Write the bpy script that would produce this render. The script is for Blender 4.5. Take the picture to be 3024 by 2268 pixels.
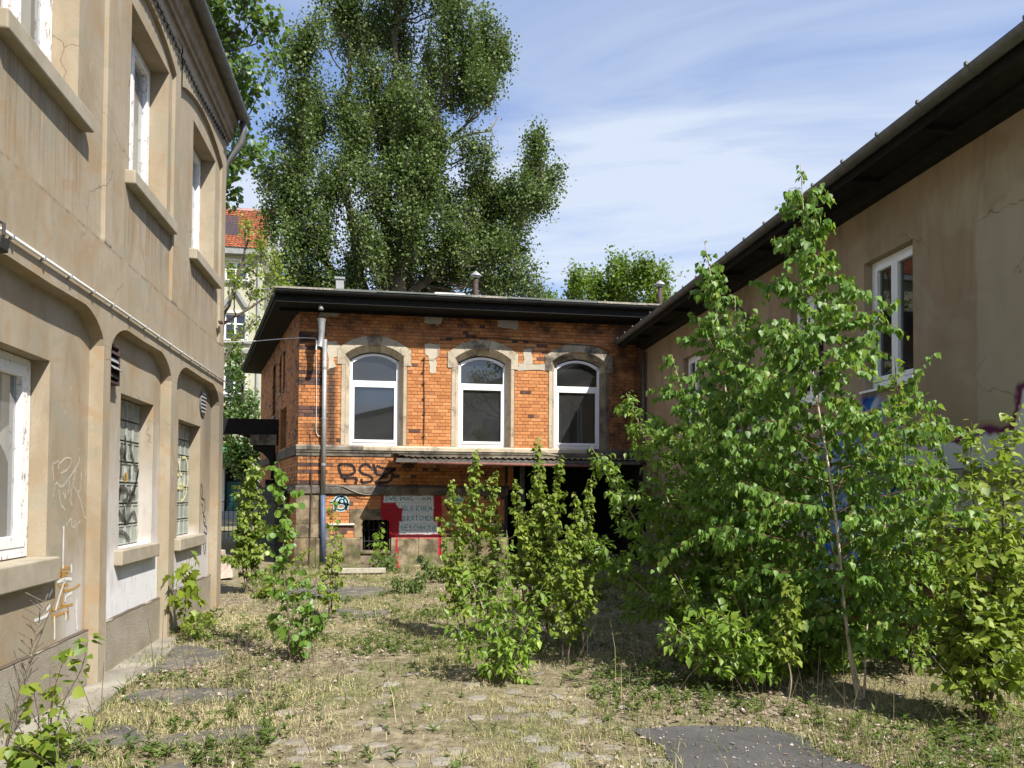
import bpy, math, random
import numpy as np
from mathutils import Vector, Matrix
PI = math.pi
rad = math.radians
for o in list(bpy.data.objects):
    bpy.data.objects.remove(o)
scene = bpy.context.scene
COL = scene.collection
random.seed(7)
RNG = np.random.default_rng(11)

# ------------------------------------------------------------------ camera
CAM_POS = Vector((0.0, 0.0, 1.6))
cam_data = bpy.data.cameras.new('camera')
cam_data.sensor_width = 36.0
cam_data.lens = 36.0 * 2256.0 / 3024.0
cam_data.shift_y = 0.0883
cam_data.clip_end = 2000.0
cam = bpy.data.objects.new('camera', cam_data)
COL.objects.link(cam)
cam.matrix_world = (Matrix.Translation(CAM_POS) @ Matrix.Rotation(rad(-9.12), 4, 'Z')
                    @ Matrix.Rotation(rad(91.5), 4, 'X') @ Matrix.Rotation(rad(0.35), 4, 'Z'))
scene.camera = cam

# ------------------------------------------------------------------ node helper
class NT:
    def __init__(s, tree):
        s.t = tree
    def put(s, sock, v):
        if v is None: return
        if isinstance(v, bpy.types.NodeSocket): s.t.links.new(v, sock)
        else:
            if sock.type == 'RGBA' and hasattr(v, '__len__') and len(v) == 3: v = (*v, 1.0)
            sock.default_value = v
    def add(s, typ, ins=None, **props):
        n = s.t.nodes.new(typ)
        for k, v in props.items(): setattr(n, k, v)
        for k, v in (ins or {}).items(): s.put(n.inputs[k], v)
        return n
    def pos(s): return s.add('ShaderNodeNewGeometry').outputs['Position']
    def sep(s, v):
        n = s.add('ShaderNodeSeparateXYZ', {0: v}); return n.outputs[0], n.outputs[1], n.outputs[2]
    def comb(s, x, y, z): return s.add('ShaderNodeCombineXYZ', {0: x, 1: y, 2: z}).outputs[0]
    def scl(s, v, k): return s.add('ShaderNodeVectorMath', {0: v, 1: k}, operation='MULTIPLY').outputs[0]
    def noise(s, v, scale, detail=4.0, rough=0.55, dist=0.0):
        return s.add('ShaderNodeTexNoise', {'Vector': v, 'Scale': scale, 'Detail': detail, 'Roughness': rough, 'Distortion': dist}).outputs[0]
    def m(s, op, a, b=None, c=None, clamp=False):
        n = s.add('ShaderNodeMath', operation=op, use_clamp=clamp)
        s.put(n.inputs[0], a); s.put(n.inputs[1], b); s.put(n.inputs[2], c)
        return n.outputs[0]
    def step(s, v, a, b, lo=0.0, hi=1.0):
        n = s.add('ShaderNodeMapRange', {0: v, 1: a, 2: b, 3: lo, 4: hi}, clamp=True); return n.outputs[0]
    def mix(s, f, a, b, blend='MIX'):
        n = s.add('ShaderNodeMix', data_type='RGBA', blend_type=blend)
        s.put(n.inputs[0], f); s.put(n.inputs[6], a); s.put(n.inputs[7], b)
        return n.outputs[2]
    def ramp(s, f, stops):
        n = s.add('ShaderNodeValToRGB', {0: f})
        cr = n.color_ramp
        while len(cr.elements) < len(stops): cr.elements.new(0.5)
        for e, (p, c) in zip(cr.elements, stops):
            e.position = p; e.color = (*c, 1.0) if len(c) == 3 else c
        return n.outputs[0]
    def attr(s, name): return s.add('ShaderNodeAttribute', attribute_name=name).outputs['Fac']
    def bump(s, h, strength=0.4, dist=0.01): return s.add('ShaderNodeBump', {'Height': h, 'Strength': strength, 'Distance': dist}).outputs[0]
    def rect(s, x, z, x0, x1, z0, z1, e=0.012):
        a = s.m('MULTIPLY', s.step(x, x0 - e, x0 + e), s.step(x, x1 - e, x1 + e, 1.0, 0.0))
        b = s.m('MULTIPLY', s.step(z, z0 - e, z0 + e), s.step(z, z1 - e, z1 + e, 1.0, 0.0))
        return s.m('MULTIPLY', a, b)
    def disc(s, x, z, cx, cz, r, e=0.012):
        d = s.m('SQRT', s.m('ADD', s.m('POWER', s.m('SUBTRACT', x, cx), 2.0), s.m('POWER', s.m('SUBTRACT', z, cz), 2.0)))
        return s.step(d, r - e, r + e, 1.0, 0.0)

MATS = {}
def newmat(name):
    m = bpy.data.materials.new(name); m.use_nodes = True
    m.node_tree.nodes.clear()
    MATS[name] = m
    return m, NT(m.node_tree)
def finish(nt, shader):
    o = nt.add('ShaderNodeOutputMaterial'); nt.t.links.new(shader, o.inputs[0])
def principled(nt, color, rough=0.8, normal=None, metallic=0.0, spec=0.3, **kw):
    p = nt.add('ShaderNodeBsdfPrincipled', {'Base Color': color, 'Roughness': rough, 'Metallic': metallic, 'Specular IOR Level': spec})
    if normal is not None: nt.put(p.inputs['Normal'], normal)
    for k, v in kw.items(): nt.put(p.inputs[k], v)
    return p.outputs[0]

# ------------------------------------------------------------------ world, sun, exposure
SUN_D = Vector((-0.62, 1.0, -1.30)).normalized()       # the way the light travels
elev = math.asin(-SUN_D.z)
azim = math.atan2(-SUN_D.x, -SUN_D.y)
w = bpy.data.worlds.new('World'); scene.world = w; w.use_nodes = True
wt = NT(w.node_tree); w.node_tree.nodes.clear()
sky = wt.add('ShaderNodeTexSky', sky_type='NISHITA', sun_disc=False, sun_elevation=elev, sun_rotation=azim, altitude=120.0, air_density=1.0, dust_density=1.0, ozone_density=1.8)
dirv = wt.add('ShaderNodeTexCoord').outputs['Generated']
dx, dy, dz = wt.sep(dirv)
den = wt.m('ADD', wt.m('MAXIMUM', dz, 0.0), 0.16)
cu = wt.m('DIVIDE', dx, den); cv = wt.m('DIVIDE', dy, den)
# long cirrus streaks lying across the view, bent by a slow warp
warp = wt.noise(wt.comb(cu, cv, 9.0), 0.55, 2.0)
cu2 = wt.m('ADD', cu, wt.m('MULTIPLY', warp, 1.6))
cv2 = wt.m('ADD', cv, wt.m('MULTIPLY', cu, 0.28))
n1 = wt.noise(wt.comb(wt.m('MULTIPLY', cu2, 0.50), wt.m('MULTIPLY', cv2, 1.5), 3.7), 1.15, 7.0, 0.56, 0.5)
n2 = wt.noise(wt.comb(wt.m('MULTIPLY', cu, 0.35), wt.m('MULTIPLY', cv, 0.5), 20.1), 0.9, 4.0, 0.5)
cl = wt.m('MULTIPLY', wt.step(n1, 0.40, 0.63), wt.step(n2, 0.16, 0.44))
lowhaze = wt.step(dz, 0.02, 0.70, 0.62, 0.0)
cl = wt.m('ADD', cl, lowhaze, clamp=True)
cl = wt.m('MULTIPLY', cl, 0.93)
skyc = wt.mix(1.0, sky.outputs[0], (1.22, 1.50, 1.98), 'MULTIPLY')
col = wt.mix(cl, skyc, (6.7, 7.5, 8.8))
bg = wt.add('ShaderNodeBackground', {0: col, 1: 0.062})
wo = wt.add('ShaderNodeOutputWorld'); wt.t.links.new(bg.outputs[0], wo.inputs[0])

sun_data = bpy.data.lights.new('sun', 'SUN')
sun_data.energy = 5.0; sun_data.angle = rad(0.53); sun_data.color = (1.0, 0.95, 0.87)
sun = bpy.data.objects.new('sun', sun_data); COL.objects.link(sun)
sun.rotation_euler = SUN_D.to_track_quat('-Z', 'Y').to_euler()
sun.location = (10, -16, 22)

vs = scene.view_settings
vs.view_transform = 'Standard'; vs.look = 'None'; vs.gamma = 1.0; vs.exposure = 0.85
vs.use_curve_mapping = False
scene.cycles.use_denoising = True
scene.cycles.max_bounces = 8
scene.cycles.transparent_max_bounces = 12
scene.cycles.sample_clamp_indirect = 6.0

# ------------------------------------------------------------------ object helpers
MW = {}
def link(o, parent=None, world=True):
    COL.objects.link(o)
    if parent is not None:
        o.parent = parent
        if world and parent.name in MW: o.matrix_parent_inverse = MW[parent.name].inverted()
    return o
def thing(name, label, cat, loc=(0, 0, 0), rz=0.0, group=None):
    o = bpy.data.objects.new(name, None); COL.objects.link(o)
    o.location = loc; o.rotation_euler = (0, 0, rz); o.empty_display_size = 0.2
    MW[o.name] = Matrix.Translation(Vector(loc)) @ Matrix.Rotation(rz, 4, 'Z')
    tag(o, label, cat, group)
    return o
def tag(o, label=None, cat=None, group=None, kind=None):
    if label: o['label'] = label
    if cat: o['category'] = cat
    if group: o['group'] = group
    if kind: o['kind'] = kind
    return o
def part_empty(name, parent, label=None):
    o = bpy.data.objects.new(name, None); COL.objects.link(o)
    o.parent = parent
    MW[o.name] = MW.get(parent.name, Matrix.Identity(4)).copy()
    if label: o['label'] = label
    return o

class MB:
    def __init__(s): s.v = []; s.f = []; s.m = []
    def face(s, pts, m=0):
        i = len(s.v); s.v += [tuple(p) for p in pts]; s.f.append(tuple(range(i, i + len(pts)))); s.m.append(m)
        return s
    def box(s, x0, x1, y0, y1, z0, z1, m=0):
        i = len(s.v)
        s.v += [(x0, y0, z0), (x1, y0, z0), (x1, y1, z0), (x0, y1, z0), (x0, y0, z1), (x1, y0, z1), (x1, y1, z1), (x0, y1, z1)]
        for q in ((3, 2, 1, 0), (4, 5, 6, 7), (0, 1, 5, 4), (1, 2, 6, 5), (2, 3, 7, 6), (3, 0, 4, 7)):
            s.f.append(tuple(i + k for k in q)); s.m.append(m)
        return s
    def prism(s, poly, d0, d1, axis='x', m=0):
        """poly in the two other axes (in x,y,z order), extruded along axis"""
        def pt(a, b, d):
            return (d, a, b) if axis == 'x' else (a, d, b) if axis == 'y' else (a, b, d)
        n = len(poly); i = len(s.v)
        s.v += [pt(a, b, d0) for a, b in poly] + [pt(a, b, d1) for a, b in poly]
        s.f.append(tuple(range(i, i + n))); s.m.append(m)
        s.f.append(tuple(range(i + 2 * n - 1, i + n - 1, -1))); s.m.append(m)
        for k in range(n):
            k2 = (k + 1) % n
            s.f.append((i + k, i + n + k, i + n + k2, i + k2)); s.m.append(m)
        return s
    def tube(s, path, r, n=8, m=0, cap=True):
        path = [Vector(p) for p in path]
        rs = r if hasattr(r, '__len__') else [r] * len(path)
        rings = []; up = None
        for k, p in enumerate(path):
            t = (path[min(k + 1, len(path) - 1)] - path[max(k - 1, 0)]).normalized()
            if up is None:
                up = Vector((0, 0, 1)) if abs(t.z) < 0.9 else Vector((1, 0, 0))
            a = t.cross(up)
            if a.length < 1e-5: a = t.orthogonal()
            a.normalize(); b = a.cross(t).normalized(); up = b
            i = len(s.v)
            for q in range(n):
                an = 2 * PI * q / n
                s.v.append(tuple(p + (a * math.cos(an) + b * math.sin(an)) * rs[k]))
            rings.append(i)
        for k in range(len(rings) - 1):
            for q in range(n):
                q2 = (q + 1) % n
                s.f.append((rings[k] + q, rings[k] + q2, rings[k + 1] + q2, rings[k + 1] + q)); s.m.append(m)
        if cap:
            s.f.append(tuple(rings[0] + q for q in range(n - 1, -1, -1))); s.m.append(m)
            s.f.append(tuple(rings[-1] + q for q in range(n))); s.m.append(m)
        return s
    def build(s, name, mats, parent=None, world=True, smooth=False, bevel=0.0, kind=None, fix=True, label=None):
        me = bpy.data.meshes.new(name)
        me.from_pydata(s.v, [], s.f)
        if isinstance(mats, str): mats = [mats]
        for mm in mats: me.materials.append(MATS[mm])
        if len(mats) > 1: me.polygons.foreach_set('material_index', s.m)
        if smooth: me.polygons.foreach_set('use_smooth', [True] * len(s.f))
        if fix:
            import bmesh
            bm = bmesh.new(); bm.from_mesh(me); bmesh.ops.recalc_face_normals(bm, faces=bm.faces); bm.to_mesh(me); bm.free()
        me.update()
        o = bpy.data.objects.new(name, me)
        link(o, parent, world)
        if bevel:
            md = o.modifiers.new('bevel', 'BEVEL'); md.width = bevel; md.segments = 2; md.limit_method = 'ANGLE'
        if kind: o['kind'] = kind
        if label: o['label'] = label
        return o
def copy_of(o, loc=None, parent=None, rot=None, scale=None, name=None):
    c = o.copy(); COL.objects.link(c)
    if name: c.name = name
    if parent is not None: c.parent = parent
    if loc is not None: c.location = loc
    if rot is not None: c.rotation_euler = rot
    if scale is not None: c.scale = scale
    return c

def ribbon(mb, pts, w, fn, m=0):
    """flat painted stroke: pts 2-D, fn maps (a,b)->xyz on the wall"""
    P = [Vector((a, b)) for a, b in pts]
    # Chaikin smoothing
    if len(P) > 2:
        Q = [P[0]]
        for a, b in zip(P[:-1], P[1:]): Q += [a * 0.75 + b * 0.25, a * 0.25 + b * 0.75]
        Q.append(P[-1]); P = Q
    i0 = len(mb.v)
    for k, p in enumerate(P):
        t = P[min(k + 1, len(P) - 1)] - P[max(k - 1, 0)]
        if t.length < 1e-6: t = Vector((1, 0))
        t.normalize(); nrm = Vector((-t.y, t.x))
        ww = w * (0.5 + 0.08 * math.sin(k * 2.3 + p.x * 31))
        for sgn in (-1, 1):
            q = p + nrm * ww * sgn
            mb.v.append(tuple(fn(q.x, q.y)))
    for k in range(len(P) - 1):
        mb.f.append((i0 + 2 * k, i0 + 2 * k + 1, i0 + 2 * k + 3, i0 + 2 * k + 2)); mb.m.append(m)

def panel(mb, a0, a1, z0, z1, openings, fn, m=0):
    """wall sheet in (a,z) with rectangular openings; fn maps (a,z,depth)->xyz; openings (a0,a1,z0,z1,depth)"""
    xs = sorted(set([a0, a1] + [q for o in openings for q in o[:2] if a0 < q < a1]))
    zs = sorted(set([z0, z1] + [q for o in openings for q in o[2:4] if z0 < q < z1]))
    for i in range(len(xs) - 1):
        for j in range(len(zs) - 1):
            cx, cz = (xs[i] + xs[i + 1]) / 2, (zs[j] + zs[j + 1]) / 2
            if any(o[0] < cx < o[1] and o[2] < cz < o[3] for o in openings): continue
            mb.face([fn(xs[i], zs[j], 0), fn(xs[i + 1], zs[j], 0), fn(xs[i + 1], zs[j + 1], 0), fn(xs[i], zs[j + 1], 0)], m)
    for o in openings:
        b0, b1, c0, c1, d = o
        for (p, q) in (((b0, c0), (b0, c1)), ((b0, c1), (b1, c1)), ((b1, c1), (b1, c0)), ((b1, c0), (b0, c0))):
            mb.face([fn(*p, 0), fn(*q, 0), fn(*q, d), fn(*p, d)], m)
# ------------------------------------------------------------------ materials
def simple(name, c0, c1=None, rough=0.8, scale=6.0, spec=0.3, metallic=0.0, bstr=0.0, bscale=60.0, bdist=0.004, detail=6.0):
    m, t = newmat(name)
    p = t.pos()
    col = c0
    if c1 is not None:
        n = t.noise(p, scale, detail, 0.6)
        col = t.ramp(n, [(0.3, c0), (0.7, c1)])
    nrm = t.bump(t.noise(p, bscale, 5.0, 0.65), bstr, bdist) if bstr else None
    finish(t, principled(t, col, rough, nrm, metallic, spec))
    return m

# --- tan render of the building on the left
m, t = newmat('plaster_tan')
p = t.pos(); px, py, pz = t.sep(p)
big = t.noise(p, 0.9, 5.0, 0.6)
col = t.ramp(big, [(0.28, (0.304, 0.227, 0.143)), (0.5, (0.343, 0.270, 0.183)), (0.72, (0.390, 0.316, 0.226))])
streak = t.noise(t.scl(p, (2.6, 2.6, 1.0)), 1.5, 6.0, 0.62, 0.6)
col = t.mix(t.step(streak, 0.42, 0.70, 0.0, 0.6), col, (0.427, 0.367, 0.286))
col = t.mix(t.step(streak, 0.46, 0.25, 0.0, 0.5), col, (0.254, 0.187, 0.117))
pat = t.noise(t.scl(p, (1, 1, 1.3)), 1.7, 3.0, 0.5, 1.2)
col = t.mix(t.step(pat, 0.575, 0.60, 0.0, 0.65), col, (0.313, 0.276, 0.199))
col = t.mix(t.step(pat, 0.40, 0.37, 0.0, 0.55), col, (0.365, 0.242, 0.131))
# runs of rain-dirt below the ledge and sills
run = t.noise(t.scl(p, (3.2, 3.2, 0.7)), 1.6, 6.0, 0.66, 0.9)
col = t.mix(t.step(run, 0.55, 0.78, 0.0, 0.5), col, (0.213, 0.169, 0.119))
fine = t.noise(p, 45.0, 6.0, 0.7)
col = t.mix(t.step(fine, 0.35, 0.7, 0.0, 0.18), col, (0.227, 0.180, 0.126))
rs = t.noise(t.scl(p, (14.0, 14.0, 0.5)), 1.6, 4.0, 0.6)
run2 = None
for (ya, yb) in ((5.0, 6.4), (7.36, 8.78), (9.62, 11.0)):
    q_ = t.m('MULTIPLY', t.rect(py, pz, ya, yb, 3.72, 4.40, .03), t.step(t.m('ADD', rs, t.m('MULTIPLY', pz, 0.25)), 1.50, 1.72))
    run2 = q_ if run2 is None else t.m('MAXIMUM', run2, q_)
col = t.mix(t.m('MULTIPLY', run2, 0.55), col, (0.14, 0.11, 0.08))
ledge = t.m('MULTIPLY', t.rect(pz, pz, 3.655, 3.715, -9.0, 9.0, .012), t.step(t.noise(p, 7.0, 5.0, 0.7), 0.42, 0.6))
col = t.mix(t.m('MULTIPLY', ledge, 0.6), col, (0.10, 0.08, 0.06))
col = t.mix(1.0, col, (0.93, 0.955, 0.96), 'MULTIPLY')
wp = t.add('ShaderNodeVectorMath', {0: p, 1: t.scl(t.add('ShaderNodeTexNoise', {'Vector': p, 'Scale': 3.0, 'Detail': 4.0}).outputs['Color'], (0.35, 0.35, 0.35))}, operation='ADD').outputs[0]
ve = t.add('ShaderNodeTexVoronoi', {'Vector': wp, 'Scale': 0.75}, feature='DISTANCE_TO_EDGE').outputs[0]
crk = t.m('MULTIPLY', t.step(ve, 0.0, 0.0045, 1.0, 0.0), t.step(t.noise(p, 0.9, 2.0), 0.50, 0.56))
flk = t.m('MULTIPLY', t.step(t.noise(p, 5.5, 6.0, 0.7), 0.665, 0.675), t.step(t.noise(p, 0.8, 2.0), 0.45, 0.55))
col = t.mix(t.m('MULTIPLY', flk, 0.6), col, (0.43, 0.38, 0.29))
col = t.mix(t.m('MULTIPLY', crk, 0.75), col, (0.11, 0.085, 0.06))
grain = t.noise(p, 140.0, 3.0, 0.6)
col = t.mix(t.step(grain, 0.5, 0.72, 0.0, 0.35), col, (0.20, 0.155, 0.105))
nh = t.m('ADD', t.m('ADD', t.noise(p, 90.0, 6.0, 0.7), t.m('MULTIPLY', t.noise(p, 3.0, 4.0), 1.5)), t.m('MULTIPLY', t.m('ADD', crk, flk), -0.7))
# whitewash over the lower bays
edge = t.m('ADD', pz, t.m('MULTIPLY', t.m('SUBTRACT', t.noise(t.scl(p, (1, 1, 0.6)), 3.2, 5.0), 0.5), 1.3))
wash2 = t.m('MULTIPLY', t.step(edge, 1.45, 0.85), t.m('MULTIPLY', t.step(py, 6.95, 6.99), t.step(py, 8.795, 8.785)))
wash2b = t.m('MULTIPLY', t.step(edge, 2.35, 1.5, 0.0, 0.45), t.m('MULTIPLY', t.step(py, 6.95, 6.99), t.step(py, 8.795, 8.785)))
wash3 = t.m('MULTIPLY', t.step(edge, 1.3, 0.9, 0.0, 0.55), t.m('MULTIPLY', t.step(py, 9.0, 9.06), t.step(py, 11.17, 11.15)))
wash1 = t.m('MULTIPLY', t.step(edge, 1.25, 0.7, 0.0, 0.5), t.m('MULTIPLY', t.step(py, 6.25, 6.5), t.step(py, 6.8, 6.7)))
wv = t.m('ADD', t.m('MAXIMUM', wash2, wash2b), t.m('ADD', wash3, wash1), clamp=True)
wv = t.m('MULTIPLY', wv, t.step(t.noise(t.scl(p, (3, 3, 1)), 5.0, 5.0), 0.25, 0.5, 0.65, 0.95))
col = t.mix(wv, col, (0.66, 0.655, 0.66))
# soot in the corner bay under the round vent
soot = t.m('MULTIPLY', t.step(py, 10.55, 10.95), t.step(t.m('ADD', pz, t.m('MULTIPLY', fine, 0.7)), 1.7, 2.7))
soot = t.m('MULTIPLY', soot, t.step(pz, 3.02, 3.0))
col = t.mix(t.m('MULTIPLY', soot, 0.6), col, (0.10, 0.085, 0.065))
finish(t, principled(t, col, 0.92, t.bump(nh, 0.35, 0.006), spec=0.2))

simple('concrete_plinth', (0.23, 0.195, 0.14), (0.34, 0.30, 0.235), 0.95, 3.0, bstr=0.9, bscale=70.0, bdist=0.012)
simple('sill_stone', (0.27, 0.23, 0.165), (0.37, 0.325, 0.245), 0.9, 5.0, bstr=0.4, bscale=80.0)
simple('crack_dark', (0.09, 0.07, 0.05), rough=0.95)

# --- brown render of the building on the right, with its painted lower wall
m, t = newmat('plaster_brown')
oc = t.add('ShaderNodeTexCoord').outputs['Object']; ox, oy, oz = t.sep(oc)
n = t.noise(oc, 0.8, 6.0, 0.6)
col = t.ramp(n, [(0.3, (0.30, 0.215, 0.135)), (0.52, (0.36, 0.27, 0.175)), (0.75, (0.42, 0.335, 0.235))])
pat = t.noise(oc, 1.1, 3.0, 0.5, 0.8)
col = t.mix(t.step(pat, 0.55, 0.60, 0.0, 0.5), col, (0.40, 0.34, 0.235))
col = t.mix(t.step(t.noise(t.scl(oc, (3, 3, .8)), 1.3, 5.0), 0.5, 0.75, 0.0, 0.4), col, (0.27, 0.20, 0.13))
drip = t.m('MULTIPLY', t.step(t.noise(t.scl(oc, (2.4, 2.4, .5)), 1.4, 6.0, 0.66, 0.8), 0.46, 0.75), t.step(oz, 2.6, 5.0, 0.15, 0.8))
col = t.mix(drip, col, (0.17, 0.125, 0.085))
wob = t.m('MULTIPLY', t.m('SUBTRACT', t.noise(oc, 2.2, 3.0), 0.5), 0.55)
pt = t.rect(t.m('ADD', oy, t.m('MULTIPLY', wob, .25)), t.m('ADD', oz, wob), -13.0, -11.12, 2.3, 4.3, .02)
col = t.mix(t.m('MULTIPLY', pt, 0.55), col, (0.42, 0.37, 0.27))
ve = t.add('ShaderNodeTexVoronoi', {'Vector': t.add('ShaderNodeVectorMath', {0: oc, 1: t.scl(t.add('ShaderNodeTexNoise', {'Vector': oc, 'Scale': 3.0, 'Detail': 4.0}).outputs['Color'], (0.35, 0.35, 0.35))}, operation='ADD').outputs[0], 'Scale': 0.6}, feature='DISTANCE_TO_EDGE').outputs[0]
crk = t.m('MULTIPLY', t.step(ve, 0.0, 0.004, 1.0, 0.0), t.step(t.noise(oc, 0.8, 2.0), 0.5, 0.56))
col = t.mix(t.m('MULTIPLY', crk, 0.7), col, (0.08, 0.06, 0.045))
col = t.mix(t.step(t.noise(oc, 120.0, 3.0, 0.6), 0.5, 0.72, 0.0, 0.35), col, (0.18, 0.135, 0.09))
gy = t.m('ADD', oy, wob); gz = t.m('ADD', oz, t.m('MULTIPLY', wob, 0.8))
big = t.m('MAXIMUM', t.rect(gy, gz, -12.6, -11.62, 1.3, 2.55, .02), t.rect(gy, gz, -11.7, -9.9, 1.3, 2.15, .02))
rim = t.m('MAXIMUM', t.rect(gy, gz, -12.7, -11.54, 1.2, 2.64, .03), t.rect(gy, gz, -11.75, -9.8, 1.2, 2.23, .03))
rim = t.m('MULTIPLY', rim, t.step(oy, -10.1, -10.6))
col = t.mix(rim, col, (0.13, 0.025, 0.075))
col = t.mix(big, col, (0.60, 0.57, 0.55))
vor = t.add('ShaderNodeTexVoronoi', {'Vector': oc, 'Scale': 1.5}, feature='F1').outputs['Color']
blue = t.m('MAXIMUM', t.rect(gy, gz, -10.1, -8.0, 0.15, 2.35, .04), t.rect(gy, gz, -9.7, -9.3, 0.2, 2.75, .04))
hue = t.noise(oc, 1.9, 2.0, 0.5, 1.5)
gcol = t.ramp(hue, [(0.34, (0.02, 0.035, 0.22)), (0.44, (0.03, 0.17, 0.42)), (0.50, (0.45, 0.50, 0.58)), (0.56, (0.05, 0.24, 0.50)), (0.66, (0.42, 0.33, 0.30))])
col = t.mix(blue, col, gcol)
white2 = t.rect(gy, gz, -8.0, -4.8, 1.0, 2.9, .08)
wcol = t.ramp(t.noise(oc, 2.1, 2.0, 0.5, 1.2), [(0.36, (0.14, 0.15, 0.24)), (0.42, (0.55, 0.50, 0.47)), (0.6, (0.52, 0.42, 0.36)), (0.68, (0.60, 0.61, 0.63))])
col = t.mix(white2, col, wcol)
finish(t, principled(t, col, 0.92, t.bump(t.noise(oc, 80.0, 5.0, 0.7), 0.3, 0.005), spec=0.2))

# --- bricks
def soot_shade_mask(t, p, sx, pz, more=0.0):
    # old rain tracks next to the downpipe, under the eaves and on the corner pier
    tr = t.noise(t.scl(p, (1.0, 1.0, 0.25)), 9.0, 5.0, 0.65)
    sA = t.m('MULTIPLY', t.rect(sx, pz, 0.60, 0.80, 2.5, 4.40, .05), t.step(tr, 0.22 - more, 0.45 - more))
    sB = t.m('MULTIPLY', t.step(t.m('ADD', pz, t.m('MULTIPLY', t.noise(p, 2.3, 4.0), 0.9)), 5.35, 5.9), t.step(t.noise(p, 3.0, 6.0, 0.7), 0.44 - more, 0.62 - more))
    sC = t.m('MULTIPLY', t.rect(sx, pz, -0.2, 0.62, 2.3, 5.6, .12), t.step(t.noise(p, 4.0, 6.0, 0.72), 0.45 - more, 0.66 - more))
    sD = t.m('MULTIPLY', t.step(sx, 6.75, 7.1), t.step(t.noise(p, 2.6, 5.0, 0.7), 0.3, 0.6))  # right end of the facade: its shade worked into the wall colour
    sE = t.m('MULTIPLY', t.rect(sx, pz, -0.2, 4.7, 1.7, 2.45, .1), t.step(t.noise(p, 3.6, 6.0, 0.72), 0.50 - more, 0.72 - more))
    return t.m('MAXIMUM', sE, t.m('MAXIMUM', t.m('MAXIMUM', sA, sB), t.m('MAXIMUM', sC, sD)))
def brickmat(name, per_object, dark=False, paint=False):
    m, t = newmat(name)
    p = t.pos(); px, py, pz = t.sep(p)
    if per_object: r = t.add('ShaderNodeObjectInfo').outputs['Random']
    else: r = t.attr('tint')
    if dark:
        col = t.ramp(r, [(0.0, (0.055, 0.032, 0.030)), (0.6, (0.10, 0.052, 0.042)), (1.0, (0.15, 0.075, 0.05))])
    else:
        col = t.ramp(r, [(0.0, (0.36, 0.135, 0.045)), (0.35, (0.44, 0.175, 0.058)), (0.7, (0.49, 0.205, 0.07)), (0.95, (0.53, 0.245, 0.095)), (1.0, (0.28, 0.11, 0.05))])
    col = t.mix(t.step(t.noise(p, 14.0, 5.0, 0.65), 0.5, 0.8, 0.0, 0.35), col, (0.34, 0.13, 0.04))
    sx = t.m('ADD', px, 1.97)
    col = t.mix(t.m('MULTIPLY', soot_shade_mask(t, p, sx, pz), 0.85), col, (0.030, 0.023, 0.020))
    if paint: col = paint_over(t, col, sx, pz, p)
    nh = t.noise(p, 120.0, 5.0, 0.7)
    finish(t, principled(t, col, 0.78, t.bump(nh, 0.35, 0.003), spec=0.35))
def paint_over(t, col, sx, pz, p):
    wob = t.m('MULTIPLY', t.m('SUBTRACT', t.noise(p, 6.0, 3.0), 0.5), 0.07)
    x = t.m('ADD', sx, wob); z = t.m('ADD', pz, wob)
    red = t.rect(x, z, 1.79, 3.13, 0.62, 1.62)
    red = t.m('MAXIMUM', red, t.rect(x, z, 2.12, 2.165, 0.33, 0.64, .006))
    red = t.m('MAXIMUM', red, t.rect(x, z, 2.145, 2.19, 0.05, 0.36, .006))
    red = t.m('MAXIMUM', red, t.rect(x, z, 3.05, 3.12, 0.24, 0.66, .01))
    red = t.m('MULTIPLY', red, t.step(z, 1.58, 1.57, 0.0, 1.0))
    wh = t.m('MAXIMUM', t.rect(x, z, 1.85, 2.95, 1.40, 1.565), t.rect(x, z, 2.26, 2.95, 0.95, 1.45))
    wh = t.m('MAXIMUM', wh, t.rect(x, z, 2.19, 3.04, 0.70, 0.98))
    wh = t.m('MAXIMUM', wh, t.m('MULTIPLY', t.rect(x, z, 2.05, 2.30, 1.28, 1.45), t.disc(x, z, 2.28, 1.43, 0.17)))
    col = t.mix(red, col, (0.36, 0.012, 0.025))
    pinkn = t.m('MULTIPLY', t.rect(x, z, 2.1, 3.06, 0.61, 0.68), 0.6)
    col = t.mix(t.m('MULTIPLY', pinkn, red), col, (0.55, 0.13, 0.14))
    col = t.mix(wh, col, (0.66, 0.70, 0.72))
    return col
brickmat('brick_orange', True); brickmat('brick_orange_mass', False)
brickmat('brick_dark', True, True); brickmat('brick_dark_mass', False, True)
brickmat('brick_painted', False, False, True)
m, t = newmat('mortar')
p = t.pos(); px, py, pz = t.sep(p)
col = t.ramp(t.noise(p, 5.0, 5.0), [(0.3, (0.22, 0.11, 0.055)), (0.7, (0.38, 0.20, 0.095))])
col = t.mix(t.m('MULTIPLY', soot_shade_mask(t, p, t.m('ADD', px, 1.97), pz, 0.16), 0.92), col, (0.025, 0.02, 0.017))
finish(t, principled(t, col, 0.95, spec=0.2))
m, t = newmat('mortar_painted')
p = t.pos(); px, py, pz = t.sep(p)
col = t.ramp(t.noise(p, 5.0, 5.0), [(0.3, (0.12, 0.085, 0.06)), (0.7, (0.30, 0.22, 0.15))])
col = paint_over(t, col, t.m('ADD', px, 1.97), pz, p)
col = t.mix(0.35, col, (0.13, 0.12, 0.11))
finish(t, principled(t, col, 0.95, spec=0.2))

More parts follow.
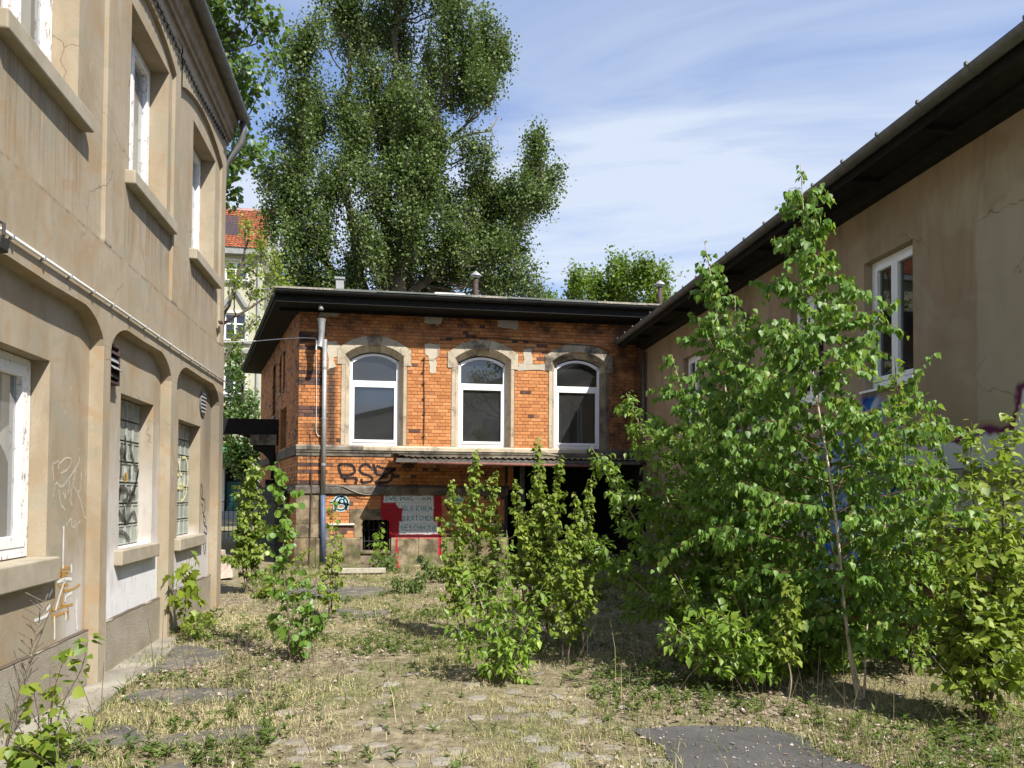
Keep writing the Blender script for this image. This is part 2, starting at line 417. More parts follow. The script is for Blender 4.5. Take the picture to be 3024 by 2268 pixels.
# --- stone
def stone(name, c0, c1, soot, sootcol=(0.045, 0.04, 0.035), paint=False, sscale=3.0, green=0.0):
    m, t = newmat(name)
    p = t.pos(); px, py, pz = t.sep(p)
    r = t.add('ShaderNodeObjectInfo').outputs['Random']
    n = t.noise(p, 3.5, 6.0, 0.65)
    col = t.ramp(n, [(0.3, c0), (0.7, c1)])
    col = t.mix(t.m('MULTIPLY', r, 0.25), col, (0.62, 0.55, 0.42))
    col = t.mix(t.m('MULTIPLY', t.step(t.noise(p, sscale, 6.0, 0.7), 0.62 - soot * 0.3, 0.80 - soot * 0.3), 0.88), col, sootcol)
    col = t.mix(t.step(t.noise(p, 26.0, 5.0, 0.7), 0.5, 0.8, 0.0, 0.4), col, (0.16, 0.13, 0.10))
    if green: col = t.mix(t.m('MULTIPLY', t.step(t.noise(p, 4.0, 5.0, 0.6), 0.42, 0.62), t.step(pz, 0.75, 0.1, 0.0, green)), col, (0.085, 0.10, 0.03))
    if paint: col = paint_over(t, col, t.m('ADD', px, 1.97), pz, p)
    nh = t.m('ADD', t.noise(p, 70.0, 6.0, 0.7), t.noise(p, 12.0, 4.0))
    finish(t, principled(t, col, 0.9, t.bump(nh, 0.45, 0.008), spec=0.25))
stone('stone_beige', (0.34, 0.285, 0.20), (0.47, 0.41, 0.31), 0.28)
stone('stone_sooty', (0.27, 0.225, 0.165), (0.42, 0.36, 0.27), 0.62)
stone('stone_dark', (0.085, 0.075, 0.062), (0.19, 0.165, 0.13), 0.6)
stone('stone_base', (0.17, 0.12, 0.065), (0.30, 0.225, 0.13), 0.72, (0.06, 0.048, 0.03), True, 2.4, 0.8)
stone('patch_cement', (0.37, 0.33, 0.26), (0.47, 0.42, 0.335), 0.0)

# --- metal, wood, paint
simple('zinc_black', (0.010, 0.010, 0.010), (0.022, 0.021, 0.020), 0.75, 7.0, 0.2)
simple('zinc', (0.24, 0.25, 0.25), (0.36, 0.365, 0.36), 0.55, 9.0, 0.5, 0.35, 0.1)
simple('zinc_dark', (0.085, 0.085, 0.082), (0.155, 0.155, 0.15), 0.55, 7.0, 0.5, 0.3, 0.1)
simple('rusty_pipe', (0.15, 0.06, 0.045), (0.27, 0.13, 0.10), 0.8, 9.0, bstr=0.3)
simple('iron_black', (0.022, 0.022, 0.022), (0.045, 0.04, 0.035), 0.65, 12.0)
simple('rust_vent', (0.035, 0.022, 0.02), (0.085, 0.05, 0.045), 0.7, 12.0)
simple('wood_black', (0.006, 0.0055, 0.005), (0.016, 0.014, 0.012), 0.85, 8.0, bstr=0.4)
simple('wood_grey', (0.055, 0.053, 0.05), (0.15, 0.14, 0.125), 0.9, 14.0, bstr=0.5)
simple('wood_gate', (0.018, 0.026, 0.025), (0.055, 0.065, 0.06), 0.85, 10.0, bstr=0.5)
simple('cornice_brown', (0.16, 0.125, 0.085), (0.30, 0.235, 0.165), 0.9, 7.0, bstr=0.4)
simple('roof_felt', (0.10, 0.11, 0.095), (0.19, 0.205, 0.18), 0.9, 3.0, bstr=0.5)
simple('roof_edge', (0.12, 0.11, 0.09), (0.42, 0.38, 0.31), 0.8, 24.0)
simple('roof_dark', (0.03, 0.03, 0.03), (0.06, 0.058, 0.055), 0.9, 4.0, bstr=0.4)
simple('pvc_white', (0.80, 0.81, 0.82), (0.86, 0.86, 0.86), 0.35, 3.0, 0.5)
simple('white_cable', (0.62, 0.61, 0.58), (0.76, 0.75, 0.72), 0.5, 20.0, 0.5)
simple('cable_grey', (0.16, 0.15, 0.13), (0.30, 0.28, 0.24), 0.7, 20.0)
simple('paint_blue', (0.055, 0.085, 0.15), (0.10, 0.13, 0.20), 0.5, 12.0)
m, t = newmat('peeling_white')
p = t.pos()
f = t.step(t.noise(t.scl(p, (1, 1, 0.45)), 26.0, 6.0, 0.7), 0.56, 0.62)
col = t.mix(f, (0.74, 0.73, 0.71), (0.28, 0.22, 0.17))
finish(t, principled(t, col, 0.7, t.bump(f, -0.6, 0.004)))
simple('curtain_white', (0.50, 0.50, 0.47), (0.66, 0.66, 0.63), 0.95, 2.0)
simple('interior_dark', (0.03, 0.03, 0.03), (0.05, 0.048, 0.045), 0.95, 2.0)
simple('interior_grey', (0.20, 0.20, 0.19), (0.26, 0.255, 0.24), 0.95, 1.0)

def glassmat(name, tint, refl=1.0, dust=0.0):
    m, t = newmat(name)
    p = t.pos()
    bf = t.add('ShaderNodeNewGeometry').outputs['Backfacing']
    fr = t.add('ShaderNodeFresnel', {0: t.step(bf, 0.0, 1.0, 1.52, 1.0 / 1.52)}).outputs[0]
    fr = t.m('MULTIPLY', fr, refl * 2.0, clamp=True)
    tr = t.add('ShaderNodeBsdfTransparent', {0: tint}).outputs[0]
    gl = t.add('ShaderNodeBsdfGlossy', {0: (0.95, 0.97, 1.0), 'Roughness': 0.015})
    nb = t.bump(t.noise(p, 0.9, 1.0), 0.06, 0.05); t.put(gl.inputs['Normal'], nb)
    mx = t.add('ShaderNodeMixShader', {0: fr, 1: tr, 2: gl.outputs[0]})
    out = mx.outputs[0]
    if dust:
        df = t.add('ShaderNodeBsdfDiffuse', {0: (0.42, 0.43, 0.42)}).outputs[0]
        dn = t.step(t.noise(p, 2.5, 5.0, 0.6), 0.25, 0.8, dust * 0.45, dust)
        out = t.add('ShaderNodeMixShader', {0: dn, 1: out, 2: df}).outputs[0]
    finish(t, out)
glassmat('pane_clear', (0.75, 0.78, 0.78), 1.4, 0.07)
glassmat('pane_shade', (0.5, 0.52, 0.52), 0.5, 0.02)
glassmat('pane_dusty', (0.72, 0.74, 0.72), 1.0, 0.30)
glassmat('pane_dark', (0.5, 0.53, 0.53), 1.2, 0.04)
m, t = newmat('glass_block')
p = t.pos()
oc = t.add('ShaderNodeTexCoord').outputs['Object']
wv = t.add('ShaderNodeTexWave', {'Vector': p, 'Scale': 7.0, 'Distortion': 5.0, 'Detail': 2.0}, bands_direction='Y').outputs[1]
r = t.add('ShaderNodeObjectInfo').outputs['Random']
col = t.mix(r, (0.24, 0.26, 0.22), (0.38, 0.40, 0.35))
col = t.mix(t.step(wv, 0.4, 0.9, 0.0, 0.45), col, (0.10, 0.11, 0.09))
finish(t, principled(t, col, 0.10, t.bump(wv, 0.5, 0.01), spec=0.8))

def paintmat(name, c, rough=0.55, alpha=1.0):
    m, t = newmat(name)
    p = t.pos()
    b = principled(t, c, rough, spec=0.3)
    if alpha < 1.0:
        f = t.step(t.noise(p, 18.0, 5.0, 0.7), 0.3, 0.7, alpha - 0.3, min(1.0, alpha + 0.25))
        tr = t.add('ShaderNodeBsdfTransparent').outputs[0]
        b = t.add('ShaderNodeMixShader', {0: f, 1: tr, 2: b}).outputs[0]
    finish(t, b)
paintmat('spray_white', (0.76, 0.74, 0.70), alpha=0.95); paintmat('spray_faint', (0.70, 0.63, 0.53), alpha=0.45)
paintmat('spray_orange', (0.50, 0.27, 0.06), alpha=0.75); paintmat('spray_black', (0.012, 0.012, 0.016), alpha=0.92)
paintmat('spray_black_glass', (0.012, 0.012, 0.016), 0.35, 0.85)
paintmat('spray_yellow', (0.75, 0.70, 0.32), alpha=0.9); paintmat('spray_cyan', (0.42, 0.72, 0.80), alpha=0.95)
paintmat('spray_teal', (0.055, 0.27, 0.34), alpha=0.85); paintmat('spray_pink', (0.45, 0.16, 0.27), alpha=0.6)
paintmat('spray_amber', (0.55, 0.30, 0.02), alpha=0.9)

# --- leaves and bark
def leafmat(name, stops, trans=0.4, rough=0.38, spec=0.5, tcol=(0.30, 0.42, 0.03)):
    m, t = newmat(name)
    p = t.pos()
    c = t.ramp(t.attr('tint'), stops)
    n = t.noise(p, 1.3, 3.0)
    c = t.mix(t.step(n, 0.3, 0.7, 0.0, 0.3), c, tuple(x * 0.6 for x in stops[0][1]))
    b = principled(t, c, rough, spec=spec)
    tc = t.mix(0.55, c, tcol)
    tl = t.add('ShaderNodeBsdfTranslucent', {0: tc}).outputs[0]
    finish(t, t.add('ShaderNodeMixShader', {0: trans, 1: b, 2: tl}).outputs[0])
leafmat('leaf_poplar_tree', [(0.0, (0.040, 0.072, 0.018)), (0.5, (0.095, 0.148, 0.035)), (1.0, (0.19, 0.25, 0.065))], 0.30, 0.5, 0.35, (0.17, 0.25, 0.035))
leafmat('leaf_linden', [(0.0, (0.036, 0.084, 0.014)), (0.6, (0.078, 0.150, 0.026)), (1.0, (0.132, 0.228, 0.048))], 0.32, 0.45)
leafmat('leaf_birch', [(0.0, (0.076, 0.161, 0.027)), (0.55, (0.148, 0.284, 0.047)), (0.9, (0.255, 0.417, 0.075)), (1.0, (0.314, 0.370, 0.067))], 0.46, 0.45, 0.38)
leafmat('leaf_poplar', [(0.0, (0.087, 0.153, 0.022)), (0.5, (0.186, 0.270, 0.036)), (0.9, (0.348, 0.412, 0.064)), (1.0, (0.318, 0.370, 0.067))], 0.46, 0.45, 0.38)
leafmat('leaf_willow', [(0.0, (0.114, 0.205, 0.031)), (0.5, (0.215, 0.344, 0.047)), (1.0, (0.411, 0.564, 0.094))], 0.50, 0.42, 0.45)
leafmat('leaf_aspen', [(0.0, (0.078, 0.168, 0.026)), (0.6, (0.143, 0.272, 0.039)), (0.93, (0.259, 0.389, 0.065)), (1.0, (0.367, 0.389, 0.065))], 0.46, 0.4, 0.5)
leafmat('leaf_yellow_green', [(0.0, (0.12, 0.18, 0.02)), (0.6, (0.23, 0.31, 0.03)), (1.0, (0.36, 0.42, 0.06))], 0.42, 0.42, 0.45)
leafmat('leaf_maple', [(0.0, (0.046, 0.098, 0.010)), (0.6, (0.111, 0.195, 0.016)), (1.0, (0.208, 0.286, 0.033))], 0.35, 0.5, 0.4)
leafmat('leaf_weed', [(0.0, (0.052, 0.086, 0.021)), (0.6, (0.115, 0.172, 0.040)), (1.0, (0.218, 0.265, 0.081))], 0.3, 0.6, 0.3)
leafmat('grass_blade', [(0.0, (0.081, 0.121, 0.029)), (0.35, (0.196, 0.230, 0.063)), (0.6, (0.414, 0.368, 0.172)), (1.0, (0.690, 0.598, 0.368))], 0.25, 0.7, 0.2, (0.35, 0.32, 0.12))
leafmat('dead_leaf', [(0.0, (0.12, 0.075, 0.05)), (0.5, (0.30, 0.22, 0.17)), (1.0, (0.62, 0.53, 0.46))], 0.12, 0.75, 0.2, (0.4, 0.28, 0.15))
simple('bark_grey', (0.07, 0.055, 0.042), (0.16, 0.13, 0.10), 0.95, 9.0, bstr=0.8, bscale=22.0, bdist=0.03)
m, t = newmat('bark_birch')
p = t.pos()
f = t.step(t.noise(t.scl(p, (1, 1, 7.0)), 9.0, 4.0, 0.6), 0.62, 0.68)
col = t.mix(t.step(t.noise(p, 5.0, 3.0), 0.3, 0.7), (0.42, 0.33, 0.22), (0.62, 0.54, 0.42))
finish(t, principled(t, t.mix(f, col, (0.06, 0.045, 0.035)), 0.7))
simple('twig_red', (0.10, 0.05, 0.03), (0.20, 0.10, 0.055), 0.7, 20.0)
simple('twig_brown', (0.075, 0.055, 0.04), (0.15, 0.12, 0.085), 0.8, 20.0)
simple('twig_pale', (0.20, 0.17, 0.11), (0.33, 0.28, 0.19), 0.8, 20.0)

# --- ground
m, t = newmat('soil')
p = t.pos()
n = t.noise(p, 1.1, 6.0, 0.65); n2 = t.noise(p, 9.0, 6.0, 0.7)
col = t.ramp(n2, [(0.3, (0.10, 0.078, 0.05)), (0.5, (0.24, 0.20, 0.125)), (0.7, (0.44, 0.375, 0.25))])
col = t.mix(t.step(n, 0.45, 0.62, 0.0, 0.65), col, t.ramp(t.noise(p, 30.0, 4.0), [(0.35, (0.09, 0.10, 0.035)), (0.65, (0.24, 0.235, 0.10))]))
col = t.mix(t.step(t.noise(p, 60.0, 5.0, 0.7), 0.58, 0.68, 0.0, 0.7), col, (0.45, 0.39, 0.29))
finish(t, principled(t, col, 0.97, t.bump(t.m('ADD', t.noise(p, 50.0, 6.0, 0.7), t.noise(p, 12.0, 4.0)), 0.9, 0.03), spec=0.15))
m, t = newmat('asphalt')
p = t.pos()
col = t.ramp(t.noise(p, 3.0, 6.0, 0.65), [(0.3, (0.06, 0.057, 0.052)), (0.7, (0.11, 0.104, 0.095))])
col = t.mix(t.step(t.noise(p, 160.0, 3.0, 0.6), 0.52, 0.7, 0.0, 0.5), col, (0.19, 0.185, 0.17))
col = t.mix(t.step(t.noise(p, 5.0, 5.0, 0.6), 0.46, 0.62, 0.0, 0.8), col, (0.22, 0.185, 0.125))
col = t.mix(t.step(t.noise(p, 2.2, 6.0, 0.7), 0.52, 0.66, 0.0, 0.6), col, (0.13, 0.13, 0.055))
col = t.mix(t.step(t.noise(p, 420.0, 2.0, 0.5), 0.62, 0.7, 0.0, 0.6), col, (0.36, 0.34, 0.30))
finish(t, principled(t, col, 0.92, t.bump(t.noise(p, 150.0, 4.0, 0.7), 0.6, 0.006), spec=0.2))
m, t = newmat('asphalt_dark')
p = t.pos()
col = t.ramp(t.noise(p, 2.5, 6.0, 0.65), [(0.3, (0.06, 0.058, 0.055)), (0.7, (0.10, 0.097, 0.092))])
col = t.mix(t.step(t.noise(p, 260.0, 3.0, 0.6), 0.54, 0.7, 0.0, 0.5), col, (0.15, 0.147, 0.14))
col = t.mix(t.step(t.noise(p, 6.0, 6.0, 0.7), 0.60, 0.72, 0.0, 0.55), col, (0.17, 0.145, 0.10))
finish(t, principled(t, col, 0.9, t.bump(t.noise(p, 150.0, 4.0, 0.7), 0.6, 0.006), spec=0.2))
simple('concrete_strip', (0.15, 0.135, 0.105), (0.34, 0.31, 0.25), 0.95, 2.3, bstr=0.7, bscale=60.0, bdist=0.01)
m, t = newmat('cobble')
p = t.pos(); r = t.add('ShaderNodeObjectInfo').outputs['Random']
col = t.mix(r, (0.14, 0.125, 0.10), (0.25, 0.23, 0.195))
col = t.mix(t.step(t.noise(p, 14.0, 5.0), 0.42, 0.7, 0.0, 0.75), col, (0.24, 0.20, 0.12))
finish(t, principled(t, col, 0.85, t.bump(t.noise(p, 70.0, 5.0, 0.7), 0.5, 0.006)))
# --- far house
simple('cream_wall', (0.36, 0.35, 0.25), (0.43, 0.42, 0.32), 0.9, 1.2, bstr=0.1)
simple('cream_trim', (0.50, 0.49, 0.44), (0.60, 0.59, 0.54), 0.8, 3.0)
simple('grey_ledge', (0.20, 0.205, 0.20), (0.28, 0.285, 0.28), 0.8, 3.0)
m, t = newmat('roof_tile_red')
r = t.attr('tint')
finish(t, principled(t, t.ramp(r, [(0.0, (0.24, 0.06, 0.025)), (1.0, (0.42, 0.125, 0.05))]), 0.75))
simple('awning_green', (0.025, 0.15, 0.055), (0.05, 0.21, 0.085), 0.7, 4.0)
simple('teal_door', (0.015, 0.075, 0.075), (0.025, 0.10, 0.10), 0.5, 4.0)
simple('black_recess', (0.010, 0.010, 0.010), rough=0.9)
simple('lamp_white', (0.75, 0.74, 0.70), rough=0.5)
simple('rubble_pale', (0.40, 0.30, 0.24), (0.58, 0.50, 0.43), 0.95, 9.0, bstr=0.5)
simple('plank_pale', (0.28, 0.26, 0.19), (0.46, 0.44, 0.36), 0.8, 9.0, bstr=0.3)
simple('corrugated', (0.13, 0.12, 0.085), (0.30, 0.26, 0.17), 0.85, 6.0, bstr=0.2)
# ================================================================== building on the left
LB = thing('plastered_building', 'tan rendered two storey building with glass block windows and dark gutter', 'building', (-2.42, 7.0, 0))
YB0, YB1 = 1.2, 11.45            # near and far end
PIL = [(2.25, 2.46), (4.53, 4.74), (6.80, 6.97), (8.80, 9.03), (11.18, YB1)]
XF, XG, XU = -2.36, -2.47, -2.405  # pilaster face, ground floor field, upper field
gl = [(4.90, 6.06, 1.11, 2.56, .26), (7.56, 8.56, 1.07, 2.52, .26), (9.53, 10.60, 1.06, 2.47, .26), (2.75, 3.9, 1.11, 2.56, .26)]
mb = MB(); panel(mb, YB0, YB1, 0.44, 3.3, gl, lambda a, z, d: (XG - d, a, z))
mb.build('ground_floor_wall', 'plaster_tan', LB, fix=False)
ul = [(5.10, 6.28, 4.53, 6.15, .26), (7.46, 8.67, 4.53, 6.15, .26), (9.72, 10.91, 4.53, 6.15, .26), (2.8, 4.0, 4.53, 6.15, .26)]
mb = MB(); panel(mb, YB0, YB1, 3.6, 7.0, ul, lambda a, z, d: (XU - d, a, z))
mb.build('upper_wall', 'plaster_tan', LB, fix=False)
# end wall, back wall, floor, roof
mb = MB()
mb.prism([(-2.45, 0), (-2.45, 7.0), (-7.2, 9.8), (-12, 7.0), (-12, 0)], YB1 - 0.04, YB1 - 0.002, 'y')
mb.build('end_wall', 'plaster_tan', LB)
mb = MB().box(-12.1, -11.9, YB0, YB1 - .05, 0, 7).box(-11.9, -2.75, YB0, YB1 - .05, 3.30, 3.45).prism([(-2.5, 0), (-2.5, 7.0), (-7.2, 9.8), (-12, 7.0), (-12, 0)], YB0 - .1, YB0, 'y')
mb.box(-5.1, -5.0, YB0, YB1 - .05, 0, 3.3).box(-5.1, -5.0, YB0, YB1 - .05, 3.45, 7.0)
mb.build('inner_wall', 'interior_grey', LB)
mb = MB().prism([(-2.20, 7.08), (-2.20, 7.16), (-7.2, 9.95), (-12.3, 7.1), (-12.3, 7.0), (-7.2, 9.83)], YB0 - .2, YB1 + 0.12, 'y')
mb.build('roof', 'roof_dark', LB)
# pilasters: ground floor shafts with flared heads run into the beam
def haunch(y0, y1, z, up, w, n=7):
    """curve from a shaft edge out to the beam underside"""
    return [(y0 + (y1 - y0) * (1 - math.cos(k / n * PI / 2)), z + up * math.sin(k / n * PI / 2)) for k in range(n + 1)]
for (a, b) in PIL:
    mb = MB().box(XG - .02, XF, a, b, 0.0, 2.819)
    mb.build('pilaster', 'plaster_tan', LB, bevel=0.004)
for i in range(len(PIL)):
    a, b = PIL[i]
    lo = (PIL[i - 1][1] + a) / 2 if i else YB0
    hi = (b + PIL[i + 1][0]) / 2 if i + 1 < len(PIL) else YB1
    pts = [(lo, 3.675), (lo, 3.06)]
    HN = [(.40, 3.068), (.30, 3.05), (.20, 3.015), (.11, 2.965), (.05, 2.915), (.015, 2.87), (0, 2.82)]
    if lo < a - .45: pts += [(a - q, zz) for q, zz in HN]
    else: pts += [(a, 2.82)]
    if hi > b + .45: pts += [(b + q, zz) for q, zz in HN[::-1]] + [(hi, 3.06), (hi, 3.675)]
    else: pts += [(b, 2.82), (b, 3.675)]
    # split in a rectangle row so that faces stay well shaped
    mb = MB()
    base = [q for q in pts if q[1] < 3.6]
    for q, r in zip(base[:-1], base[1:]):
        if r[0] - q[0] < 1e-4: continue
        mb.face([(XF, q[0], q[1]), (XF, r[0], r[1]), (XF, r[0], 3.675), (XF, q[0], 3.675)])
        mb.face([(XF, q[0], q[1]), (XG - .01, q[0], q[1] - .012), (XG - .01, r[0], r[1] - .012), (XF, r[0], r[1])])
    mb.face([(XF, lo, 3.675), (XF, hi, 3.675), (XU - .01, hi, 3.70), (XU - .01, lo, 3.70)])
    mb.build('beam', 'plaster_tan', LB, fix=False)
# upper pilaster strips and the arched frieze over each bay
for (a, b) in PIL:
    mb = MB().box(XU - .01, -2.372, a, b, 3.69, 6.70); mb.build('pilaster_strip', 'plaster_tan', LB, bevel=0.006)
for (a, b), (c, d) in zip(PIL[:-1], PIL[1:]):
    mb = MB(); n = 14
    for k in range(n):
        y0 = b + (c - b) * k / n; y1 = b + (c - b) * (k + 1) / n
        f = lambda y: 6.20 + .21 * math.sin(PI * (y - b) / (c - b)) ** .8
        mb.face([(XF, y0, f(y0)), (XF, y1, f(y1)), (XF, y1, 6.7), (XF, y0, 6.7)])
        mb.face([(XF, y0, f(y0)), (XF, y1, f(y1)), (XU - .005, y1, f(y1)), (XU - .005, y0, f(y0))])
    mb.build('frieze', 'plaster_tan', LB, fix=False)
prof = [(-2.45, 6.64), (-2.365, 6.64), (-2.35, 6.70), (-2.32, 6.71), (-2.32, 6.78), (-2.29, 6.80), (-2.285, 6.93), (-2.255, 6.95), (-2.255, 7.05), (-2.45, 7.05)]
MB().prism(prof, YB0, YB1 + .07, 'y').build('cornice', 'cornice_brown', LB)
MB().box(-2.255, -2.235, YB0, YB1 + .1, 6.97, 7.09).build('fascia_board', 'sill_stone', LB)
# plinth
for (a, b) in ((YB0, 6.80), (6.97, 8.80), (9.03, 11.18)):
    MB().box(XG - .02, XG + .035, a, b, -.05, .462).build('plinth', 'concrete_plinth', LB, bevel=0.012)
    mb = MB()
    ys = np.linspace(a, b, 30)
    for y0, y1 in zip(ys[:-1], ys[1:]):
        h0, h1 = [.464 + .004 * math.sin(y * 5) + .002 * math.sin(y * 17) for y in (y0, y1)]
        mb.face([(XG + .038, y0, h0 - .003), (XG + .038, y1, h1 - .003), (XG + .004, y1, h1 + .004), (XG + .004, y0, h0 + .004)])
    mb.build('crack', 'crack_dark', LB, fix=False)
# windows
def curtain(parent, x, y0, y1, z0, z1, amp=.02, fold=.09, mat='curtain_white', name='curtain', cut=None):
    mb = MB(); n = int((y1 - y0) / (fold / 5))
    P = []
    for k in range(n + 1):
        y = y0 + (y1 - y0) * k / n
        P.append((x + amp * math.sin(2 * PI * (y - y0) / fold) + amp * .5 * math.sin(y * 17), y))
    for (xa, ya), (xb, yb) in zip(P[:-1], P[1:]):
        za = z0 if cut is None else cut(ya); zb = z0 if cut is None else cut(yb)
        mb.face([(xa, ya, za), (xb, yb, zb), (xb, yb, z1), (xa, ya, z1)])
    return mb.build(name, mat, parent, fix=False, smooth=True)
def left_window(y0, y1, z0, z1, casement=True, fw=.065, label=None):
    wnd = part_empty('window', LB, label)
    x0, x1 = -2.66, -2.595
    mb = MB().box(x0, x1, y0 + .004, y0 + fw, z0, z1 - .004).box(x0, x1, y1 - fw, y1 - .004, z0, z1 - .004)
    mb.box(x0, x1, y0 + fw, y1 - fw, z0, z0 + fw * 1.2).box(x0, x1, y0 + fw, y1 - fw, z1 - fw, z1 - .004)
    mb.build('frame', 'peeling_white', wnd, bevel=.005)
    spans = [(y0 + fw, (y0 + y1) / 2 - .03), ((y0 + y1) / 2 + .03, y1 - fw)] if casement else [(y0 + fw, y1 - fw)]
    if casement:
        MB().box(x0 + .005, x1 + .012, (y0 + y1) / 2 - .03, (y0 + y1) / 2 + .03, z0 + fw * 1.2, z1 - fw).build('mullion', 'peeling_white', wnd, bevel=.005)
    sw = .05 if casement else .08
    for (a, b) in spans:
        za, zb = z0 + fw * 1.2, z1 - fw
        mb = MB().box(x0 + .01, x1 + .006, a + .003, a + sw, za, zb).box(x0 + .01, x1 + .006, b - sw, b - .003, za, zb)
        mb.box(x0 + .01, x1 + .006, a + sw, b - sw, za, za + sw).box(x0 + .01, x1 + .006, a + sw, b - sw, zb - sw, zb)
        mb.build('sash', 'peeling_white', wnd, bevel=.004)
        MB().face([(-2.632, a + sw, za + sw), (-2.632, b - sw, za + sw), (-2.632, b - sw, zb - sw), (-2.632, a + sw, zb - sw)]).build('pane', 'pane_dusty', wnd, fix=False)
    return wnd
for k, o in enumerate(ul):
    y0, y1, z0, z1 = o[:4]
    wd = left_window(y0, y1, z0 + .03, z1)
    curtain(wd, -2.72, y0 + .05, y1 - .05, z0 + .1, z1 - .03)
    MB().box(XU - .20, -2.315, y0 - .10, y1 + .10, 4.415, 4.545).build('sill', 'sill_stone', wd, bevel=.012)
for k, o in enumerate((gl[0], gl[3])):
    y0, y1, z0, z1 = o[:4]
    wd = left_window(y0, y1, z0 + .02, z1, False, .06)
    curtain(wd, -2.74, y0 + .05, y1 - .30, z0 + .1, z1 - .05, .02, .12)
    curtain(wd, -2.72, y0 + .55, y1 - .05, z0 + .1, z1 - .05, .014, .16, cut=lambda y, b=y1, a=z0: a + .1 + max(0, min(1.2, 3.2 * (y - b + .52))) if y < b - .2 else a + .95 - 2.2 * (y - b + .2))
    MB().box(XG - .20, -2.395, y0 - .06, y1 + .06, z0 - .165, z0 + .012).build('sill', 'sill_stone', wd, bevel=.012)
# glass block windows
blk = None
for k, o in enumerate((gl[1], gl[2])):
    y0, y1, z0, z1 = o[:4]
    g = part_empty('glass_block_window', LB, 'glass block window sprayed with black strokes' if k == 0 else 'glass block window with pale yellow strokes')
    MB().face([(-2.655, y0, z0), (-2.655, y1, z0), (-2.655, y1, z1), (-2.655, y0, z1)]).build('mortar_bed', 'sill_stone', g, fix=False)
    ncol = 5; nrow = 7; pw = (y1 - y0) / ncol; ph = (z1 - z0) / nrow
    for r_ in range(nrow):
        for c_ in range(ncol):
            if blk is None:
                mb = MB(); w2, h2 = pw / 2 - .006, ph / 2 - .006
                for (rw_, rh_, xx) in ((1, 1, -.03), (1, 1, .012), (.82, .82, .022)): pass
                lv = [(-.04, 1.0), (.010, 1.0), (.018, .93), (.018, .86), (.010, .80)]
                for (xa, sa), (xb, sb) in zip(lv[:-1], lv[1:]):
                    ca = [(xa, -w2 * sa, -h2 * sa), (xa, w2 * sa, -h2 * sa), (xa, w2 * sa, h2 * sa), (xa, -w2 * sa, h2 * sa)]
                    cb = [(xb, -w2 * sb, -h2 * sb), (xb, w2 * sb, -h2 * sb), (xb, w2 * sb, h2 * sb), (xb, -w2 * sb, h2 * sb)]
                    for q in range(4): mb.face([ca[q], ca[(q + 1) % 4], cb[(q + 1) % 4], cb[q]])
                mb.face(cb)
                b_ = mb.build('glass_block', 'glass_block', None, fix=False); blk = b_
            else: b_ = copy_of(blk)
            b_.parent = g; b_.matrix_parent_inverse = MW[g.name].inverted()
            b_.location = (-2.62, y0 + pw * (c_ + .5), z0 + ph * (r_ + .5))
            if k == 1: b_.scale = (1, 1.07, 0.973)
    MB().box(XG - .17, -2.395, y0 - .10, y1 + .05, z0 - .145, z0 - .002).build('sill', 'sill_stone', g, bevel=.012)
# vents
vg = part_empty('vent_grille', LB)
VX = -2.398
mb = MB().box(XG, VX, 7.06, 7.085, 2.55, 2.90).box(XG, VX, 7.285, 7.31, 2.55, 2.90).box(XG, VX, 7.085, 7.285, 2.875, 2.90).box(XG, VX, 7.085, 7.285, 2.55, 2.575)
mb.build('frame', 'rust_vent', vg, bevel=.004)
MB().face([(XG + .03, 7.08, 2.56), (XG + .03, 7.29, 2.56), (XG + .03, 7.29, 2.89), (XG + .03, 7.08, 2.89)]).build('backing', 'black_recess', vg, fix=False)
for k in range(4):
    z = 2.86 - k * .068
    t_ = .03 if k == 2 else 0
    MB().prism([(VX - .035, z), (VX - .031, z + .004), (VX + .004 + t_, z - .048), (VX + t_, z - .053)], 7.087, 7.283, 'y').build('slat', 'zinc' if k in (1, 2) else 'rust_vent', vg)
rv = part_empty('round_vent', LB)
ring = [(10.65 + .145 * math.cos(q * PI / 12), 2.78 + .165 * math.sin(q * PI / 12)) for q in range(24)]
MB().prism(ring, XG, XG + .02, 'x').build('rim', 'zinc_dark', rv)
for k in range(6):
    z = 2.66 + k * .048; w_ = .13 * math.sqrt(max(.05, 1 - ((z - 2.78) / .165) ** 2))
    MB().prism([(XG + .02, z), (XG + .02, z + .03), (XG + .036, z)], 10.65 - w_, 10.65 + w_, 'y').build('slat', 'zinc', rv)
# gutter with seams, brackets and its bent outlet
def half_gutter(mb, c, r, y0, y1, n=9, th=.006, axis='y', e=0.0):
    A = [(c[0] - r * math.cos(PI * k / n), c[1] - r * math.sin(PI * k / n)) for k in range(n + 1)]
    B = [(c[0] - (r - th) * math.cos(PI * k / n), c[1] - (r - th) * math.sin(PI * k / n)) for k in range(n, -1, -1)]
    mb.prism(A + B, y0, y1, axis)
gt = MB(); half_gutter(gt, (-2.150, 7.075), .078, YB0, YB1 + .12)
gt = gt.build('gutter', 'zinc_dark', LB)
y = 2.2
while y < YB1:
    mb = MB(); half_gutter(mb, (-2.150, 7.077), .083, y, y + .022); mb.build('bracket', 'zinc_dark', gt)
    y += .58
MB().tube([(-2.16, YB1 + .07, 7.02), (-2.16, YB1 + .08, 6.88), (-2.19, YB1 + .09, 6.72), (-2.30, YB1 + .10, 6.55), (-2.40, YB1 + .10, 6.42), (-2.43, YB1 + .09, 6.2), (-2.5, YB1 + .07, 5.9), (-2.62, YB1 + .07, 5.7), (-2.62, YB1 + .07, .1)], .05, 10).build('downpipe', 'zinc_dark', LB, smooth=True)
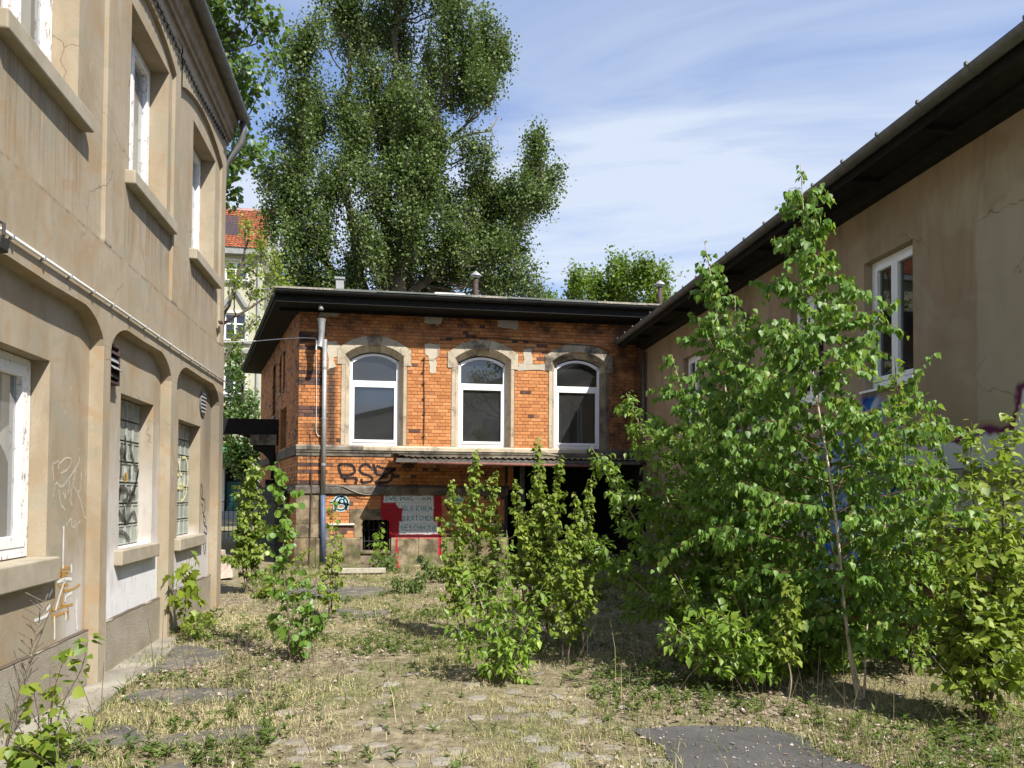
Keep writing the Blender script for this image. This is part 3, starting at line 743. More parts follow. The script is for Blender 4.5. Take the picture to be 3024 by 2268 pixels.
# conduit with clips on the beam
cd = MB().tube([(XF + .022, 5.02, 3.19), (XF + .022, 7.0, 3.193), (XF + .022, 9.0, 3.185), (XF + .022, 11.5, 3.19)], .0115, 8).build('conduit', 'white_cable', LB, smooth=True)
y = 5.15
while y < 11.4:
    MB().box(XF, XF + .037, y, y + .018, 3.172, 3.205).build('clip', 'zinc', cd); y += .44
MB().box(XF - .004, XF + .04, 11.04, 11.15, 3.955, 3.985).build('wall_hook', 'rust_vent', LB)
# sprayed marks
FL = lambda x: (lambda a, z: (x, a, z))
def spray(name, strokes, w, mat, fn, parent, label=None):
    mb = MB()
    for s in strokes: ribbon(mb, s, w, fn)
    return mb.build(name, mat, parent, fix=False, label=label)
GW1 = [[(6.161, 1.677), (6.123, 1.808), (6.184, 1.816), (6.253, 1.84), (6.224, 1.769)], [(6.276, 1.738), (6.418, 1.775), (6.49, 1.856), (6.373, 1.868), (6.259, 1.814)], [(6.606, 1.89), (6.631, 1.851), (6.582, 1.803), (6.422, 1.697), (6.295, 1.624), (6.191, 1.682), (6.148, 1.554)], [(6.244, 1.619), (6.288, 1.499), (6.368, 1.46)], [(6.36, 1.619), (6.391, 1.531), (6.322, 1.597)], [(6.422, 1.709), (6.452, 1.642), (6.407, 1.575)], [(6.504, 1.688), (6.583, 1.792), (6.531, 1.711), (6.457, 1.553), (6.521, 1.462), (6.444, 1.542)], [(6.52, 1.643), (6.652, 1.552), (6.733, 1.411), (6.81, 1.362)], [(6.67, 1.76), (6.672, 1.621), (6.593, 1.586)], [(6.401, 1.337), (6.497, 1.406), (6.502, 1.299), (6.676, 1.366)], [(6.562, 1.37), (6.604, 1.272)]]
GW2 = [[(6.351, 1.336), (6.35, 1.148), (6.352, 1.011)], [(6.511, 1.029), (6.514, 0.958)], [(6.254, 0.918), (6.422, 0.927), (6.522, 0.91)], [(6.396, 0.919), (6.298, 0.805), (6.235, 0.706)], [(6.404, 0.747), (6.41, 0.79), (6.536, 0.802)], [(6.637, 0.737), (6.613, 0.661), (6.636, 0.543), (6.652, 0.49)], [(6.217, 0.667), (6.227, 0.569), (6.227, 0.49)], [(6.177, 0.874), (6.113, 0.819)], [(6.139, 0.763), (6.081, 0.735)], [(6.13, 0.701), (6.025, 0.687), (5.89, 0.688)], [(6.427, 0.667), (6.425, 0.601)]]
GO = [[(6.338, 1.018), (6.498, 1.002)], [(6.238, 0.99), (6.459, 0.973)], [(6.265, 0.955), (6.447, 0.957)], [(6.325, 1.03), (6.329, 0.942), (6.256, 0.88), (6.464, 0.878)], [(6.395, 0.924), (6.374, 0.828), (6.353, 0.721)], [(6.374, 0.833), (6.563, 0.827), (6.695, 0.851)], [(6.205, 0.913), (6.18, 0.821), (6.179, 0.704), (6.202, 0.584)], [(6.142, 0.71), (6.315, 0.722), (6.56, 0.708)], [(6.193, 0.662), (6.343, 0.668), (6.47, 0.66)], [(6.452, 0.707), (6.488, 0.668), (6.454, 0.651), (6.491, 0.623), (6.457, 0.601)], [(6.322, 0.834), (6.34, 0.723)]]
GB = [[(10.691, 1.72), (10.776, 1.626), (10.752, 1.511), (10.688, 1.53), (10.663, 1.663), (10.691, 1.72)], [(10.752, 1.511), (10.889, 1.51), (10.922, 1.374), (10.783, 1.3), (10.815, 1.414), (10.709, 1.454)], [(10.823, 1.299), (10.947, 1.257), (10.913, 1.161), (10.812, 1.223), (10.86, 1.337)], [(10.888, 1.162), (11.056, 1.116), (11.046, 1.018), (10.895, 1.065)], [(10.922, 1.025), (10.991, 0.866), (10.942, 0.737), (10.87, 0.854), (10.876, 1.105)]]
GMIN = [[(9.78, 0.80), (9.80, 0.60)], [(9.78, 0.80), (9.86, 0.66), (9.94, 0.79), (9.96, 0.59)], [(10.044, 0.806), (10.034, 0.585)], [(10.12, 0.57), (10.13, 0.79), (10.27, 0.56), (10.29, 0.79)]]
GLB = [[(8.094, 2.168), (8.131, 2.028), (8.076, 1.897)], [(8.253, 2.144), (8.284, 1.993), (8.402, 1.866), (8.51, 1.856), (8.498, 1.78), (8.354, 1.542), (8.235, 1.485)], [(7.984, 2.061), (8.071, 1.982), (8.161, 1.872)], [(7.949, 1.614), (8.09, 1.643), (8.211, 1.6), (8.181, 1.529), (8.057, 1.501)], [(8.24, 1.615), (8.444, 1.542)], [(8.164, 1.457), (8.35, 1.601), (8.437, 1.66), (8.518, 1.84)], [(7.941, 1.406), (8.108, 1.331), (8.195, 1.285), (8.319, 1.382), (8.43, 1.387), (8.495, 1.288)], [(8.101, 1.458), (8.144, 1.287)], [(7.972, 1.21), (8.116, 1.196), (8.291, 1.107)], [(8.248, 1.861), (8.255, 1.731)], [(7.987, 1.656), (7.954, 1.53)], [(7.947, 2.017), (8.011, 1.951), (7.982, 1.74)]]
GLY = [[(9.987, 2.028), (10.09, 1.962), (10.131, 1.838), (10.022, 1.693)], [(10.014, 1.817), (10.233, 1.831)], [(10.219, 2.039), (10.405, 2.057), (10.508, 1.903), (10.487, 1.679), (10.357, 1.513), (10.187, 1.496)], [(10.239, 1.732), (10.279, 1.641)], [(10.011, 1.657), (10.313, 1.656)], [(10.14, 1.703), (10.33, 1.705)]]
spray('graffiti', GW1, .018, 'spray_faint', FL(XG + .0025), LB, 'faint pale scribbled tag beside the near pilaster')
spray('graffiti', GW2, .026, 'spray_white', FL(XG + .0035), LB, 'white sprayed strokes beside the near pilaster')
spray('graffiti', GO, .022, 'spray_orange', FL(XG + .0025), LB, 'ochre sprayed lines beside the near pilaster')
spray('graffiti', GB, .022, 'spray_black', FL(XG + .0025), LB, 'thin black looping tag near the far corner')
spray('graffiti', GMIN, .03, 'spray_white', FL(XG + .0025), LB, 'white letters under the far glass block window')
spray('graffiti', GLB, .05, 'spray_black_glass', FL(-2.595), LB, 'black strokes across the glass blocks')
spray('graffiti', GLY, .035, 'spray_yellow', FL(-2.595), LB, 'pale yellow strokes across the glass blocks')
spray('graffiti', [[(8.10, 1.78), (8.13, 1.70)], [(8.13, 1.80), (8.15, 1.72)]], .06, 'spray_amber', FL(-2.5945), LB, 'amber patch on the glass blocks')
spray('graffiti', [[(8.93, 1.78), (8.90, 1.70), (8.94, 1.62)], [(8.95, 1.42), (8.94, 1.36)]], .02, 'spray_pink', FL(XF + .003), LB, 'small pink marks on the pilaster')
# things fixed to the building
bc = thing('eaves_cable', 'black cable with dark clips strung below the eaves of tan building', 'cable', (-2.34, 7.0, 6.5))
cpts = [(-2.335, 2.3, 6.50), (-2.335, 7.95, 6.49), (-2.335, 9.48, 6.47), (-2.335, 11.05, 6.58), (-2.34, 11.3, 6.60)]
MB().tube(cpts, .009, 6).build('wire', 'iron_black', bc)
for k in range(62):
    y = 4.4 + k * .11
    z = float(np.interp(y, [c[1] for c in cpts], [c[2] for c in cpts]))
    if k == 0: c0 = MB().box(-.014, .014, -.014, .014, -.022, .02).build('clip', 'iron_black', None)
    else: c0 = copy_of(c0)
    c0.parent = bc; c0.matrix_parent_inverse = MW[bc.name].inverted(); c0.location = (-2.335, y, z); c0.rotation_euler = (.3 * math.sin(k * 3), 0, 0)
fl = thing('floodlight', 'small black floodlight clamped where the white conduit starts', 'lamp', (XF, 4.92, 3.1))
MB().box(XF, XF + .04, 4.93, 4.97, 3.08, 3.24).build('bracket', 'iron_black', fl, bevel=.004)
MB().tube([(XF + .03, 4.95, 3.22), (XF + .07, 4.95, 3.20), (XF + .08, 4.93, 3.12)], .01, 6).build('arm', 'iron_black', fl)
MB().prism([(XF + .03, 3.01), (XF + .10, 3.02), (XF + .11, 3.10), (XF + .04, 3.10)], 4.84, 4.95, 'y').build('lamp_head', 'iron_black', fl, bevel=.008)
# ================================================================== brick building across the yard
SX = -1.97; FY = 17.1                      # facade origin
BB = thing('brick_building', 'orange brick building with three arched white windows and black eaves', 'building', (SX, FY, 0))
def bx(mb, s0, s1, y0, y1, z0, z1, m=0): return mb.box(SX + s0, SX + s1, FY + y0, FY + y1, z0, z1, m)
WC = [1.62, 4.04, 6.27]; ZS, ZA = 2.67, 4.66
R_IN, R_EX, ZC = .973, 1.163, 3.927
FW = part_empty('facade_wall', BB)
mb = MB()
ops = [(c - .62, c + .62, 2.6, 4.87, .2) for c in WC] + [(4.75, 7.86, 1.69, 2.36, .2)]
panel(mb, 0.004, 7.95, 1.70, 5.75, ops, lambda a, z, d: (SX + a, FY + .009 + d, z))
mb.build('mortar_bed', 'mortar', FW, fix=False)
mb = MB()
ops = [(1.40, 1.98, 0.34, 1.02, .3), (4.62, 7.86, -.2, 1.75, .2)]
panel(mb, 0.004, 7.95, -.1, 1.70, ops, lambda a, z, d: (SX + a, FY + .009 + d, z))
mb.build('mortar_bed', 'mortar_painted', FW, fix=False)
def excluded(z):
    """stretches of the facade at height z that carry no brick"""
    ex = []
    for c in WC:
        if 2.64 <= z < 4.44: ex.append((c - .715, c + .715))
        elif 4.44 <= z < 4.80: ex.append((c - .805, c + .805))
        elif 4.80 <= z < ZC + R_EX:
            hw = math.sqrt(max(0, R_EX ** 2 - (z - ZC) ** 2)); ex.append((c - hw, c + hw))
    if 2.42 < z < 2.67 or 1.58 < z < 1.78: ex.append((-1, 9))
    if z < 1.58:
        ex.append((-1, .56)); ex.append((4.55, 9))
        if z < .63: ex.append((-1, 9))
        if z < 1.27: ex.append((1.12 if z > .94 else 1.23, 2.02 if z < 1.0 else 1.86))
        if z < .97: ex.append((.56, .70))
    if 1.78 <= z < 2.42: ex.append((4.75, 9))
    if 4.42 <= z < 4.58: ex.append((4.84, 5.50))            # cement strip
    if 4.57 <= z < 4.94: ex.append((4.97, 5.17))
    return ex
def clip(a, b, ex):
    segs = [(a, b)]
    for (p, q) in ex:
        new = []
        for (u, v) in segs:
            if q <= u or p >= v: new.append((u, v)); continue
            if p - u > .035: new.append((u, p - .006))
            if v - q > .035: new.append((q + .006, v))
        segs = new
    return segs
COURSE = .0775
bricks = []       # (s0, s1, z0, z1, mat, painted)
k = 0; z = .635
while z < 5.62:
    z1 = z + COURSE - .009; zm = (z + z1) / 2
    ex = excluded(zm)
    head = (k % 2 == 1)
    step = .1255 if head else .251
    s = -.25 + (0 if not head else .063) + (.125 if (k % 4 == 2) else 0)
    while s < 7.85:
        a, b = max(s, 0.0), min(s + step - .008, 7.86)
        s += step
        if b - a < .03: continue
        for (u, v) in clip(a, b, ex):
            dark = False
            if zm > 2.4 and u < .5:
                j = round((5.02 - zm) / COURSE)
                dark = any(abs(zm - q) < COURSE * .55 for q in (5.12, 4.97, 4.80, 4.20, 4.04, 3.42, 3.27))
            elif 1.8 < zm < 2.4 and u < .55: dark = any(abs(zm - q) < COURSE * .55 for q in (1.82, 2.05, 2.24))
            elif zm < .92: dark = random.random() < .6
            elif zm < 2.4: dark = random.random() < .06
            elif zm > 5.1: dark = random.random() < .02
            else: dark = random.random() < .006 + (.12 if 4.95 < u < 5.5 and zm > 4.55 else 0)
            bricks.append((u, v, z, z1, dark, zm < 1.58))
    z += COURSE; k += 1
def brick_verts(s0, s1, z0, z1, y0, y1, ch=.004):
    return [(s0 + ch, y0, z0 + ch), (s1 - ch, y0, z0 + ch), (s1 - ch, y0, z1 - ch), (s0 + ch, y0, z1 - ch),
            (s0, y0 + ch, z0), (s1, y0 + ch, z0), (s1, y0 + ch, z1), (s0, y0 + ch, z1),
            (s0, y1, z0), (s1, y1, z0), (s1, y1, z1), (s0, y1, z1)]
BF = [(0, 1, 2, 3), (4, 5, 1, 0), (5, 6, 2, 1), (6, 7, 3, 2), (7, 4, 0, 3), (8, 9, 5, 4), (9, 10, 6, 5), (10, 11, 7, 6), (11, 8, 4, 7)]
def brick_mass(items, name, mats, parent, tf=None, world=True):
    V = []; F_ = []; T = []; MI = []
    for (s0, s1, z0, z1, dark, jit) in items:
        i = len(V); V += brick_verts(s0, s1, z0, z1, jit, .03)
        F_ += [tuple(i + q for q in f) for f in BF]
        r = random.random(); T += [r] * 12; MI += [1 if dark else 0] * 9
    me = bpy.data.meshes.new(name); me.from_pydata(V, [], F_)
    for m_ in mats: me.materials.append(MATS[m_])
    me.polygons.foreach_set('material_index', MI)
    at = me.attributes.new('tint', 'FLOAT', 'POINT'); at.data.foreach_set('value', T)
    me.update()
    o = bpy.data.objects.new(name, me); o['kind'] = 'stuff'
    COL.objects.link(o); o.parent = parent
    return o
# the 300 largest, nearest bricks one by one, the rest as one part
def size_key(b):
    s0, s1, z0, z1 = b[:4]
    d = math.dist(((s0 + s1) / 2 + SX, FY, (z0 + z1) / 2), tuple(CAM_POS))
    return -min(s1 - s0, .24) * 40 / d + (3 if (z0 + z1) / 2 < 2.5 else 0) + (1 if s0 > 5.6 else 0)
cand = sorted([b for b in bricks if not b[5]], key=size_key)
single = cand[:300]; sset = set(single)
meshes = {}
for (s0, s1, z0, z1, dark, _) in single:
    wd = round(s1 - s0, 3); key = (wd, dark)
    if key not in meshes:
        me = bpy.data.meshes.new('brick')
        me.from_pydata(brick_verts(0, s1 - s0, 0, z1 - z0, 0, .03), [], BF)
        me.materials.append(MATS['brick_dark' if dark else 'brick_orange']); me.update(); meshes[key] = me
    o = bpy.data.objects.new('brick', meshes[key]); COL.objects.link(o); o.parent = FW
    o.location = (s0, random.uniform(-.003, .003), z0)
up = [(b[0], b[1], b[2], b[3], b[4], random.uniform(-.003, .003)) for b in bricks if not b[5] and b not in sset]
brick_mass(up, 'brickwork', ['brick_orange_mass', 'brick_dark_mass'], FW)
lowb = [(b[0], b[1], b[2], b[3], b[4] and not (1.78 < b[0] < 3.14), random.uniform(-.002, .002)) for b in bricks if b[5]]
brick_mass(lowb, 'brickwork', ['brick_painted', 'brick_dark_mass'], FW)

# stone window surrounds and white windows
def arc_pts(R, zc, a0, a1, n): return [(R * math.sin(a0 + (a1 - a0) * k / n), zc + R * math.cos(a0 + (a1 - a0) * k / n)) for k in range(n + 1)]
AS = math.asin(.64 / R_IN)
for wi, c in enumerate(WC):
    sr = part_empty('window_surround', BB)
    mat = 'stone_beige'
    X = SX + c
    for sg in (-1, 1):
        mm = 'stone_dark' if (wi == 2 and sg == 1) else mat  # last right jamb: soot stains plus its shade in the stone tone
        poly = [(X + sg * .71, FY - .012), (X + sg * .64, FY - .012), (X + sg * .53, FY + .21), (X + sg * .71, FY + .21)]
        MB().prism(poly, 2.665, 4.437, 'z').build('jamb', mm, sr)
        q = [(-.80, 4.44), (-.64, 4.44), (-.64, ZA), (-.755, 4.812), (-.80, 4.80)]
        mb = MB(); fr = [(X - sg * a, FY - .018, b) for a, b in q]
        bk = [(X - sg * a, FY + .21, b) for a, b in q]
        bk[1] = (X + sg * .53, FY + .21, 4.44); bk[2] = (X + sg * .53, FY + .21, 4.60)
        fr = [(X + sg * abs(a), FY - .018, b) for a, b in q]; bk = [(X + sg * abs(a), FY + .21, b) for a, b in q]
        bk[1] = (X + sg * .53, FY + .21, 4.44); bk[2] = (X + sg * .53, FY + .21, 4.59)
        mb.face(fr)
        for k in range(5): mb.face([fr[k], fr[(k + 1) % 5], bk[(k + 1) % 5], bk[k]])
        mb.face(bk[::-1]); mb.build('springer', 'stone_sooty' if wi == 2 else mat, sr)
    nv = 5
    for k in range(nv):
        a0 = -AS + 2 * AS * k / nv + .003; a1 = -AS + 2 * AS * (k + 1) / nv - .003
        mb = MB(); n = 3
        inn = arc_pts(R_IN, ZC, a0, a1, n); out = arc_pts(R_EX, ZC, a0, a1, n)
        bi = [(x * .828, 4.59 + (zz - ZA) * .70) for x, zz in inn]
        pr = .018 + .004 * (k % 2)
        for j in range(n):
            i0, i1, o0, o1, b0, b1 = inn[j], inn[j + 1], out[j], out[j + 1], bi[j], bi[j + 1]
            P = lambda q, y: (X + q[0], FY + y, q[1])
            mb.face([P(i0, -pr), P(i1, -pr), P(o1, -pr), P(o0, -pr)])
            mb.face([P(i0, -pr), P(b0, .21), P(b1, .21), P(i1, -pr)])
            mb.face([P(o0, -pr), P(o1, -pr), P(o1, .21), P(o0, .21)])
            mb.face([P(b0, .21), P(o0, .21), P(o1, .21), P(b1, .21)])
        mb.face([P(inn[0], -pr), P(out[0], -pr), P(out[0], .21), P(bi[0], .21)])
        mb.face([P(inn[n], -pr), P(bi[n], .21), P(out[n], .21), P(out[n], -pr)])
        mb.build('voussoir', 'stone_sooty' if (wi == 2 or (wi == 1 and k in (1, 2)) or (wi == 0 and k == 2)) else mat, sr)
    # window
    wn = part_empty('window', BB)
    y0, y1 = FY + .20, FY + .27
    hw = .535; sp = 4.56; rise = .17; Rw = (hw ** 2 + rise ** 2) / (2 * rise); zc = sp + rise - Rw
    aw = math.asin(hw / Rw); fwid = .05
    mb = MB().box(X - hw, X - hw + fwid, y0, y1, 2.67, sp).box(X + hw - fwid, X + hw, y0, y1, 2.67, sp)
    mb.box(X - hw + fwid, X + hw - fwid, y0, y1, 2.67, 2.735).box(X - hw + fwid, X + hw - fwid, y0, y1, 4.035, 4.12)
    o_ = arc_pts(Rw, zc, -aw, aw, 12); ii = [(a * (hw - fwid) / hw, b - fwid) for a, b in o_]
    for j in range(12):
        mb.prism([(X + ii[j][0], ii[j][1]), (X + ii[j + 1][0], ii[j + 1][1]), (X + o_[j + 1][0], o_[j + 1][1]), (X + o_[j][0], o_[j][1])], y0, y1, 'y')
    mb.build('frame', 'pvc_white', wn)
    l, r = X - hw + fwid + .003, X + hw - fwid - .003
    mb = MB().box(l, l + .045, y0 - .015, y1 - .01, 2.738, 4.03).box(r - .045, r, y0 - .015, y1 - .01, 2.738, 4.03).box(l + .045, r - .045, y0 - .015, y1 - .01, 2.738, 2.80).box(l + .045, r - .045, y0 - .015, y1 - .01, 3.975, 4.03)
    mb.build('sash', 'pvc_white', wn, bevel=.004)
    MB().box(l + .045, l + .056, y0 + .004, y0 + .02, 2.80, 3.975).box(r - .056, r - .045, y0 + .004, y0 + .02, 2.80, 3.975).build('gasket', 'iron_black', wn)
    MB().face([(l + .04, FY + .235, 2.79), (r - .04, FY + .235, 2.79), (r - .04, FY + .235, 3.98), (l + .04, FY + .235, 3.98)]).build('pane', 'pane_clear', wn, fix=False)
    MB().face([(X + a, FY + .235, b) for a, b in [(-hw + fwid, 4.12), (hw - fwid, 4.12)] + [(q[0], q[1]) for q in ii[::-1]]]).build('pane', 'pane_clear', wn, fix=False)
    # room behind
    MB().box(X - 1.0, X + 1.0, FY + 2.6, FY + 2.62, 2.3, 5.4).box(X - 1.02, X - 1.0, FY + .3, FY + 2.6, 2.3, 5.4).box(X + 1.0, X + 1.02, FY + .3, FY + 2.6, 2.3, 5.4).box(X - 1, X + 1, FY + .3, FY + 2.6, 5.4, 5.42).box(X - 1, X + 1, FY + .3, FY + 2.6, 2.28, 2.3).build('room', 'interior_dark', wn)
# cement patches
def patch(poly, name='cement_patch'):
    rp = []
    for i, (a, b) in enumerate(poly):
        c_, d_ = poly[(i + 1) % len(poly)]
        for k in range(3):
            f = k / 3; rp.append((SX + a + (c_ - a) * f + random.uniform(-.02, .02), b + (d_ - b) * f + random.uniform(-.02, .02)))
    MB().prism(rp, FY - .007, FY + .008, 'y').build(name, 'patch_cement', FW)
patch([(.60, 4.92), (.80, 4.93), (.90, 4.80), (.82, 4.62), (.74, 4.58), (.78, 4.36), (.62, 4.33)])
patch([(2.71, 4.95), (3.06, 4.96), (3.05, 4.72), (2.98, 4.62), (2.98, 4.33), (2.84, 4.30), (2.80, 4.66), (2.72, 4.76)])
patch([(4.97, 4.58), (4.98, 4.92), (5.15, 4.94), (5.17, 4.58)])
patch([(4.85, 4.43), (4.85, 4.575), (5.49, 4.59), (5.49, 4.45)])
patch([(2.71, 5.43), (2.72, 5.66), (3.12, 5.66), (3.10, 5.42), (2.9, 5.40)])
patch([(.42, 5.48), (.43, 5.64), (.82, 5.66), (.82, 5.49)])
patch([(4.35, 5.42), (4.4, 5.6), (4.85, 5.6), (4.8, 5.36)])
# sill course, dark band, plinth
def blocks(name, s0, s1, L, y0, z0, z1, mats, prof=None, parent=BB):
    s = s0; i = 0
    while s < s1 - .05:
        e = min(s + L * random.uniform(.85, 1.15), s1)
        if s1 - e < .25: e = s1
        mm = mats(s) if callable(mats) else mats
        g = .002
        if prof: MB().prism([(FY + a, b) for a, b in prof], SX + s + g, SX + e - g, 'x').build(name, mm, parent)
        else: MB().box(SX + s + g, SX + e - g, FY + y0, FY + .05, z0, z1).build(name, mm, parent, bevel=.008)
        s = e; i += 1
soot_or_shade = lambda s: 'stone_dark' if (s < .7 or s > 5.3) else 'stone_beige'  # soot on the left pier; right end darkened for the shade there
blocks('sill_stone', -.03, 7.86, 1.25, 0, 0, 0, soot_or_shade, [(.05, 2.665), (-.03, 2.655), (-.065, 2.62), (-.065, 2.55), (.05, 2.55)])
blocks('moulding_stone', -.03, 7.86, 1.4, 0, 0, 0, lambda s: 'stone_dark', [(.05, 2.548), (-.05, 2.548), (-.045, 2.50), (-.025, 2.47), (-.02, 2.42), (.05, 2.42)])
blocks('band_stone', -.03, 4.62, 1.1, 0, 0, 0, 'stone_dark', [(.05, 1.775), (-.015, 1.775), (-.055, 1.73), (-.055, 1.60), (-.03, 1.578), (.05, 1.578)])
for (a, b, z0, z1) in ((-.02, .55, .632, .94), (-.02, .55, .942, 1.255), (-.02, .55, 1.257, 1.577)):
    MB().box(SX + a, SX + b, FY - .02, FY + .05, z0, z1).build('corner_stone', 'stone_base', BB, bevel=.01)
for (a, b) in ((-.05, .40), (.402, .95), (.952, 1.36), (2.02, 2.62), (2.622, 3.10), (3.102, 3.85), (3.852, 4.60)):
    MB().box(SX + a, SX + b, FY - .055, FY + .05, -.1, .632 - (0.0 if b > 1 else .01)).build('plinth_stone', 'stone_base', BB, bevel=.015)
# basement window
bw = part_empty('basement_window', BB)
st = [[(1.125, .94), (1.225, .94), (1.225, .64), (1.395, .64), (1.395, .99), (1.46, 1.06), (1.46, 1.265), (1.125, 1.265)],
      [(1.462, 1.062), (1.58, 1.115), (1.69, 1.128), (1.69, 1.265), (1.462, 1.265)],
      [(1.692, 1.128), (1.80, 1.115), (1.87, 1.08), (1.87, 1.265), (1.692, 1.265)],
      [(1.872, 1.078), (1.935, 1.03), (1.985, .97), (1.985, .64), (2.03, .64), (2.03, 1.0), (1.872, 1.265)]]
for poly in st: MB().prism([(SX + a, b) for a, b in poly], FY - .02, FY + .25, 'y').build('arch_stone', 'stone_base', bw)
MB().box(SX + 1.36, SX + 2.02, FY - .03, FY + .2, .28, .335).build('sill', 'stone_base', bw, bevel=.01)
mb = MB()
for k in range(6):
    x = SX + 1.44 + k * .10; mb.tube([(x, FY + .06, .335), (x, FY + .06, 1.09 - abs(k - 2.5) * .03)], .008, 6)
for zz in (.55, .80): mb.tube([(SX + 1.40, FY + .07, zz), (SX + 1.98, FY + .07, zz)], .008, 6)
mb.tube([(SX + 1.69 + .2 * math.cos(q), FY + .065, .86 + .2 * math.sin(q)) for q in np.linspace(0, PI, 10)], .008, 6)
mb.build('grille', 'iron_black', bw)
MB().box(SX + 1.3, SX + 2.1, FY + .8, FY + .82, .2, 1.3).box(SX + 1.3, SX + 1.39, FY + .3, FY + .8, .2, 1.3).box(SX + 1.99, SX + 2.1, FY + .3, FY + .8, .2, 1.3).box(SX + 1.3, SX + 2.1, FY + .3, FY + .8, 1.16, 1.3).build('recess', 'black_recess', bw)
MB().box(SX + .66, SX + 1.225, FY - .045, FY + .02, .905, .945).build('ledge', 'cream_trim', BB, bevel=.006)
MB().box(SX + 3.16, SX + 4.4, FY - .045, FY + .02, .905, .945).build('ledge', 'cream_trim', BB, bevel=.006)
MB().box(SX + 2.60, SX + 2.72, FY - .058, FY - .03, .05, .22).build('air_hole', 'black_recess', BB)
# dark passage under the canopy
pg = part_empty('passage', BB)
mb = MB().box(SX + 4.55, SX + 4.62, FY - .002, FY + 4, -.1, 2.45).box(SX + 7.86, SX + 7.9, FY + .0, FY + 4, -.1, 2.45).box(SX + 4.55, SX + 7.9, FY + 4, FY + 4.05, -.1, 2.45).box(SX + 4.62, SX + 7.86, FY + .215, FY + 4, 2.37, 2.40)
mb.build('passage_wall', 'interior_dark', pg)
MB().box(SX + 4.86, SX + 4.96, FY - .30, FY - .20, 0, 2.28).build('post', 'wood_grey', pg, bevel=.008)
# canopy
cn = part_empty('canopy', BB)
DEP = 1.15
mb = MB(); n = 150
for k in range(n):
    s0, s1 = 2.0 + 5.35 * k / n, 2.0 + 5.35 * (k + 1) / n
    wv = lambda s: .014 * math.sin(2 * PI * s / .13)
    lf = lambda s: .10 * max(0, 1 - (s - 2.0) / .5) ** 2
    f0 = (SX + s0, FY - DEP - .06 + .12 * max(0, 1 - (s0 - 2) / .35), 2.365 + wv(s0) + lf(s0)); f1 = (SX + s1, FY - DEP - .06 + .12 * max(0, 1 - (s1 - 2) / .35), 2.365 + wv(s1) + lf(s1))
    mb.face([f0, f1, (SX + s1, FY - .05, 2.40 + wv(s1)), (SX + s0, FY - .05, 2.40 + wv(s0))])
mb.build('corrugated_sheet', 'corrugated', cn, fix=False, smooth=True)
s = 2.1
while s < 7.3:
    e = min(s + random.uniform(.45, .9), 7.35)
    MB().box(SX + s + .003, SX + e - .003, FY - DEP - .03, FY - DEP, 2.255 + random.uniform(-.008, .008), 2.335).build('fascia_board', 'wood_grey', cn, bevel=.004); s = e
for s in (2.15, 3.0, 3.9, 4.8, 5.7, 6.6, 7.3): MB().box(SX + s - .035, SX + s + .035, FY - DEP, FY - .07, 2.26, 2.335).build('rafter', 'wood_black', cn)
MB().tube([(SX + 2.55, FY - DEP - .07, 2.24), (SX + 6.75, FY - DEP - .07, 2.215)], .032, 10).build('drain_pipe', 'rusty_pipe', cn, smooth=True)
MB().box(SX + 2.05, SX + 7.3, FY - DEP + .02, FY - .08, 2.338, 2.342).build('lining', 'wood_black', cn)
MB().prism([(SX + 4.95, 2.50), (SX + 5.15, 2.56), (SX + 5.6, 2.46), (SX + 5.62, 2.44)], FY - DEP + .3, FY - DEP + .5, 'y').build('loose_board', 'corrugated', cn)
# side wall, turned outwards
SA = rad(103.8)
sw = bpy.data.objects.new('side_wall', None); COL.objects.link(sw); sw.parent = BB; sw.rotation_euler = (0, 0, SA)
MW[sw.name] = MW[BB.name] @ Matrix.Rotation(SA, 4, 'Z')
sops = [(3.55, 3.95, 4.23, 5.18, .15), (2.68, 3.08, 4.22, 5.18, .15), (4.85, 5.75, 3.75, 5.2, .2), (2.2, 3.55, 2.7, 3.75, .2)]
mb = MB(); panel(mb, 0.0, 9.6, -.1, 5.75, sops, lambda a, z, d: (a, -.009 - d, z))
mb.build('mortar_bed', 'mortar', sw, world=False, fix=False)
items = []; k = 0; z = .02
while z < 5.62:
    z1 = z + COURSE - .009; zm = (z + z1) / 2
    head = k % 2 == 1; step = .1255 if head else .251
    s = -.1 + (.063 if head else 0)
    while s < 9.6:
        a, b = max(s, .03), min(s + step - .01, 9.6); s += step
        if b - a < .03 or 2.42 < zm < 2.67 or 1.58 < zm < 1.78: continue
        if any(o[0] - .04 < (a + b) / 2 < o[1] + .04 and o[2] < zm < o[3] for o in sops): continue
        items.append((a, b, z, z1, random.random() < .1, 0.0))
    z += COURSE; k += 1
V = []; F_ = []; T = []; MI = []
for (a, b, z0, z1, dark, _) in items:
    i = len(V); V += [(x, -y, zz) for x, y, zz in brick_verts(a, b, z0, z1, 0, .03)]; F_ += [tuple(i + q for q in f[::-1]) for f in BF]
    T += [random.random()] * 12; MI += [int(dark)] * 9
me = bpy.data.meshes.new('brickwork'); me.from_pydata(V, [], F_)
for q in ('brick_orange_mass', 'brick_dark_mass'): me.materials.append(MATS[q])
me.polygons.foreach_set('material_index', MI); me.attributes.new('tint', 'FLOAT', 'POINT').data.foreach_set('value', T); me.update()
o = bpy.data.objects.new('brickwork', me); o['kind'] = 'stuff'; COL.objects.link(o); o.parent = sw
for (z0, z1) in ((2.44, 2.655), (1.58, 1.775)):
    MB().box(.0, 9.6, -.02, .05, z0, z1).build('band_stone', 'stone_dark', sw, world=False, bevel=.01)
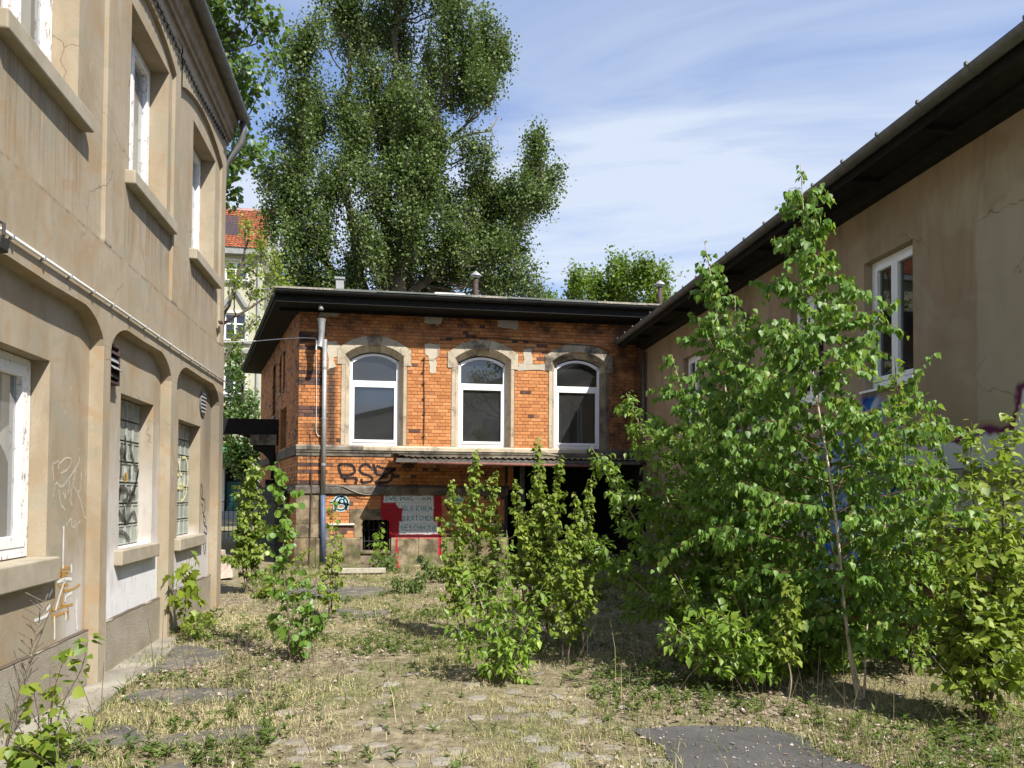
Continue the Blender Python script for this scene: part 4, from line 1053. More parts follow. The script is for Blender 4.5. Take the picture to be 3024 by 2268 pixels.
for o_ in sops:
    MB().face([(o_[0], -.15, o_[2]), (o_[1], -.15, o_[2]), (o_[1], -.15, o_[3]), (o_[0], -.15, o_[3])]).build('window', 'pane_dark', sw, world=False, fix=False)
    MB().box(o_[0] - .02, o_[1] + .02, -1.2, -.22, o_[2] - .02, o_[3] + .02).build('recess', 'black_recess', sw, world=False)
    MB().box(o_[0], o_[1], -.02, .03, o_[2] - .08, o_[2]).build('sill', 'stone_sooty', sw, world=False)
# roof: hipped felt roof over black boarded eaves
du = Vector((math.cos(SA), math.sin(SA), 0)); dn = Vector((math.cos(SA + PI / 2), math.sin(SA + PI / 2), 0))
base = Vector((SX, FY, 0)); oh = .58
def sidept(a, out): return base + du * a + dn * out
fl_ = sidept(0, .55); tt = (FY - oh - fl_.y) / du.y; c0 = fl_ + du * tt           # front left eave corner
c1 = Vector((6.6, FY - oh, 0)); cB = sidept(10.0, .55); cR = Vector((9.0, cB.y, 0))
mb = MB(); P3 = lambda v, z: (v.x, v.y, z)
rg0, rg1 = Vector((.4, 22.2, 0)), Vector((9.0, 22.2, 0))
for (zo, m_) in ((0, 0),):
    mb.face([P3(c0, 5.93), P3(c1, 5.93), P3(Vector((9, FY - oh, 0)), 5.93), P3(rg1, 7.1), P3(rg0, 7.1)])
    mb.face([P3(c0, 5.93), P3(rg0, 7.1), P3(cB, 5.93)])
    mb.face([P3(cB, 5.93), P3(rg0, 7.1), P3(rg1, 7.1), P3(cR, 5.93)])
mb.build('roof', 'roof_felt', BB, fix=False)
mb = MB()     # soffit boards
inner = [base + Vector((0, 0, 0)), Vector((9, FY, 0)), sidept(10, 0)]
mb.face([P3(c0, 5.63), P3(Vector((9, FY - oh, 0)), 5.63), P3(Vector((9, FY + .1, 0)), 5.63), P3(base + Vector((.0, .1, 0)), 5.63)])
mb.face([P3(c0, 5.628), P3(base + Vector((.0, .1, 0)), 5.628), P3(sidept(10, -.1), 5.628), P3(cB, 5.628)])
mb.build('soffit', 'wood_black', BB, fix=False)
mb = MB().box(c0.x, 9, FY - oh - .02, FY - oh, 5.62, 5.90)
mb.build('fascia_board', 'wood_black', BB)
mb = MB().tube([P3(c0, 5.75), P3(cB, 5.75)], .075, 6); mb.build('gutter', 'zinc_black', BB)
mb = MB().face([P3(c0, 5.62), P3(cB, 5.62), P3(cB, 5.92), P3(c0, 5.92)]); mb.build('fascia_board', 'wood_black', BB, fix=False)
g = MB(); half_gutter(g, (FY - oh - .09, 5.85), .075, c0.x, 6.4, axis='x'); g.build('gutter', 'zinc_black', BB)
x = c0.x + .3
while x < 6.3:
    mb = MB(); half_gutter(mb, (FY - oh - .09, 5.853), .081, x, x + .02, axis='x'); mb.build('gutter_bracket', 'zinc_black', BB); x += .9
# weathered strip along the roof edge
x = c0.x - .02
while x < 6.4:
    L = random.uniform(.7, 1.3)
    MB().box(x, x + L - .01, FY - oh - .035, FY - oh + .12, 5.905 + random.uniform(-.006, .006), 5.945).build('edge_board', 'roof_edge' if random.random() < .45 else 'roof_felt', BB); x += L
MB().box(c0.x, 9, FY - .02, FY + .3, 5.56, 5.64).build('wall_plate', 'wood_black', BB)
# downpipe with loose spout
dp = part_empty('downpipe', BB)
XD = SX + .555
MB().tube([(XD, FY - .09, 4.95), (XD, FY - .09, 1.55)], .048, 12).build('pipe', 'zinc', dp, smooth=True)
MB().tube([(XD, FY - .09, 1.56), (XD + .02, FY - .09, .02)], .053, 12).build('standpipe', 'paint_blue', dp, smooth=True)
for z in (4.3, 3.2, 2.2): MB().tube([(XD, FY - .09, z), (XD, FY - .09, z + .05)], .054, 12).build('collar', 'zinc', dp)
sp = thing('outlet_spout', 'pale open zinc spout hanging loose beside the downpipe top', 'pipe', (SX + .51, FY - .40, 4.7))
MB().tube([(SX + .51, FY - .45, 5.32), (SX + .51, FY - .45, 5.24), (SX + .515, FY - .44, 5.05), (SX + .495, FY - .42, 4.80), (SX + .48, FY - .46, 4.70)], [.095, .075, .062, .06, .062], 12, cap=False).build('tube', 'zinc', sp, smooth=True)
# roof furniture
def vent(x, y, z, name_l):
    v = thing('roof_vent', name_l, 'roof vent', (x, y, z), group='vent pipes on the brick building roof')
    MB().tube([(x, y, z - .6), (x, y, z + .42)], .062, 12).build('pipe', 'rust_vent', v, smooth=True)
    MB().tube([(x, y, z + .47), (x, y, z + .50), (x, y, z + .60)], [.14, .13, .01], 14).build('cap', 'zinc', v)
vent(2.1, 19.0, 6.62, 'rusty roof vent with pale cone cap beside the white skylight')
vent(7.05, 19.3, 6.72, 'rusty roof vent with pale cone cap under the maple crown')
sk = thing('skylight', 'low white skylight on the felt roof of brick building', 'skylight', (1.2, 18.2, 6.2))
MB().prism([(18.0, 6.15), (18.5, 6.3), (18.5, 6.46), (18.0, 6.36)], 1.0, 1.75, 'x').build('curb', 'pvc_white', sk, bevel=.02)
MB().prism([(18.02, 6.37), (18.48, 6.47), (18.48, 6.475), (18.02, 6.375)], 1.03, 1.72, 'x').build('dome', 'lamp_white', sk)
ch = thing('chimney', 'small grey metal chimney on the felt roof of brick building', 'chimney', (-1.3, 20.2, 6.3))
MB().box(-1.42, -1.22, 20.1, 20.3, 6.1, 7.15).build('shaft', 'zinc', ch, bevel=.01)
MB().box(-1.45, -1.19, 20.07, 20.33, 7.15, 7.20).build('cap', 'zinc', ch)
el = thing('eaves_lamp', 'small grey dome lamp under the eaves of brick building', 'lamp', (SX + .5, FY - .42, 5.6))
ELX, ELY = SX + .50, FY - .50
MB().tube([(ELX, ELY, 5.50), (ELX, ELY, 5.53), (ELX, ELY, 5.58), (ELX, ELY, 5.61), (ELX, ELY, 5.63)], [.055, .055, .05, .03, .015], 12).build('shade', 'zinc', el, smooth=True)
# wires on the facade
def wire(name, label, pts, r, mat, clips=None):
    o = thing(name, label, 'cable', pts[0])
    P = [Vector(p) for p in pts]
    if len(P) > 2:
        for _ in range(2):
            Q = [P[0]]
            for a, b in zip(P[:-1], P[1:]): Q += [a * .75 + b * .25, a * .25 + b * .75]
            Q.append(P[-1]); P = Q
    MB().tube(P, r, 5).build('wire', mat, o)
    for c in (clips or []): MB().box(c[0] - .035, c[0] + .02, c[1] - .015, c[1] + .005, c[2] - .014, c[2] + .014).build('clip', 'iron_black', o)
    return o
F = lambda s, z, d=.03: (SX + s, FY - d, z)
wire('wall_cable', 'dark cable with clips hanging between first and second arched windows', [F(2.72, 4.65), F(2.70, 4.3), F(2.73, 3.6), F(2.72, 2.7)], .009, 'iron_black', [F(2.71, 4.62), F(2.70, 4.33), F(2.71, 4.07), F(2.72, 3.74), F(2.735, 3.4), F(2.725, 2.9)])
wire('looped_wire', 'thin looped wire on the cement patch beside the second window', [F(2.74, 4.62), F(2.95, 4.60), F(3.04, 4.75), F(3.02, 4.95), F(3.10, 5.05)], .005, 'cable_grey')
wire('eaves_wire', 'dark wire running over the arched windows to the far corner', [F(3.05, 5.06), F(3.6, 5.12), F(4.2, 5.16), F(4.9, 5.10), F(5.6, 5.08), F(6.3, 5.06), F(6.8, 5.04), F(7.0, 4.9)], .009, 'iron_black')
wire('corner_cable', 'pale thin cable down the left brick pier', [F(.36, 4.75), F(.38, 4.2), F(.385, 3.3), F(.38, 2.95), F(.42, 2.85), F(.52, 2.83)], .006, 'white_cable')
wire('hanging_cable', 'grey cable sagging across the dark stone band', [F(.6, 1.80, .07), F(.9, 1.79, .07), F(1.25, 1.62, .075), F(1.5, 1.56, .08), F(1.8, 1.62, .07), F(2.0, 1.73, .07)], .009, 'cable_grey')
wire('standing_rod', 'dark rod standing against the corner of brick building', [F(.27, 0.0, .08), F(.30, 1.2, .05), F(.29, 2.1, .05)], .014, 'rust_vent')
wire('corner_wire', 'dark wires climbing the corner pier of brick building', [F(.33, 1.3, .07), F(.30, 2.0, .04), F(.27, 2.9, .03), F(.22, 3.0, .05)], .006, 'iron_black')
wire('yard_wire', 'pale twisted wire strung from brick building to the left', [(-5.2, 19.2, 5.25), (-3.6, 18.2, 5.02), F(-.05, 4.98, .05), F(.35, 4.98, .04)], .010, 'white_cable')
wire('rod_holder', 'white bracket on the brick pier beside the downpipe', [F(.365, 4.72, .05), F(.37, 4.95, .05)], .018, 'white_cable')
# sprayed marks
FB = lambda d: (lambda a, z: (SX + a, FY - d, z))
RSZ = [[(0.872, 2.227), (1.04, 2.25), (1.2, 2.2), (1.213, 2.115)], [(0.872, 2.227), (0.873, 2.144), (0.923, 1.996), (1.117, 1.998), (1.222, 2.065), (1.213, 2.115)], [(0.923, 1.996), (0.94, 1.93), (1.012, 1.931)], [(1.012, 1.931), (1.014, 1.84)], [(1.012, 1.931), (1.231, 1.941), (1.272, 1.925), (1.233, 1.808)], [(1.57, 2.16), (1.49, 2.25), (1.375, 2.23), (1.31, 2.13), (1.36, 2.04), (1.5, 2.01), (1.62, 1.93), (1.56, 1.85), (1.36, 1.835)], [(1.37, 1.93), (1.363, 1.834)], [(1.619, 2.253), (1.654, 2.12), (1.704, 1.987), (1.934, 2.039), (2.114, 2.158)], [(1.685, 2.22), (1.817, 2.155), (2.081, 2.141)], [(1.657, 1.837), (1.819, 1.972), (1.934, 1.973)], [(2.049, 2.057), (2.002, 1.856), (1.657, 1.82)]]
spray('graffiti', RSZ, .062, 'spray_black', FB(.0055), FW, 'black looping letters on the brick band')
circ = [[(.93 + .145 * math.cos(q), 1.385 + .15 * math.sin(q)) for q in np.linspace(0, 2 * PI, 20)]]
ANA = [[(0.712, 1.4), (0.801, 1.401), (1.108, 1.353)], [(0.80, 1.236), (0.958, 1.55), (1.057, 1.237)], [(0.936, 1.545), (.97, 1.52)]]
spray('graffiti', circ + ANA, .075, 'spray_cyan', FB(.0045), FW, 'pale blue outline of the circled letter')
spray('graffiti', circ + ANA, .036, 'spray_black', FB(.0065), FW, 'black circled letter A')
FONT = {'Z': [[(0, 1), (1, 1), (0, 0), (1, 0)]], 'W': [[(0, 1), (.25, 0), (.5, .7), (.75, 0), (1, 1)]], 'E': [[(1, 1), (.1, 1), (0, .5), (.1, 0), (1, 0)], [(0, .52), (.8, .5)]],
        'I': [[(.5, 1), (.5, 0)]], 'M': [[(0, 0), (.1, 1), (.5, .3), (.9, 1), (1, 0)]], 'A': [[(0, 0), (.5, 1), (1, 0)], [(.2, .4), (.8, .4)]], 'L': [[(0, 1), (.05, 0), (.9, .05)]],
        'G': [[(.95, .85), (.5, 1), (.05, .55), (.4, 0), (.95, .2), (.95, .45), (.55, .45)]], 'C': [[(.95, .85), (.5, 1), (.05, .5), (.5, 0), (.95, .15)]], 'H': [[(0, 1), (.05, 0)], [(.95, 1), (1, 0)], [(0, .5), (1, .52)]],
        'B': [[(0, 0), (.05, 1), (.8, .85), (.1, .55), (.95, .3), (0, 0)]], 'R': [[(0, 0), (.05, 1), (.9, .8), (.1, .5), (1, 0)]], 'O': [[(.5, 1), (.05, .5), (.5, 0), (.95, .5), (.5, 1)], [(.3, 1.18), (.34, 1.24)], [(.68, 1.18), (.72, 1.24)]],
        'T': [[(0, 1), (1, .98)], [(.5, 1), (.5, 0)]], 'N': [[(0, 0), (.05, 1), (.9, 0), (1, 1)]], 'S': [[(.9, .9), (.3, 1), (.1, .7), (.85, .35), (.6, 0), (0, .1)]], 'i': [[(.5, .6), (.5, 0)], [(.48, .85), (.54, .9)]]}
def text(word, s, z, w, h, gap=1.3):
    out = []
    for ch_ in word:
        if ch_ != ' ':
            for st_ in FONT[ch_]: out.append([(s + a * w + random.uniform(-.004, .004), z + b * h + random.uniform(-.004, .004)) for a, b in st_])
        s += w * (gap if ch_ not in 'Ii' else .85)
    return out
tx = text('ZWEIMAL', 1.875, 1.445, .072, .10, 1.42) + text('AM', 2.70, 1.445, .072, .10, 1.5) + text('GLEICHEM', 2.275, 1.215, .062, .115, 1.38) + text('BR', 2.275, .985, .07, .13, 1.35) + text('OTCHEN', 2.46, 1.01, .062, .115, 1.36) + text('GESCHN', 2.225, .795, .068, .115, 1.38) + text('iTiE', 2.78, .795, .06, .10, 1.2)
spray('graffiti', tx, .014, 'spray_teal', FB(.0065), FW, 'four lines of hand lettering in blue green')
spray('graffiti', [[(3.25, 1.5), (3.5, 1.54), (3.62, 1.46)], [(3.3, 1.42), (3.55, 1.44)]], .07, 'spray_cyan', FB(.0065), FW, 'pale blue blot under the canopy')
spray('graffiti', [[(3.22, 1.38), (3.3, 1.2), (3.42, 1.36), (3.5, 1.18), (3.6, 1.34)], [(3.25, 1.25), (3.6, 1.26)]], .025, 'spray_black', FB(.0075), FW, 'black squiggle under the canopy')
spray('graffiti', [[(4.2, 1.2), (4.3, 1.28), (4.4, 1.2), (4.3, 1.12), (4.2, 1.2)], [(4.25, 1.05), (4.38, .95), (4.3, .85)], [(4.2, .9), (4.28, .78)], [(4.4, 1.02), (4.42, .85)]], .03, 'spray_black', FB(.0065), FW, 'black ringed mark near the passage')
# ================================================================== building on the right
RB = thing('rendered_building', 'brown rendered building in shade with tall white windows and painted lower wall', 'building', (5.9, 17.5, 0), rad(-2.24))
YE = -12.75                                # near end of the roof
YW = -11.97                                # near end of the walls, unseen, cut short so sun reaches the shrubs
rw_ops = [(-10.18, -9.28, 2.84, 4.36, .16), (-8.36, -7.46, 2.84, 4.36, .16), (-3.97, -3.03, 2.84, 4.33, .16), (-6.0, -5.1, 2.84, 4.36, .16)]
mb = MB(); panel(mb, YW, .35, 1.88, 5.2, rw_ops, lambda a, z, d: (d, a, z))
mb.build('wall', 'plaster_brown', RB, world=False, fix=False)
mb = MB(); panel(mb, YW, -.4, -.1, 1.72, [], lambda a, z, d: (.03 + d, a, z))
mb.build('lower_wall', 'plaster_brown', RB, world=False, fix=False)
y = YW
while y < -.5:
    e = min(y + random.uniform(1.1, 1.5), -.4)
    MB().prism([(.05, 1.88), (-.05, 1.86), (-.05, 1.76), (-.02, 1.71), (.05, 1.71)], y + .002, e - .002, 'y').build('ledge_stone', 'stone_sooty', RB, world=False); y = e
# brick patches where the render is gone
items = []
for k in range(20):
    z = .02 + k * COURSE
    s = -.125 * (k % 2)
    while s < 2.2:
        q = -10.9 + s
        edge = -10.75 + .35 * math.sin(k * .6); e2 = -9.9 + .4 * math.sin(k * .9 + 1) - k * .03
        if edge < q < e2 and z < 1.2 or (-7.2 + .3 * math.sin(k) < q + 3.2 < -6.2 and z < 1.0):
            pass
        s += .251
    # two worn areas
    for (a0, a1, zt) in ((-10.95, -9.75, 1.15), (-7.3, -6.3, .95), (-11.9, -11.4, .9)):
        s = a0 - .125 * (k % 2) + .25 * math.sin(k * 1.7)
        while s < a1 + .2 * math.sin(k * 2.3):
            if z < zt + .15 * math.sin(s * 5) and s > YW + .1: items.append((s, s + .241, z, z + COURSE - .011))
            s += .251
V = []; F_ = []; T = []
for (a, b, z0, z1) in items:
    i = len(V); V += [(.017 + y_, x_, z_) for x_, y_, z_ in brick_verts(a, b, z0, z1, 0, .02)]; F_ += [tuple(i + q for q in f) for f in BF]; T += [random.random() * .5] * 12
me = bpy.data.meshes.new('brickwork'); me.from_pydata(V, [], F_); me.materials.append(MATS['brick_orange_mass'])
me.attributes.new('tint', 'FLOAT', 'POINT').data.foreach_set('value', T); me.update()
o = bpy.data.objects.new('brickwork', me); o['kind'] = 'stuff'; COL.objects.link(o); o.parent = RB
for (y0, y1, z0, z1, d) in rw_ops:
    wn = part_empty('window', RB)
    fx0, fx1 = .10, .17
    f = .07
    mb = MB().box(fx0, fx1, y0 + .003, y0 + f, z0 + .03, z1 - .003).box(fx0, fx1, y1 - f, y1 - .003, z0 + .03, z1 - .003).box(fx0, fx1, y0 + f, y1 - f, z1 - f, z1 - .003).box(fx0, fx1, y0 + f, y1 - f, z0 + .03, z0 + .03 + f)
    mb.build('frame', 'pvc_white', wn, world=False, bevel=.004)
    ym = (y0 + y1) / 2
    for (a, b) in ((y0 + f, ym - .002), (ym + .002, y1 - f)):
        s_ = .055
        mb = MB().box(fx0 - .015, fx1 - .02, a, a + s_, z0 + .1, z1 - f).box(fx0 - .015, fx1 - .02, b - s_, b, z0 + .1, z1 - f).box(fx0 - .015, fx1 - .02, a + s_, b - s_, z0 + .1, z0 + .1 + s_).box(fx0 - .015, fx1 - .02, a + s_, b - s_, z1 - f - s_, z1 - f)
        mb.build('sash', 'pvc_white', wn, world=False, bevel=.004)
        MB().face([(.125, a + s_ - .005, z0 + .15), (.125, b - s_ + .005, z0 + .15), (.125, b - s_ + .005, z1 - f - s_), (.125, a + s_ - .005, z1 - f - s_)]).build('pane', 'pane_shade', wn, world=False, fix=False)
    MB().prism([(-.06, z0 - .03), (-.06, z0 - .005), (.16, z0 + .03), (.16, z0 - .03)], y0 - .02, y1 + .02, 'y').build('sill', 'pvc_white', wn, world=False)
# the shell behind, end wall and roof
mb = MB().box(.9, .95, YW + .1, 0, -.1, 5.2).box(9.0, 9.1, YW, 0, -.1, 5.2).box(.17, .9, YW + .1, 0, 5.2, 5.22).box(.17, .9, YW + .1, 0, 2.3, 2.32)
mb.build('inner_wall', 'interior_grey', RB, world=False)
MB().prism([(.032, -.1), (.032, 1.72), (.003, 1.88), (.003, 5.12), (4.5, 7.0), (9.0, 5.12), (9.0, -.1)], YW + .001, YW + .06, 'y').build('end_wall', 'plaster_brown', RB, world=False)
MB().prism([(-.62, 5.16), (-.62, 5.22), (4.5, 7.25), (9.6, 5.22), (9.6, 5.16), (4.5, 7.13)], YE - .25, -.02, 'y').build('roof', 'roof_dark', RB, world=False)
# boarded eaves, stepped towards the wall
MB().box(-.60, .0, YE - .2, -.03, 5.11, 5.155).build('soffit', 'wood_black', RB, world=False)
MB().prism([(-.22, 5.11), (-.22, 5.07), (-.12, 5.055), (-.10, 5.01), (-.002, 5.0), (-.002, 5.11)], YE - .2, -.04, 'y').build('cornice', 'wood_black', RB, world=False)
MB().box(-.625, -.60, YE - .2, -.03, 5.02, 5.17).build('fascia_board', 'wood_black', RB, world=False)
for k in range(11):
    y = YE + .4 + k * 1.2
    MB().box(-.59, -.23, y, y + .08, 5.05, 5.108).build('rafter_end', 'wood_black', RB, world=False)
g = MB(); half_gutter(g, (-.705, 5.155), .075, YE - .28, -.15)
g = g.build('gutter', 'zinc_dark', RB, world=False)
y = YE + .1
while y < -.3:
    mb = MB(); half_gutter(mb, (-.705, 5.158), .082, y, y + .022); mb.box(-.795, -.775, y, y + .03, 5.15, 5.18)
    mb.build('bracket', 'zinc_dark', g, world=False); y += .62
MB().tube([(-.70, -5.9, 5.09), (-.70, -5.95, 4.97), (-.55, -6.0, 4.82), (-.2, -6.05, 4.62), (-.07, -6.07, 4.5), (-.07, -6.08, 4.2), (-.07, -6.08, .05)], .05, 10).build('downpipe', 'zinc_dark', RB, world=False, smooth=True)
ho = MB().tube([(-.08, -.55, 4.9), (-.06, -.5, 2.3)], .045, 8); ho.build('downpipe', 'zinc_dark', RB, world=False, smooth=True)

# ================================================================== passage roof, gate and things behind it
pr = thing('passage_roof', 'black timber roof spanning the passage beside brick building', 'canopy', (-4.6, 21.5, 0))
MB().box(-9.0, -2.9, 20.9, 21.05, 3.14, 3.55).build('front_beam', 'wood_black', pr)
MB().box(-9.0, -3.0, 21.05, 23.6, 3.42, 3.56).build('deck', 'wood_black', pr)
for k in range(7): MB().box(-8.6 + k * .9, -8.48 + k * .9, 21.06, 23.5, 3.2, 3.415).build('joist', 'wood_black', pr)
MB().box(-3.62, -2.95, 20.86, 21.1, 2.86, 3.138).build('corbel', 'stone_dark', pr, bevel=.01)
bp = [(-3.55, 2.858), (-3.0, 2.858), (-3.0, 1.95), (-3.10, 1.98), (-3.08, 2.25), (-3.16, 2.5), (-3.32, 2.66), (-3.55, 2.72)]
MB().prism(bp, 20.9, 21.06, 'y').build('bracket', 'wood_black', pr)
MB().box(-3.22, -3.0, 20.85, 21.1, 0, 1.95).build('post', 'wood_black', pr)
gt_ = thing('wooden_gate', 'dark weathered plank gate standing open beside brick building corner', 'gate', (-2.9, 19.5, 0))
for k in range(8):
    f = k / 8; p0 = Vector((-2.52, 18.55, 0)).lerp(Vector((-3.35, 20.7, 0)), f); p1 = Vector((-2.52, 18.55, 0)).lerp(Vector((-3.35, 20.7, 0)), f + .118)
    nn = Vector((-.93, -.36, 0)) * .03
    mb = MB(); hgt = 1.75 + .05 * math.sin(k * 2)
    a, b, c_, d_ = p0, p1, p1 + nn, p0 + nn
    lo = [(v.x, v.y, .08) for v in (a, b, c_, d_)]; hi = [(v.x, v.y, hgt) for v in (a, b, c_, d_)]
    mb.face(lo[::-1]); mb.face(hi)
    for q in range(4): mb.face([lo[q], lo[(q + 1) % 4], hi[(q + 1) % 4], hi[q]])
    mb.build('plank', 'wood_gate', gt_)
for z in (.4, 1.45):
    MB().tube([(-2.58, 18.56, z), (-3.42, 20.7, z)], .04, 6).build('rail', 'wood_gate', gt_)
MB().box(-2.62, -2.42, 18.36, 18.54, 0, 1.95).build('post', 'wood_gate', gt_)
fn = thing('iron_fence', 'black iron railing seen through the passage', 'fence', (-5.2, 27.0, 0))
for k in range(26): MB().tube([(-8.0 + k * .14, 27, .1), (-8.0 + k * .14, 27, 1.35)], .012, 5).build('bar', 'iron_black', fn)
for z in (.3, 1.3): MB().tube([(-8.1, 27, z), (-4.4, 27, z)], .018, 6).build('rail', 'iron_black', fn)
rb_ = thing('rubble_heap', 'pale rubble heap at the far corner of tan building', 'rubble', (-3.4, 14.6, 0))
for k in range(16):
    r = random.uniform(.07, .16); cx, cy, cz = -3.35 + random.uniform(-.45, .45), 14.6 + random.uniform(-.4, .4), .1 + random.uniform(0, .4)
    mb = MB(); P = [(cx + r * random.uniform(.7, 1.1) * a, cy + r * random.uniform(.7, 1.1) * b, cz + r * random.uniform(.6, 1) * c_) for a, b, c_ in ((-1, -1, -1), (1, -1, -1), (1, 1, -1), (-1, 1, -1), (-1, -1, 1), (1, -1, 1), (1, 1, 1), (-1, 1, 1))]
    for q in ((3, 2, 1, 0), (4, 5, 6, 7), (0, 1, 5, 4), (1, 2, 6, 5), (2, 3, 7, 6), (3, 0, 4, 7)): mb.face([P[w_] for w_ in q])
    mb.build('stone', 'rubble_pale', rb_)
# ------------------------------------------------------------------ house in the next street
AY = 50.0
AP = thing('apartment_house', 'pale yellow apartment house with red tiled roof beyond the passage', 'building', (-14, AY, 0))
awin = []
for z0, z1 in ((15.0, 16.2), (11.2, 12.9), (7.8, 9.5)):
    for x0 in (-10.35, -13.6, -16.9): awin.append((x0, x0 + 1.3, z0, z1, .25))
door = [(-10.1, -9.1, 0.1, 2.4, .4)]
mb = MB(); panel(mb, -26, -7.95, -.5, 16.9, awin + [(-11.5, -8.3, .0, 3.25, 1.2)], lambda a, z, d: (a, AY + d, z))
mb.build('wall', 'cream_wall', AP, fix=False)
MB().box(-26, -7.97, AY + 1.3, AY + 9, -.5, 16.9).build('core', 'interior_grey', AP)
for (x0, x1, z0, z1, d) in awin:
    wn = part_empty('window', AP)
    mb = MB().box(x0, x0 + .09, AY + .12, AY + .2, z0, z1).box(x1 - .09, x1, AY + .12, AY + .2, z0, z1).box(x0 + .09, x1 - .09, AY + .12, AY + .2, z0, z0 + .09).box(x0 + .09, x1 - .09, AY + .12, AY + .2, z1 - .09, z1)
    mb.box((x0 + x1) / 2 - .06, (x0 + x1) / 2 + .06, AY + .12, AY + .2, z0 + .09, z1 - .09).box(x0 + .09, (x0 + x1) / 2 - .06, AY + .12, AY + .2, z0 + .62 * (z1 - z0) - .04, z0 + .62 * (z1 - z0) + .04).box((x0 + x1) / 2 + .06, x1 - .09, AY + .12, AY + .2, z0 + .62 * (z1 - z0) - .04, z0 + .62 * (z1 - z0) + .04)
    mb.build('frame', 'pvc_white', wn)
    MB().face([(x0, AY + .16, z0), (x1, AY + .16, z0), (x1, AY + .16, z1), (x0, AY + .16, z1)]).build('pane', 'pane_dark', wn, fix=False)
    MB().box(x0 - .05, x1 + .05, AY + .24, AY + .9, z0 - .05, z1 + .05).build('room', 'black_recess', wn)
    MB().box(x0 - .3, x1 + .35, AY - .18, AY + .02, z0 - .22, z0 - .06).build('sill', 'grey_ledge', wn)
    mb = MB().box(x0 - .16, x0 - .002, AY - .06, AY + .02, z0 - .05, z1 + .16).box(x1 + .002, x1 + .16, AY - .06, AY + .02, z0 - .05, z1 + .16).box(x0 - .002, x1 + .002, AY - .06, AY + .02, z1 + .002, z1 + .16)
    mb.build('surround', 'cream_trim', wn)
    if 11 < z0 < 12:
        xm = (x0 + x1) / 2; zz = z1 + .35
        for sg in (-1, 1): MB().prism([(xm + sg * .85, zz), (xm + sg * .62, zz), (xm, zz + 1.0), (xm, zz + 1.32)], AY - .2, AY + .02, 'y').build('pediment', 'grey_ledge', wn)
MB().box(-26, -7.9, AY - .25, AY + .05, 10.35, 10.6).build('string_course', 'grey_ledge', AP)
MB().box(-26, -7.8, AY - .5, AY + .1, 16.55, 16.95).build('cornice', 'grey_ledge', AP)
MB().tube([(-8.3, AY - .12, 16.5), (-8.3, AY - .12, .2)], .07, 8).build('downpipe', 'zinc', AP)
# tiled roof: every tile row is modelled as courses of curved tiles
V = []; F_ = []; T = []
sl = Vector((0, 4.2, 4.0)); rows = 22; cols = 74
for r_ in range(rows):
    for c_ in range(cols):
        x0 = -26 + c_ * .245; x1 = x0 + .25
        p0 = Vector((0, AY - .55, 16.9)) + sl * (r_ / rows) + Vector((0, -.03, .05)); p1 = Vector((0, AY - .55, 16.9)) + sl * ((r_ + 1) / rows)
        i = len(V)
        for q in range(4):
            xx = x0 + (x1 - x0) * q / 3; h = (0, .045, .03, -.01)[q]
            V += [(xx, p0.y, p0.z + h), (xx, p1.y, p1.z + h)]
        F_ += [(i, i + 2, i + 3, i + 1), (i + 2, i + 4, i + 5, i + 3), (i + 4, i + 6, i + 7, i + 5)]
        T += [random.random()] * 8
me = bpy.data.meshes.new('roof_tiles'); me.from_pydata(V, [], F_); me.materials.append(MATS['roof_tile_red']); me.attributes.new('tint', 'FLOAT', 'POINT').data.foreach_set('value', T); me.update()
o = bpy.data.objects.new('roof_tiles', me); o['kind'] = 'stuff'; link(o, AP)
MB().prism([(AY - .5, 16.85), (AY + 3.7, 20.8), (AY + 7.9, 16.85)], -26, -7.95, 'x').build('roof', 'cream_wall', AP)
MB().box(-10.6, -9.7, AY + .6, AY + 1.9, 18.0, 19.3).build('roof_window', 'pane_dark', AP)
# shop front at street level
sh = part_empty('shop_front', AP)
MB().box(-11.45, -8.35, AY + .02, AY + 1.15, .05, .1).box(-11.45, -8.35, AY + 1.15, AY + 1.2, 0, 3.25).build('recess', 'black_recess', sh)
MB().prism([(AY - 1.6, 3.45), (AY - 1.6, 3.62), (AY, 4.7), (AY, 4.55)], -12.5, -8.75, 'x').build('awning', 'awning_green', sh)
MB().box(-10.15, -9.2, AY + .6, AY + .68, .1, 2.3).build('door', 'teal_door', sh)
MB().box(-10.5, -10.2, AY - .02, AY + .3, 0, 3.2).build('column', 'cream_trim', sh)
MB().box(-9.0, -8.3, AY - .9, AY - .0, 3.3, 3.9).build('console', 'cream_trim', sh)
MB().box(-11.5, -8.0, AY - 1.2, AY - .05, -.1, .45).build('step', 'grey_ledge', sh)
lw = thing('white_wall_lamp', 'small white lantern seen through the passage', 'lamp', (-6.4, 37.0, 1.9))
MB().tube([(-6.4, 37, 1.95), (-6.4, 37, 2.0), (-6.4, 37, 2.32), (-6.4, 37, 2.36)], [.10, .13, .19, .20], 10).build('shade', 'lamp_white', lw)
MB().tube([(-6.4, 37, 0), (-6.4, 37, 1.95)], .03, 8).build('post', 'iron_black', lw)

